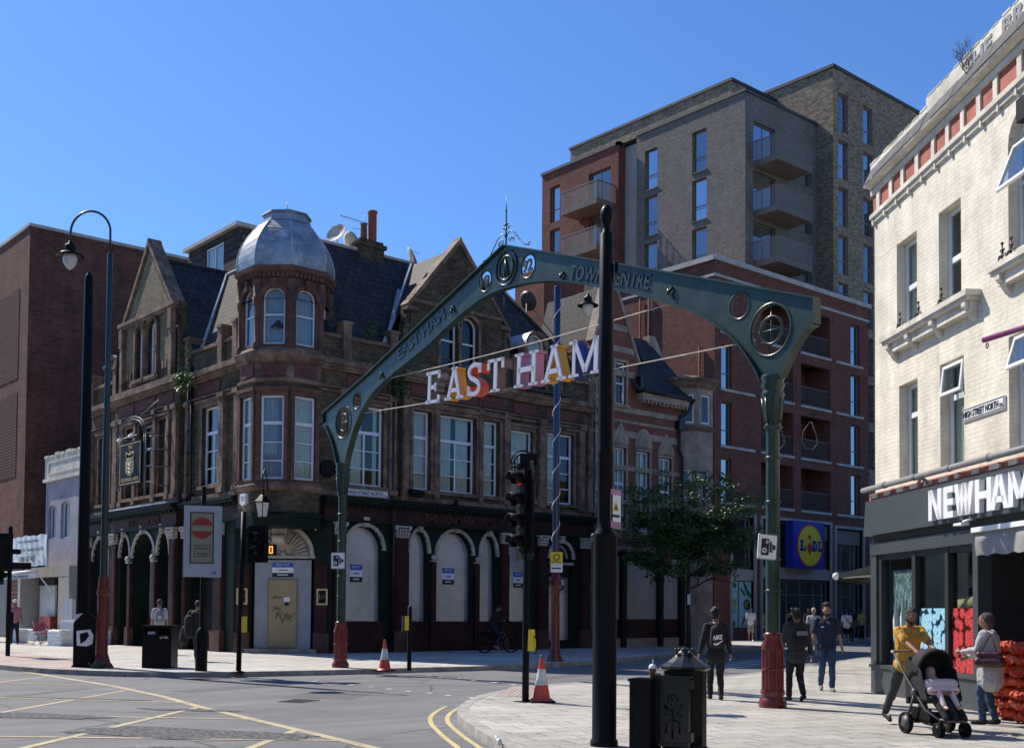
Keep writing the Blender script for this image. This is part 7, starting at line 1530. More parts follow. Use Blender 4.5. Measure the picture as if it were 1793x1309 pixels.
# ================================================================ TREE
def tree():
    t = thing('street_tree', 'leafy dark green street tree on a slim trunk in front of the gabled building', 'tree', (34.42, 29.33, .12))
    rnd = random.Random(21); m = MB(); base = Vector((34.42, 29.33, .1)); tops = []
    m.tube([base, base+Vector((.02, 0, 1)), base+Vector((0, .03, 2.2)), base+Vector((.03, 0, 3.2))], [.11, .08, .075, .07], 10)
    def br(p, d, l, r, k):
        q = p+d*l; m.tube([p, (p+q)/2+Vector((rnd.uniform(-.06, .06),)*3), q], [r, r*.8, r*.6], 6, cap=False)
        tops.append(q); tops.append((p+q)/2)
        if k:
            for i in range(3 if k > 1 else 2): br(p+d*l*rnd.uniform(.45, 1), (d+Vector((rnd.uniform(-1, 1), rnd.uniform(-1, 1), rnd.uniform(-.35, .6)))).normalized(), l*rnd.uniform(.6, .85), r*.62, k-1)
    for i in range(7):
        a = i*2.4; br(base+Vector((0, 0, 2.4+i*.22)), Vector((cos(a), sin(a), .35+.12*i)).normalized(), 1.15, .04, 3)
    br(base+Vector((0, 0, 3.1)), Vector((.05, 0, 1)), 1.3, .05, 3)
    m.build('trunk', 'bark', t)
    lf = MB(); cx, cy, cz = 34.42, 29.33, 4.95; n = 0; cl = []
    for q in tops:
        d = ((q.x-cx)/2.9)**2+((q.y-cy)/2.9)**2+((q.z-cz)/1.9)**2
        if d < 1.15 and q.z > 3.1: cl.append(q)
    for i in range(270):
        a = rnd.uniform(0, 2*pi); rr = rnd.uniform(.3, 1)**.5; zz = rnd.uniform(-.95, 1.05); w_ = sqrt(max(0, 1-zz*zz*.8))*(1.0 if zz > -.3 else .95)
        cl.append(Vector((cx+3.0*rr*w_*cos(a), cy+3.0*rr*w_*sin(a), cz+1.75*zz+.3*sin(3*a)+rnd.uniform(-.2, .2))))
    for q in cl:
        s = rnd.uniform(.22, .5); c = rnd.choice((0, 1, 1, 1, 2, 2)) if q.z < 5.4 else rnd.choice((1, 1, 2, 2)); droop = rnd.uniform(-.3, .1)  # brighter leaf mix up high puts the sunlit crown into the colour
        for i in range(rnd.randint(26, 48)):
            a = rnd.uniform(0, 2*pi); r_ = s*sqrt(rnd.random()); p = q+Vector((r_*cos(a), r_*sin(a), rnd.gauss(0, .07)+droop*r_)); sz = rnd.uniform(.05, .10)
            M_ = Matrix.Translation(p) @ Matrix.Rotation(rnd.uniform(0, 6.3), 4, 'Z') @ Matrix.Rotation(rnd.gauss(0, .45), 4, 'X') @ Matrix.Rotation(rnd.gauss(0, .4), 4, 'Y')
            lf.mat(c if rnd.random() < .8 else 1).add([(0, -sz, 0), (sz*.55, -.1*sz, .012), (0, sz, 0), (-sz*.55, -.1*sz, .012)], [(0, 1, 2, 3)], False, M_)
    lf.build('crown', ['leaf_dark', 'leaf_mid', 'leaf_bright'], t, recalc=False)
    m = MB().frame(facing(34.3, 29.2)); m.box(-.06, .06, -.1, -.08, 1.9, 2.3); m.build('tree_tag', 'sign_white', t)
tree()
# ================================================================ PEOPLE
mat('skin_brown', (.25, .13, .075), .55, var=.12, vs=8); mat('skin_tan', (.36, .2, .13), .55, var=.1, vs=8); mat('skin_baby', (.6, .4, .31), .55, var=.08)
def cloth(n, c, r=.85, v=.15): mat(n, c, r, var=v, vs=6, bs=.35, bscale=22)
cloth('mustard', (.50, .27, .035)); cloth('black_cloth', (.010, .010, .012)); cloth('charcoal', (.035, .04, .04)); cloth('navy_cloth', (.012, .018, .045)); cloth('denim', (.03, .065, .14), v=.35); cloth('light_grey_cloth', (.42, .43, .42)); cloth('white_cloth', (.70, .70, .70)); cloth('pink_cloth', (.38, .16, .20)); cloth('beige_cloth', (.40, .36, .28)); cloth('maroon_leather', (.06, .012, .015), .35); cloth('hat_brown', (.06, .035, .035)); cloth('grey_cloth', (.2, .21, .22)); cloth('pink_pale', (.62, .52, .52)); cloth('yellow_cloth', (.45, .36, .1))
mat('hair_black', (.008, .007, .007), .6, var=.4, vs=40, bs=.8, bscale=60); mat('hair_grey', (.45, .44, .42), .7, var=.3, vs=40)
tex = bpy.data.textures.new('fold', 'CLOUDS'); tex.noise_scale = .09; tex.noise_depth = 3
tex2 = bpy.data.textures.new('strand', 'CLOUDS'); tex2.noise_scale = .025; tex2.noise_depth = 3
def remesh(o, vx, disp=0., sm=2, tx=None):
    m = o.modifiers.new('r', 'REMESH'); m.mode = 'VOXEL'; m.voxel_size = vx; m.use_smooth_shade = True
    if disp: d = o.modifiers.new('d', 'DISPLACE'); d.texture = tx or tex; d.strength = disp; d.mid_level = .5; d.texture_coords = 'GLOBAL'
    if sm: s = o.modifiers.new('s', 'SMOOTH'); s.factor = .5; s.iterations = sm
    return o
def ik(a, b, l1, l2, pole):
    a = Vector(a); b = Vector(b); d = b-a; n = d.length; mx = (l1+l2)*.999
    if n > mx: b = a+d*(mx/n); d = b-a; n = mx
    x = (l1*l1-l2*l2+n*n)/(2*n); hh = sqrt(max(0, l1*l1-x*x)); u = d/n; p = Vector(pole); p = (p-u*p.dot(u)); p = p.normalized() if p.length > 1e-6 else Vector((0, 1, 0))
    return a+u*x+p*hh, b
def person(loc, head, lab, h=1.75, feet=((.0, .1, 0), (0, .1, 0)), hands=None, lean=0., hpitch=0., hyaw=0., top='white_cloth', sleeve='short', hem=.86, bottom='black_cloth', shorts=False, shoes='black_cloth', hair='hair_black', skin='skin_brown', hairstyle='short', beard=False, near=True, hipz=.93, hipshift=(0, 0), group=None, kneepole=(0, 1, .1), wide=1., cat='person', elbow=(0, -1, -.3), collar=None, flat=False, legs=True):
    z0 = loc[2] if len(loc) > 2 else .12
    t = thing('person', lab, cat, (loc[0], loc[1], z0), 0, group); a = atan2(head[1], head[0])-pi/2
    WM[t.name] = Matrix.Translation((loc[0], loc[1], z0)); F = Matrix.Translation((loc[0], loc[1], z0)) @ Matrix.Rotation(a, 4, 'Z') @ Matrix.Scale(h/1.75, 4)
    vx = .0085 if near else .02; V = Vector; w = wide
    P = V((hipshift[0], hipshift[1], hipz)); ax = V((0, sin(lean), cos(lean)))
    Cc = P+ax*.47; N = Cc+ax*.075; hd = V((0, sin(lean*.6+hpitch*.5), cos(lean*.6+hpitch*.5))); Hc = N+hd*.15+V((0, .015, 0)); RH = Matrix.Translation(Hc) @ Matrix.Rotation(hyaw, 4, 'Z') @ Matrix.Rotation(-(lean*.5+hpitch), 4, 'X')
    sh = {s: Cc+V((s*.165*w, 0, .0)) for s in (-1, 1)}; hp = {s: P+V((s*.085*w, 0, -.02)) for s in (-1, 1)}
    J = {}
    for k, s in enumerate((-1, 1)):
        fo, la, li = feet[k]; an = V((s*la, fo, .085+li)); kn, an = ik(hp[s], an, .43, .42, kneepole); J['k', s] = kn; J['a', s] = an
        hn = hands[k] if hands else (s*.27*w, .02+(.12 if s < 0 else -.1)*(abs(feet[0][0]-feet[1][0]) > .2), .80)
        el, wr = ik(sh[s], V(hn), .275, .25, (elbow[0]+s*.35, elbow[1], elbow[2])); J['e', s] = el; J['w', s] = wr
    b = MB().frame(F)
    # body: one continuous surface
    b.cap(P+ax*.02, P+ax*.15, .095*w, .09*w); b.cap(P+ax*.15, Cc-ax*.08, .09*w, .11*w); b.cap(sh[-1], sh[1], .062, .062); b.cap(Cc-ax*.1, Cc, .10, .07); b.cap(Cc, N+hd*.08, .06, .055)
    b.ell((0, 0, 0), (.074, .094, .112), 16, 12, M=RH); b.ell((0, .025, -.06), (.052, .062, .058), 12, 8, M=RH)
    if near:
        b.cap((0, .088, .012), (0, .108, -.02), .011, .016, M=None) if False else b.ell((0, .097, -.012), (.013, .02, .024), 8, 6, M=RH)
        for s in (-1, 1): b.ell((s*.074, -.005, -.005), (.012, .02, .03), 8, 6, M=RH)
        b.ell((0, .088, -.058), (.026, .012, .011), 8, 6, M=RH); b.ell((0, .084, .03), (.05, .012, .014), 8, 6, M=RH)
    for k, s in enumerate((-1, 1)):
        b.cap(sh[s], J['e', s], .05*w, .04); b.cap(J['e', s], J['w', s], .04, .027)
        if legs: b.cap(hp[s], J['k', s], .07*w, .052); b.cap(J['k', s], J['a', s], .055, .036); b.cap(J['k', s]*.6+J['a', s]*.4+V((0, -.012, 0)), J['k', s]*.4+J['a', s]*.6, .05, .045)
        if legs: b.cap(J['a', s]+V((0, -.03, -.04)), J['a', s]+V((0, .12, -.055)), .035, .028)
        d = (J['w', s]-J['e', s]).normalized(); side = V((0, 1, 0)) if abs(d.z) > .6 else V((0, 0, 1)); side = (side-d*side.dot(d)).normalized(); nrm = d.cross(side)
        if flat: side, nrm = nrm, side
        pc = J['w', s]+d*.045; b.cap(J['w', s], pc+d*.02, .024, .03)
        for q in (-1.5, -.5, .5, 1.5): b.cap(J['w', s]+d*.03+side*q*.014, J['w', s]+d*.08+side*q*.019, .015, .012)
        for i, q in enumerate((-1.5, -.5, .5, 1.5)):
            l_ = (.062, .072, .068, .052)[i]; r0 = J['w', s]+d*.085+side*q*.02; inn = -nrm*s*(.3 if hands is None else .75); m1 = r0+(d+inn*.4).normalized()*l_*.55; m2 = m1+(d*.6+inn).normalized()*l_*.5
            b.cap(r0, m1, .0095, .0085, 6); b.cap(m1, m2, .0085, .007, 6)
        r0 = J['w', s]+d*.03+side*.026; m1 = r0+(d*.6+side*.8).normalized()*.035; b.cap(r0, m1, .012, .0105, 6); b.cap(m1, m1+(d+side*.2-nrm*s*.3).normalized()*.03, .0105, .008, 6)
    remesh(b.build('body', skin, t, recalc=False), vx, 0, 2)
    # top
    g = MB().frame(F); i_ = .02; hz = V((P.x, P.y, hem)); tz = P*(1-0)+V((0, 0, 0))
    [g.cap(V((P.x+q_*.055*w, P.y, hem+.10)), V((P.x+q_*.05*w, P.y, .90)), .118*w+(.045 if hem < .7 else .008), .12*w+(.03 if hem < .7 else .005)) or g.cap(V((P.x+q_*.05*w, P.y, .90)), P+ax*.2+V((q_*.05*w, 0, 0)), .12*w+(.03 if hem < .7 else .005), .11*w+.012) for q_ in (-1, 1)]; [g.cap(P+ax*.12+V((q_*.05*w, 0, 0)), Cc-ax*.09+V((q_*.06*w, 0, 0)), .11*w+.012, .118*w+.012) for q_ in (-1, 1)]; g.cap(sh[-1], sh[1], .062+i_*.7, .062+i_*.7); g.cap(Cc-ax*.09, Cc+ax*.02, .13, .075)
    for s in (-1, 1):
        e = J['e', s]; wr = J['w', s]
        if sleeve == 'long': g.cap(sh[s], e, .052*w+i_, .045+i_*.6); g.cap(e, e.lerp(wr, .93), .045+i_*.6, .032+i_*.6)
        else: g.cap(sh[s], sh[s].lerp(e, .78), .052*w+i_*1.2, .052+i_*.9)
    remesh(g.build('jacket' if sleeve == 'long' else 'shirt', top, t, recalc=False), .012 if near else .025, .035 if near else 0, 1)
    if collar: c = MB().frame(F); c.cap(Cc+ax*.03, N+hd*.0, .064, .06); remesh(c.build('collar', collar, t, recalc=False), .012, 0, 1)
    if legs:
        q = MB().frame(F); q.cap(P+V((-.04*w, 0, -.01)), P+V((.04*w, 0, .0)), .108*w, .108*w)
        for s in (-1, 1):
            kn, an = J['k', s], J['a', s]; q.cap(hp[s], kn, .092*w, .072)
            if not shorts: q.cap(kn, kn.lerp(an, .93), .07, .058)
        remesh(q.build('shorts' if shorts else 'trousers', bottom, t, recalc=False), .012 if near else .025, .035 if near else 0, 1)
        for s in (-1, 1):
            an = J['a', s]; f = MB().frame(F); tilt = feet[(s+1)//2][2]*1.2
            f.cap(an+V((0, -.035, -.035)), an+V((0, .06, -.045-tilt*.3)), .046, .043); f.cap(an+V((s*.006, .06, -.045-tilt*.3)), an+V((s*.012, .15, -.058-tilt*.7)), .043, .034); remesh(f.build('shoe', shoes, t, recalc=False), .012 if near else .022, 0, 1)
    # hair
    if hair:
        k = MB().frame(F)
        k.ell((0, -.024, .03), (.080, .094, .098), 14, 10, M=RH); k.ell((0, -.03, -.01), (.077, .078, .08), 12, 8, M=RH) 
        if hairstyle == 'curly':
            rr_ = random.Random(3)
            for i in range(60): u_ = rr_.uniform(0, 2*pi); v_ = rr_.uniform(.15 if sin(u_) < .3 else .75, 1.4); k.ell((.085*cos(u_)*cos(v_), -.022+.095*sin(u_)*cos(v_), .045+.1*sin(v_)), .024, 7, 5, M=RH)
        if hairstyle == 'wrap': k.ell((0, -.05, .02), (.095, .105, .10), 14, 10, M=RH); k.ell((0, -.08, -.06), (.06, .06, .07), 10, 8, M=RH)
        if hairstyle == 'cap': k.ell((0, .0, .055), (.088, .105, .085), 14, 10, M=RH); k.cap(RH @ V((0, .08, .05)), RH @ V((0, .15, .04)), .03, .015)
        # clear the face
        o = remesh(k.build('hair' if hairstyle not in ('wrap', 'cap') else ('head_wrap' if hairstyle == 'wrap' else 'cap'), hair, t, recalc=False), .009 if near else .02, .035 if hairstyle != 'wrap' else .01, 0, tex2)
    if near:
        for s in (-1, 1): e_ = MB().frame(F); e_.ell((s*.029, .091, .01), (.010, .006, .006), 8, 6, M=RH); e_.build('eye', 'hair_black', t)
    if beard: k = MB().frame(F); k.ell((0, .032, -.075), (.058, .062, .05), 12, 8, M=RH); k.ell((0, .096, -.043), (.03, .01, .007), 8, 4, M=RH); k.ell((-.062, .02, -.04), (.014, .03, .05), 8, 6, M=RH); k.ell((.062, .02, -.04), (.014, .03, .05), 8, 6, M=RH); remesh(k.build('beard', 'hair_black', t, recalc=False), .01, .008, 1)
    return t, F, J, Cc, P, ax
def hd_(la, fo): v = rt0*la+Vector((cos(HEAD), sin(HEAD), 0))*fo; return (v.x, v.y)
def backpack(t, F, Cc, P, ax, m='black_cloth', off=-.2, w=.15, txt=None, trim=None):
    k = MB().frame(F); c = P.lerp(Cc, .55)+Vector((0, off, .02)); up_ = ax
    k.cap(c-up_*.13+Vector((-w*.5, 0, 0)), c+up_*.14+Vector((-w*.4, .02, 0)), .075, .07); k.cap(c-up_*.13+Vector((w*.5, 0, 0)), c+up_*.14+Vector((w*.4, .02, 0)), .075, .07); k.cap(c-up_*.15, c+up_*.16, .095, .085); k.cap(c-up_*.12+Vector((0, -.05, 0)), c+Vector((0, -.05, 0)), .075, .06)
    o = remesh(k.build('backpack', m, t, recalc=False), .014, .014, 2)
    s_ = MB().frame(F)
    for s in (-1, 1): s_.tube([c+up_*.2+Vector((s*.07, .03, 0)), Cc+Vector((s*.1, -.05, .085)), Cc+Vector((s*.115, .06, .07)), Cc+Vector((s*.12, .15, -.1)), Cc+Vector((s*.15, .05, -.3)), c-up_*.12+Vector((s*.1, .05, 0))], .018, 6)
    s_.tube([c+up_*.22+Vector((-.03, .0, 0)), c+up_*.29+Vector((0, .0, 0)), c+up_*.22+Vector((.03, 0, 0))], .01, 6); s_.build('strap', m, o)
    if txt:
        Mt = Matrix.Translation(c+Vector((.0, -.148, -.04))) @ Matrix.Rotation(0, 4, 'Z')
        x = MB().frame(F @ Mt @ Matrix.Rotation(-.12, 4, 'Y')); 
        if txt == 'NIKE':
            x.text('NIKE', -.09, -.01, .085, -.012, .006, .18, bold=.03, shear=.3); x.prism([(-.1, -.06), (-.085, -.105), (-.02, -.11), (.11, -.02), (-.02, -.075), (-.07, -.075)], -.02, -.008)
        else:
            for q in (-.035, 0, .035): x.ell((q, -.01, .02+.015*(q == 0)), (.013, .006, .03), 8, 6)
            x.box(-.05, .05, -.014, -.004, -.03, -.024).box(-.045, .045, -.014, -.004, -.018, -.012)
        x.build('backpack_logo', 'sign_white', o)
    if trim: x = MB().frame(F @ Matrix.Translation(c)); x.box(-.1, .1, -.12, -.1, .03, .11); x.build('front_panel', trim, o)
    return o
# man in yellow polo pushing the pushchair
ph = hd_(.2, -.98)
t, F, J, Cc, P, ax = person((13.88, 8.08), ph, 'bearded man in mustard polo shirt pushing the black pushchair', 1.58, ((.38, .1, 0), (-.45, .09, .06)), ((-.16, .52, 1.12), (.16, .52, 1.12)), lean=.16, hpitch=.42, top='mustard', bottom='charcoal', beard=True, hem=.80, shoes='black_cloth', hyaw=-.15, flat=True, collar='mustard', wide=1.04, elbow=(0, -.6, -1))
# woman with handbag
t, F, J, Cc, P, ax = person((15.02, 7.5), hd_(-.8, .6), 'woman in long pale grey top, jeans and brown head wrap by the shop window', 1.51, ((.1, .09, 0), (-.05, .09, 0)), ((-.12, .4, 1.13), (.14, .36, 1.05)), lean=.08, hpitch=.15, top='light_grey_cloth', sleeve='long', hem=.60, bottom='denim', hair='hat_brown', hairstyle='wrap', wide=1.25)
hb_ = thing('handbag', 'dark maroon leather handbag hanging on the arm of the woman in grey', 'handbag', (15.02, 7.5, .12))
k2 = MB().frame(F @ Matrix.Translation((-.31, -.06, .17))); k2.cap((0, -.14, .92), (0, .14, .92), .06, .06); k2.cap((.01, -.16, .82), (.01, .16, .82), .085, .085); remesh(k2.build('bag_body', 'maroon_leather', hb_, recalc=False), .012, .02, 1)
k2 = MB().frame(F @ Matrix.Translation((-.31, -.06, .17))); k2.tube([(0, -.12, .95), (.04, -.06, 1.1), (.10, 0, 1.27), (.04, .06, 1.1), (0, .12, .95)], .009, 6); k2.build('bag_strap', 'maroon_leather', hb_)
# schoolboy with backpack
t, F, J, Cc, P, ax = person((15.43, 12.54), hd_(.05, 1), 'schoolboy in black blazer with black backpack lettered in white, walking away', 1.55, ((.12, .09, 0), (-.1, .09, .0)), ((-.32, .0, .84), (.31, .06, .78)), top='black_cloth', sleeve='long', hem=.72, hairstyle='curly', collar='white_cloth', hyaw=-.3, wide=1.05)
backpack(t, F, Cc, P, ax, 'black_cloth', -.2, .14, 'NIKE')
t, F, J, Cc, P, ax = person((16.25, 11.48), hd_(-.1, 1), 'schoolboy in dark blazer half hidden behind the right arch post, walking away', 1.57, ((.16, .09, 0), (-.12, .09, .05)), ((-.3, .1, .9), (.3, .0, .8)), top='charcoal', sleeve='long', hem=.74, hairstyle='short', wide=1.1, bottom='black_cloth')
backpack(t, F, Cc, P, ax, 'black_cloth', -.2, .15, None, 'grey_cloth')
t, F, J, Cc, P, ax = person((18.91, 12.68), hd_(-.12, -1), 'man in navy polo shirt and blue jeans walking towards the viewer', 1.66, ((.14, .09, 0), (-.14, .09, .04)), ((-.3, .08, .84), (.3, -.02, .82)), hpitch=.25, top='navy_cloth', hem=.78, bottom='denim', shoes='grey_cloth', hairstyle='curly', beard=True, wide=1.12, skin='skin_tan')
k = MB().frame(F); k.box(.07, .13, .148, .156, 1.28, 1.3); k.build('shirt_logo', 'sign_white', t)
# people by the pub
t, F, J, Cc, P, ax = person((15.49, 35.25), hd_(-.35, 1), 'young man in grey tee and cap with pale grey backpack, behind the litter bin', 1.76, ((.1, .09, 0), (-.08, .09, 0)), None, top='light_grey_cloth', hairstyle='cap', hair='charcoal', bottom='grey_cloth', hyaw=.5, near=False, skin='skin_tan')
backpack(t, F, Cc, P, ax, 'grey_cloth', -.19, .13, 'x')
t, F, J, Cc, P, ax = person((14.38, 30.17), hd_(.1, 1), 'person all in black carrying a large black bag, behind the no entry sign', 1.71, ((.16, .09, 0), (-.16, .09, .04)), ((-.4, .1, 1.0), (.35, .0, .84)), top='black_cloth', sleeve='long', hem=.7, near=False, shoes='beige_cloth', wide=1.2)
k = MB().frame(F); k.cap((-.38, .05, .9), (-.42, .05, .62), .12, .14); k.cap((-.2, -.14, 1.2), (-.2, -.14, .8), .13, .15); remesh(k.build('shoulder_bag', 'black_cloth', t, recalc=False), .02, .02)
person((14.93, 47.73), hd_(.3, -1), 'man in pink shirt and white cap standing by the wrapped mattresses, far left', 1.78, ((0, .12, 0), (.02, .12, 0)), ((-.28, .12, .85), (.28, .12, .85)), top='pink_cloth', hair='white_cloth', hairstyle='cap', near=False)
# people down the street
F0 = dict(near=False)
person((48.5, 37.1), hd_(-.1, -1), 'man in white tee and beige shorts walking past the supermarket windows', 1.78, ((.15, .08, 0), (-.1, .08, 0)), None, top='white_cloth', bottom='beige_cloth', shorts=True, shoes='white_cloth', skin='skin_tan', **F0)
person((33.4, 22.9), hd_(.2, 1), 'white-haired person in pale shirt half hidden behind the man in navy', 1.68, ((.1, .08, 0), (-.1, .08, 0)), None, top='light_grey_cloth', bottom='beige_cloth', hair='hair_grey', shoes='beige_cloth', skin='skin_tan', **F0)
t, F, J, Cc, P, ax = person((50.7, 32.8), hd_(.1, 1), 'person in white tee and black shorts with dark shoulder strap, seen from behind', 1.66, ((.1, .09, 0), (-.05, .09, 0)), None, top='white_cloth', bottom='black_cloth', shorts=True, shoes='white_cloth', skin='skin_tan', wide=1.2, **F0)
k = MB().frame(F); k.tube([(-.16, -.1, 1.45), (-.0, -.2, 1.2), (.16, -.17, 1.0)], .02, 5); k.build('strap', 'black_cloth', t)
person((53.4, 34.3), hd_(.4, 1), 'person in all dark clothes just right of the white tee by the supermarket', 1.74, ((.1, .09, 0), (-.1, .09, 0)), None, top='black_cloth', bottom='black_cloth', **F0)
person((49.0, 33.9), hd_(-.3, -1), 'person in dark navy top standing at the supermarket entrance left of the white tee', 1.76, ((.0, .1, 0), (.0, .1, 0)), None, top='navy_cloth', bottom='black_cloth', **F0)
person((57.6, 36.3), hd_(-.2, -1), 'person in dull yellow top under the black awning, far down the street', 1.72, ((.1, .09, 0), (-.05, .09, 0)), None, top='yellow_cloth', bottom='black_cloth', **F0)
person((43.0, 30.6), hd_(.3, 1), 'person in black tee beside the right arch post, far down the street', 1.74, ((.1, .09, 0), (-.1, .09, 0)), None, top='black_cloth', bottom='charcoal', **F0)
person((46.6, 34.6), hd_(.3, -1), 'person in brown coat standing near the supermarket doors behind the schoolboy', 1.7, ((.1, .09, 0), (-.1, .09, 0)), None, top='hat_brown', sleeve='long', bottom='black_cloth', **F0)
# ================================================================ BICYCLE and rider
bk = thing('bicycle', 'black delivery bicycle with fat tyres standing in the shade before the boarded windows', 'bicycle', (26.13, 31.0, .12))
FB_ = FR(26.13, 31.0, -8, .12)
for x in (-.55, .55):
    m = MB().frame(FB_); m.tube([(x+.33*cos(2*pi*i/30), 0, .34+.33*sin(2*pi*i/30)) for i in range(30)], .03, 8, closed=True)
    for i in range(14): a = 2*pi*i/14; m.tube([(x, 0, .34), (x+.3*cos(a), 0, .34+.3*sin(a))], .004, 4)
    m.lathe([(.05, -.04), (.05, .04)], 10, M=Matrix.Translation((x, 0, .34)) @ Matrix.Rotation(pi/2, 4, 'X')); m.build('wheel', 'black_metal', bk)
m = MB().frame(FB_)
for p in ([(-.55, 0, .34), (-.1, 0, .3), (.33, 0, .78)], [(-.1, 0, .3), (-.22, 0, .85)], [(-.2, 0, .72), (.35, 0, .82)], [(-.55, 0, .34), (-.2, 0, .68)], [(.3, 0, .95), (.36, 0, .75), (.55, 0, .34)]): m.tube(p, .025, 6)
m.box(-.05, .15, -.05, .05, .38, .55); m.build('frame', 'black_metal', bk)
m = MB().frame(FB_); m.tube([(.3, 0, .95), (.3, 0, 1.02)], .02, 6); m.tube([(.22, -.3, 1.06), (.3, -.15, 1.04), (.32, 0, 1.03), (.3, .15, 1.04), (.22, .3, 1.06)], .016, 6); m.box(.3, .42, -.07, .07, 1.02, 1.16); m.build('handlebar', 'black_metal', bk)
m = MB().frame(FB_); m.ell((-.24, 0, .9), (.13, .07, .04), 10, 6); m.build('saddle', 'black_matt', bk); m = MB().frame(FB_); m.box(-.8, -.3, -.12, .12, .72, .75); m.tube([(-.75, 0, .72), (-.55, 0, .34)], .012, 5); m.tube([(-.55+.37*cos(a), 0, .34+.37*sin(a)) for a in [.6+i*.25 for i in range(9)]], .025, 5); m.build('rear_rack', 'black_metal', bk)
person((25.93, 31.03, .2), (cos(radians(-8)), sin(radians(-8))), 'rider in black jacket sitting on the bicycle and looking down at a phone', 1.74, ((.2, .1, .12), (.02, .12, .1)), ((-.1, .34, 1.02), (.08, .36, 1.05)), lean=.38, hpitch=.7, top='black_cloth', sleeve='long', hem=.82, bottom='navy_cloth', hipz=.88, shoes='grey_cloth', near=False, hipshift=(0, -.05), kneepole=(0, 1, .6))
# ================================================================ PUSHCHAIR with baby
pv = thing('pushchair', 'black three-quarter view pushchair with big hood and tan handle, pushed by the man', 'pushchair', (13.2, 7.25, .12))
pr_ = (13.05-.0, 6.99, .12); FPc = Matrix.Translation((13.19, 7.24, .12)) @ Matrix.Rotation(atan2(ph[1], ph[0])-pi/2, 4, 'Z')   # +y forward
def whl(x, y, r, w=.03):
    m = MB().frame(FPc @ Matrix.Translation((x, y, r)) @ Matrix.Rotation(pi/2, 4, 'Y')); m.lathe([(r-.03, -w*.6), (r-.008, -w), (r, -w*.5), (r, w*.5), (r-.008, w), (r-.03, w*.6)], 24, cap=False); o = m.build('wheel', 'black_matt', pv)
    m = MB().frame(FPc @ Matrix.Translation((x, y, r)) @ Matrix.Rotation(pi/2, 4, 'Y')); m.lathe([(.02, -w*1.1), (r-.03, -w*.5), (r-.03, w*.5), (.02, w*1.1)], 5 if r > .1 else 20); m.build('hub', 'rail_metal' if r > .1 else 'black_metal', o)
for x in (-.29, .29): whl(x, -.27, .135)
for x in (-.2, -.15, .15, .2): whl(x, .27, .09, .014)
m = MB().frame(FPc)
for s in (-1, 1):
    m.tube([(s*.25, -.62, 1.0), (s*.26, -.42, .8), (s*.25, .1, .32), (s*.18, .3, .22), (s*.175, .28, .14)], .014, 8); m.tube([(s*.29, -.27, .14), (s*.27, -.1, .5)], .016, 8); m.ell((s*.27, -.12, .52), (.03, .05, .05), 10, 6)
m.tube([(-.18, .3, .22), (-.1, .36, .2), (.1, .36, .2), (.18, .3, .22)], .016, 8); m.tube([(-.29, -.27, .14), (.29, -.27, .14)], .012, 8); m.build('chassis', 'rail_metal', pv)
m = MB().frame(FPc); m.tube([(-.25, -.60, .98), (-.25, -.66, 1.0), (-.2, -.7, 1.0), (.2, -.7, 1.0), (.25, -.66, 1.0), (.25, -.60, .98)], .02, 8); m.build('handle', 'tan_leather', pv)

m = MB().frame(FPc); N1, N2 = 12, 9; vs = []   # hood: swept shell over the seat
for i in range(N1+1):
    a = -.3+(pi*.62+.3)*i/N1  # sweep from back down to front-top
    for j in range(N2+1):
        b_ = pi*j/N2; yy = -.16-.34*cos(a-.1); rr = .36; vs.append((.245*cos(b_)*(1.0), -.14-rr*cos(a)*(.35+.65*sin(b_)**.6), .64+rr*1.18*sin(a)*sin(b_)**.5 if 0 < j < N2 else .64+.0*sin(a)+.36*sin(a)*.25))
m.add(vs, [(i*(N2+1)+j, i*(N2+1)+j+1, (i+1)*(N2+1)+j+1, (i+1)*(N2+1)+j) for i in range(N1) for j in range(N2)], True)
ho = m.build('hood', 'black_cloth', pv); sdf = ho.modifiers.new('s', 'SOLIDIFY'); sdf.thickness = .015
m = MB().frame(FPc); m.prism([(-.24, .36), (.24, .36), (.24, .95), (-.24, .95)], -.36, -.3); m.cap((-.17, -.3, .5), (-.17, .12, .45), .05, .05); m.cap((.17, -.3, .5), (.17, .12, .45), .05, .05); m.box(-.2, .2, -.3, .14, .4, .48); m.cap((-.12, .14, .42), (-.12, .34, .24), .05, .04); m.cap((.12, .14, .42), (.12, .34, .24), .05, .04); m.cap((0, .14, .42), (0, .34, .24), .06, .05)
for s in (-1, 1): m.prism([(-.36, .45), (.14, .42), (.0, .8), (-.36, .95)], -.006, .006, M=Matrix(((0, -1, 0, s*.235), (1, 0, 0, 0), (0, 0, 1, 0), (0, 0, 0, 1))))
remesh(m.build('seat', 'black_cloth', pv, recalc=False), .014, .008, 1)
m = MB().frame(FPc); m.box(-.22, .22, -.28, .16, .16, .2); m.box(-.22, -.2, -.28, .16, .16, .34); m.box(.2, .22, -.28, .16, .16, .34); m.box(-.22, .22, .14, .16, .16, .3); m.build('basket', 'black_matt', pv)
m = MB().frame(FPc); m.cap((-.16, .02, .62), (.16, .02, .62), .075, .075); m.cap((-.16, .08, .55), (.16, .08, .55), .06, .06); remesh(m.build('blanket', 'pink_pale', pv, recalc=False), .012, .015); m = MB().frame(FPc); m.tube([(-.22, -.02, .56), (-.18, .12, .54), (0, .17, .53), (.18, .12, .54), (.22, -.02, .56)], .016, 8); m.build('bumper_bar', 'frieze_red', pv)
bb = thing('baby', 'baby in pale leggings lying in the black pushchair, bare feet showing', 'baby', (13.2, 7.25, .5)); WM[bb.name] = Matrix.Translation((13.2, 7.25, .5))
m = MB().frame(FPc); m.ell((0, -.2, .76), (.065, .07, .075)); m.cap((0, -.18, .68), (0, -.02, .52), .075, .08)
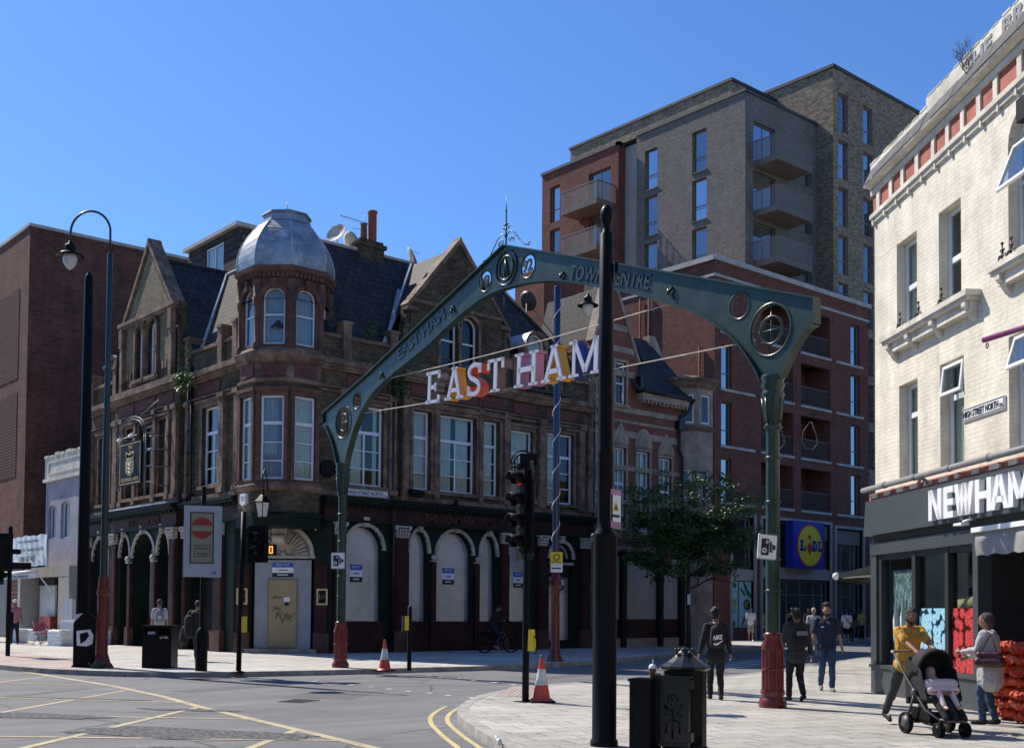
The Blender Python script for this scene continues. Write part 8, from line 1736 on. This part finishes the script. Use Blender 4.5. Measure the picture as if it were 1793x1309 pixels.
for s in (-1, 1): m.cap((s*.06, -.02, .52), (s*.085, .13, .52), .045, .036); m.cap((s*.085, .13, .52), (s*.09, .27, .36), .034, .026); m.cap((s*.09, .27, .36), (s*.095, .33, .36), .022, .017); m.cap((s*.09, .26, .35), (s*.09, .275, .345), .02, .02); m.cap((s*.08, -.12, .66), (s*.12, .02, .58), .026, .02)
remesh(m.build('body', 'skin_baby', bb, recalc=False), .008); m = MB().frame(FPc)
for s in (-1, 1): m.cap((s*.06, -.02, .52), (s*.085, .13, .52), .052, .043); m.cap((s*.085, .13, .52), (s*.09, .25, .385), .041, .032)
remesh(m.build('leggings', 'pink_pale', bb, recalc=False), .01, .008)
# ================================================================ ONION SACKS
mat('net_red', (.62, .09, .02), .6, var=.5, vs=14, bs=1., bscale=40); m_, t_, b_ = nodes('net_sack'); MT['net_sack'] = m_
L(t_, ramp(t_, noi(t_, 5.5, 6, 'obj', .75), [(.36, (.30, .02, .008)), (.5, (.68, .09, .02)), (.62, (.75, .16, .05)), (.68, (.8, .6, .5))]), b_.inputs['Base Color']); b_.inputs['Roughness'].default_value = .55; bump(t_, b_, noi(t_, 60, 3, 'obj'), .8)
def sack(seed, lab):
    rnd = random.Random(seed); m = MB(); m.ell((0, 0, .09), (.3, .2, .085), 12, 8)
    for i in range(80): u_ = rnd.uniform(0, 6.28); v_ = rnd.uniform(-1.2, 1.2); m.ell((.28*cos(u_)*cos(v_), .19*sin(u_)*cos(v_), .09+.075*sin(v_)), rnd.uniform(.026, .04), 7, 5)
    m.tube([(.28, 0, .1), (.36, .01, .13)], [.05, .02], 7); o = m.build('onion_sack', 'net_sack'); return tag(o, lab, 'sack', 'net sacks of onions stacked by the shop')
sacks = [sack(i, '') for i in range(3)]; rnd = random.Random(8); used = set(); ORD = ('bottom', 'second', 'third', 'fourth', 'fifth', 'sixth', 'seventh')
for col, (du, dy) in enumerate(((5.5, -.30), (5.98, -.28), (6.5, -.30), (7.0, -.3))):
    n_ = (7, 7, 7, 6)[col]
    for k in range(n_):
        base = sacks[(col+k) % 3]
        if id(base) in used: o = base.copy(); C.objects.link(o)
        else: o = base; used.add(id(base))
        w_ = FW @ Vector((du+rnd.uniform(-.04, .04), dy+rnd.uniform(-.05, .05), .12+k*.155)); o.location = (w_.x, w_.y, w_.z); o.rotation_euler = (rnd.uniform(-.08, .08), rnd.uniform(-.08, .08), radians(234.2+90)+rnd.uniform(-.2, .2)+(pi if k % 2 else 0))
        o['label'] = f"orange-red net sack of onions, {ORD[k]} {'one' if k == 0 else 'from the ground'} in the {('leftmost', 'second', 'third', 'rightmost')[col]} column of the stack"
# ================================================================ FURNITURE outside the small shop
def gpt(x, y, z=.12):
    d = fw+rt*((x-896.5)/FPX)+up*((PPY-y)/FPX); return Vector((0, 0, EYE))+d*((z-EYE)/d.z)
mat('plastic_wrap', (.72, .74, .76), .25, var=.2, vs=5, bs=.9, bscale=9, coat=.4)
for i, (x, y, w, d_, h, lab) in enumerate(((30, 1124, .9, .5, .55, 'plastic-wrapped mattress on the pavement at the far left, behind the crossing signals'), (60, 1120, 1.9, .7, .5, 'long plastic-wrapped sofa base behind the pink folding chair'), (106, 1130, 1.0, .5, .62, 'bulky white plastic-wrapped block beside the black mast'), (178, 1128, .6, .5, .55, 'plastic-wrapped bundle between the red lamp base and the pub'))):
    p = gpt(x, y); k = MB().frame(FR(p.x, p.y, -80)); k.box(-w/2, w/2, -d_/2, d_/2, .12, .12+h)
    for j in range(5): k.cap((-w/2+.05, -d_/2, .15+h*j/5), (w/2-.05, -d_/2, .15+h*j/5+.03), .05, .05)
    o = remesh(k.build('wrapped_mattress', 'plastic_wrap', recalc=False), .03, .05, 1); tag(o, lab, 'mattress', 'wrapped furniture outside the shop')
p = gpt(110, 1125); m = MB().frame(FR(p.x+.2, p.y, -80)); m.box(-.42, .3, 0, .5, .12, 1.95); m.prism([[(-.43, .1), (-.43, 1.96), (.31, 1.96), (.31, .1)], [(-.38, .15), (-.38, 1.91), (-.08, 1.91), (-.08, .15)], [(-.04, .15), (-.04, 1.91), (.26, 1.91), (.26, .15)]], -.02, -.001); tag(m.build('white_wardrobe', 'white_plastic'), 'tall white wardrobe standing outside the small shop', 'wardrobe')
p = gpt(128, 1127); m = MB().frame(FR(p.x-.4, p.y-.4, -80)); m.box(-.5, .5, 0, .45, .5, 1.1)
for i in range(6): m.box(-.48, .48, -.02, 0, .52+i*.09, .58+i*.09)
m.box(-.45, -.4, 0, .4, .12, .5); m.box(.4, .45, 0, .4, .12, .5); tag(m.build('slatted_cabinet', 'sign_white'), 'low white slatted cabinet in front of the tall wardrobe', 'cabinet')
def fchair(x, y, rz, lab):
    p = gpt(x, y); t = thing('folding_chair', lab, 'chair', (p.x, p.y, .12), rz, 'pink folding chairs outside the shop'); WM[t.name] = Matrix.Translation((p.x, p.y, .12)) @ Matrix.Rotation(rz, 4, 'Z'); F = WM[t.name]
    m = MB().frame(F); m.box(-.22, .22, -.2, .2, .42, .46); m.build('seat', 'chair_pink', t); m = MB().frame(F); m.box(-.22, .22, .2, .24, .55, .92); m.build('backrest', 'chair_pink', t)
    for s in (-1, 1):
        for a, b in (((s*.22, .25, .92), (s*.22, -.25, 0)), ((s*.2, -.2, .45), (s*.2, .28, 0))): m = MB().frame(F); m.tube([a, b], .014, 6); m.build('leg', 'rail_metal', t)

fchair(72, 1129, .4, 'pink folding chair in front of the wrapped sofa base'); fchair(84, 1127, .9, 'pink folding chair just left of the white wrapped block'); fchair(46, 1112, 1.6, 'pink folding chair further back by the ribbed brick wall')
# litter on the kerb
m = MB().frame(FR(8.25, 9.75, 30)); m.ell((0, 0, .15), (.04, .03, .04), 8, 6); m.cap((0, 0, .14), (.05, .06, .2), .02, .012); tag(remesh(m.build('plastic_litter', 'sign_white', recalc=False), .01, .03, 0), 'scrap of white plastic lying on the kerb corner at the bottom', 'litter')
# weeds at the lamp base
o = leafball('weed_tuft', (10.75, 27.9, .2), (.22, .14, .06), 60, .045, None, 31).build('weed_tuft', ['leaf_mid', 'leaf_bright'], recalc=False); tag(o, 'small weed tuft at the foot of the left lamp post', 'plant')
# teardrop light motifs on the flats
for i, (x, lab) in enumerate(((1420, 'unlit teardrop light motif hanging before the flats right of the arch post'), (1362, 'unlit teardrop light motif just behind the right arch post'))):
    p_ = at(x, 765, 26); m = MB().frame(Matrix.Translation(p_) @ Matrix.Rotation(rot_cam, 4, 'Z'))
    m.tube([(-.02, 0, .35), (-.17, 0, .15), (-.21, 0, -.1), (-.12, 0, -.26), (.04, 0, -.28), (.15, 0, -.15), (.12, 0, .06), (.02, 0, .35)], .008, 5); m.tube([(0, 0, .35), (.17, 0, -.12)], .007, 5); tag(m.build('light_motif', 'rail_metal'), lab, 'light motif', 'teardrop light motifs')
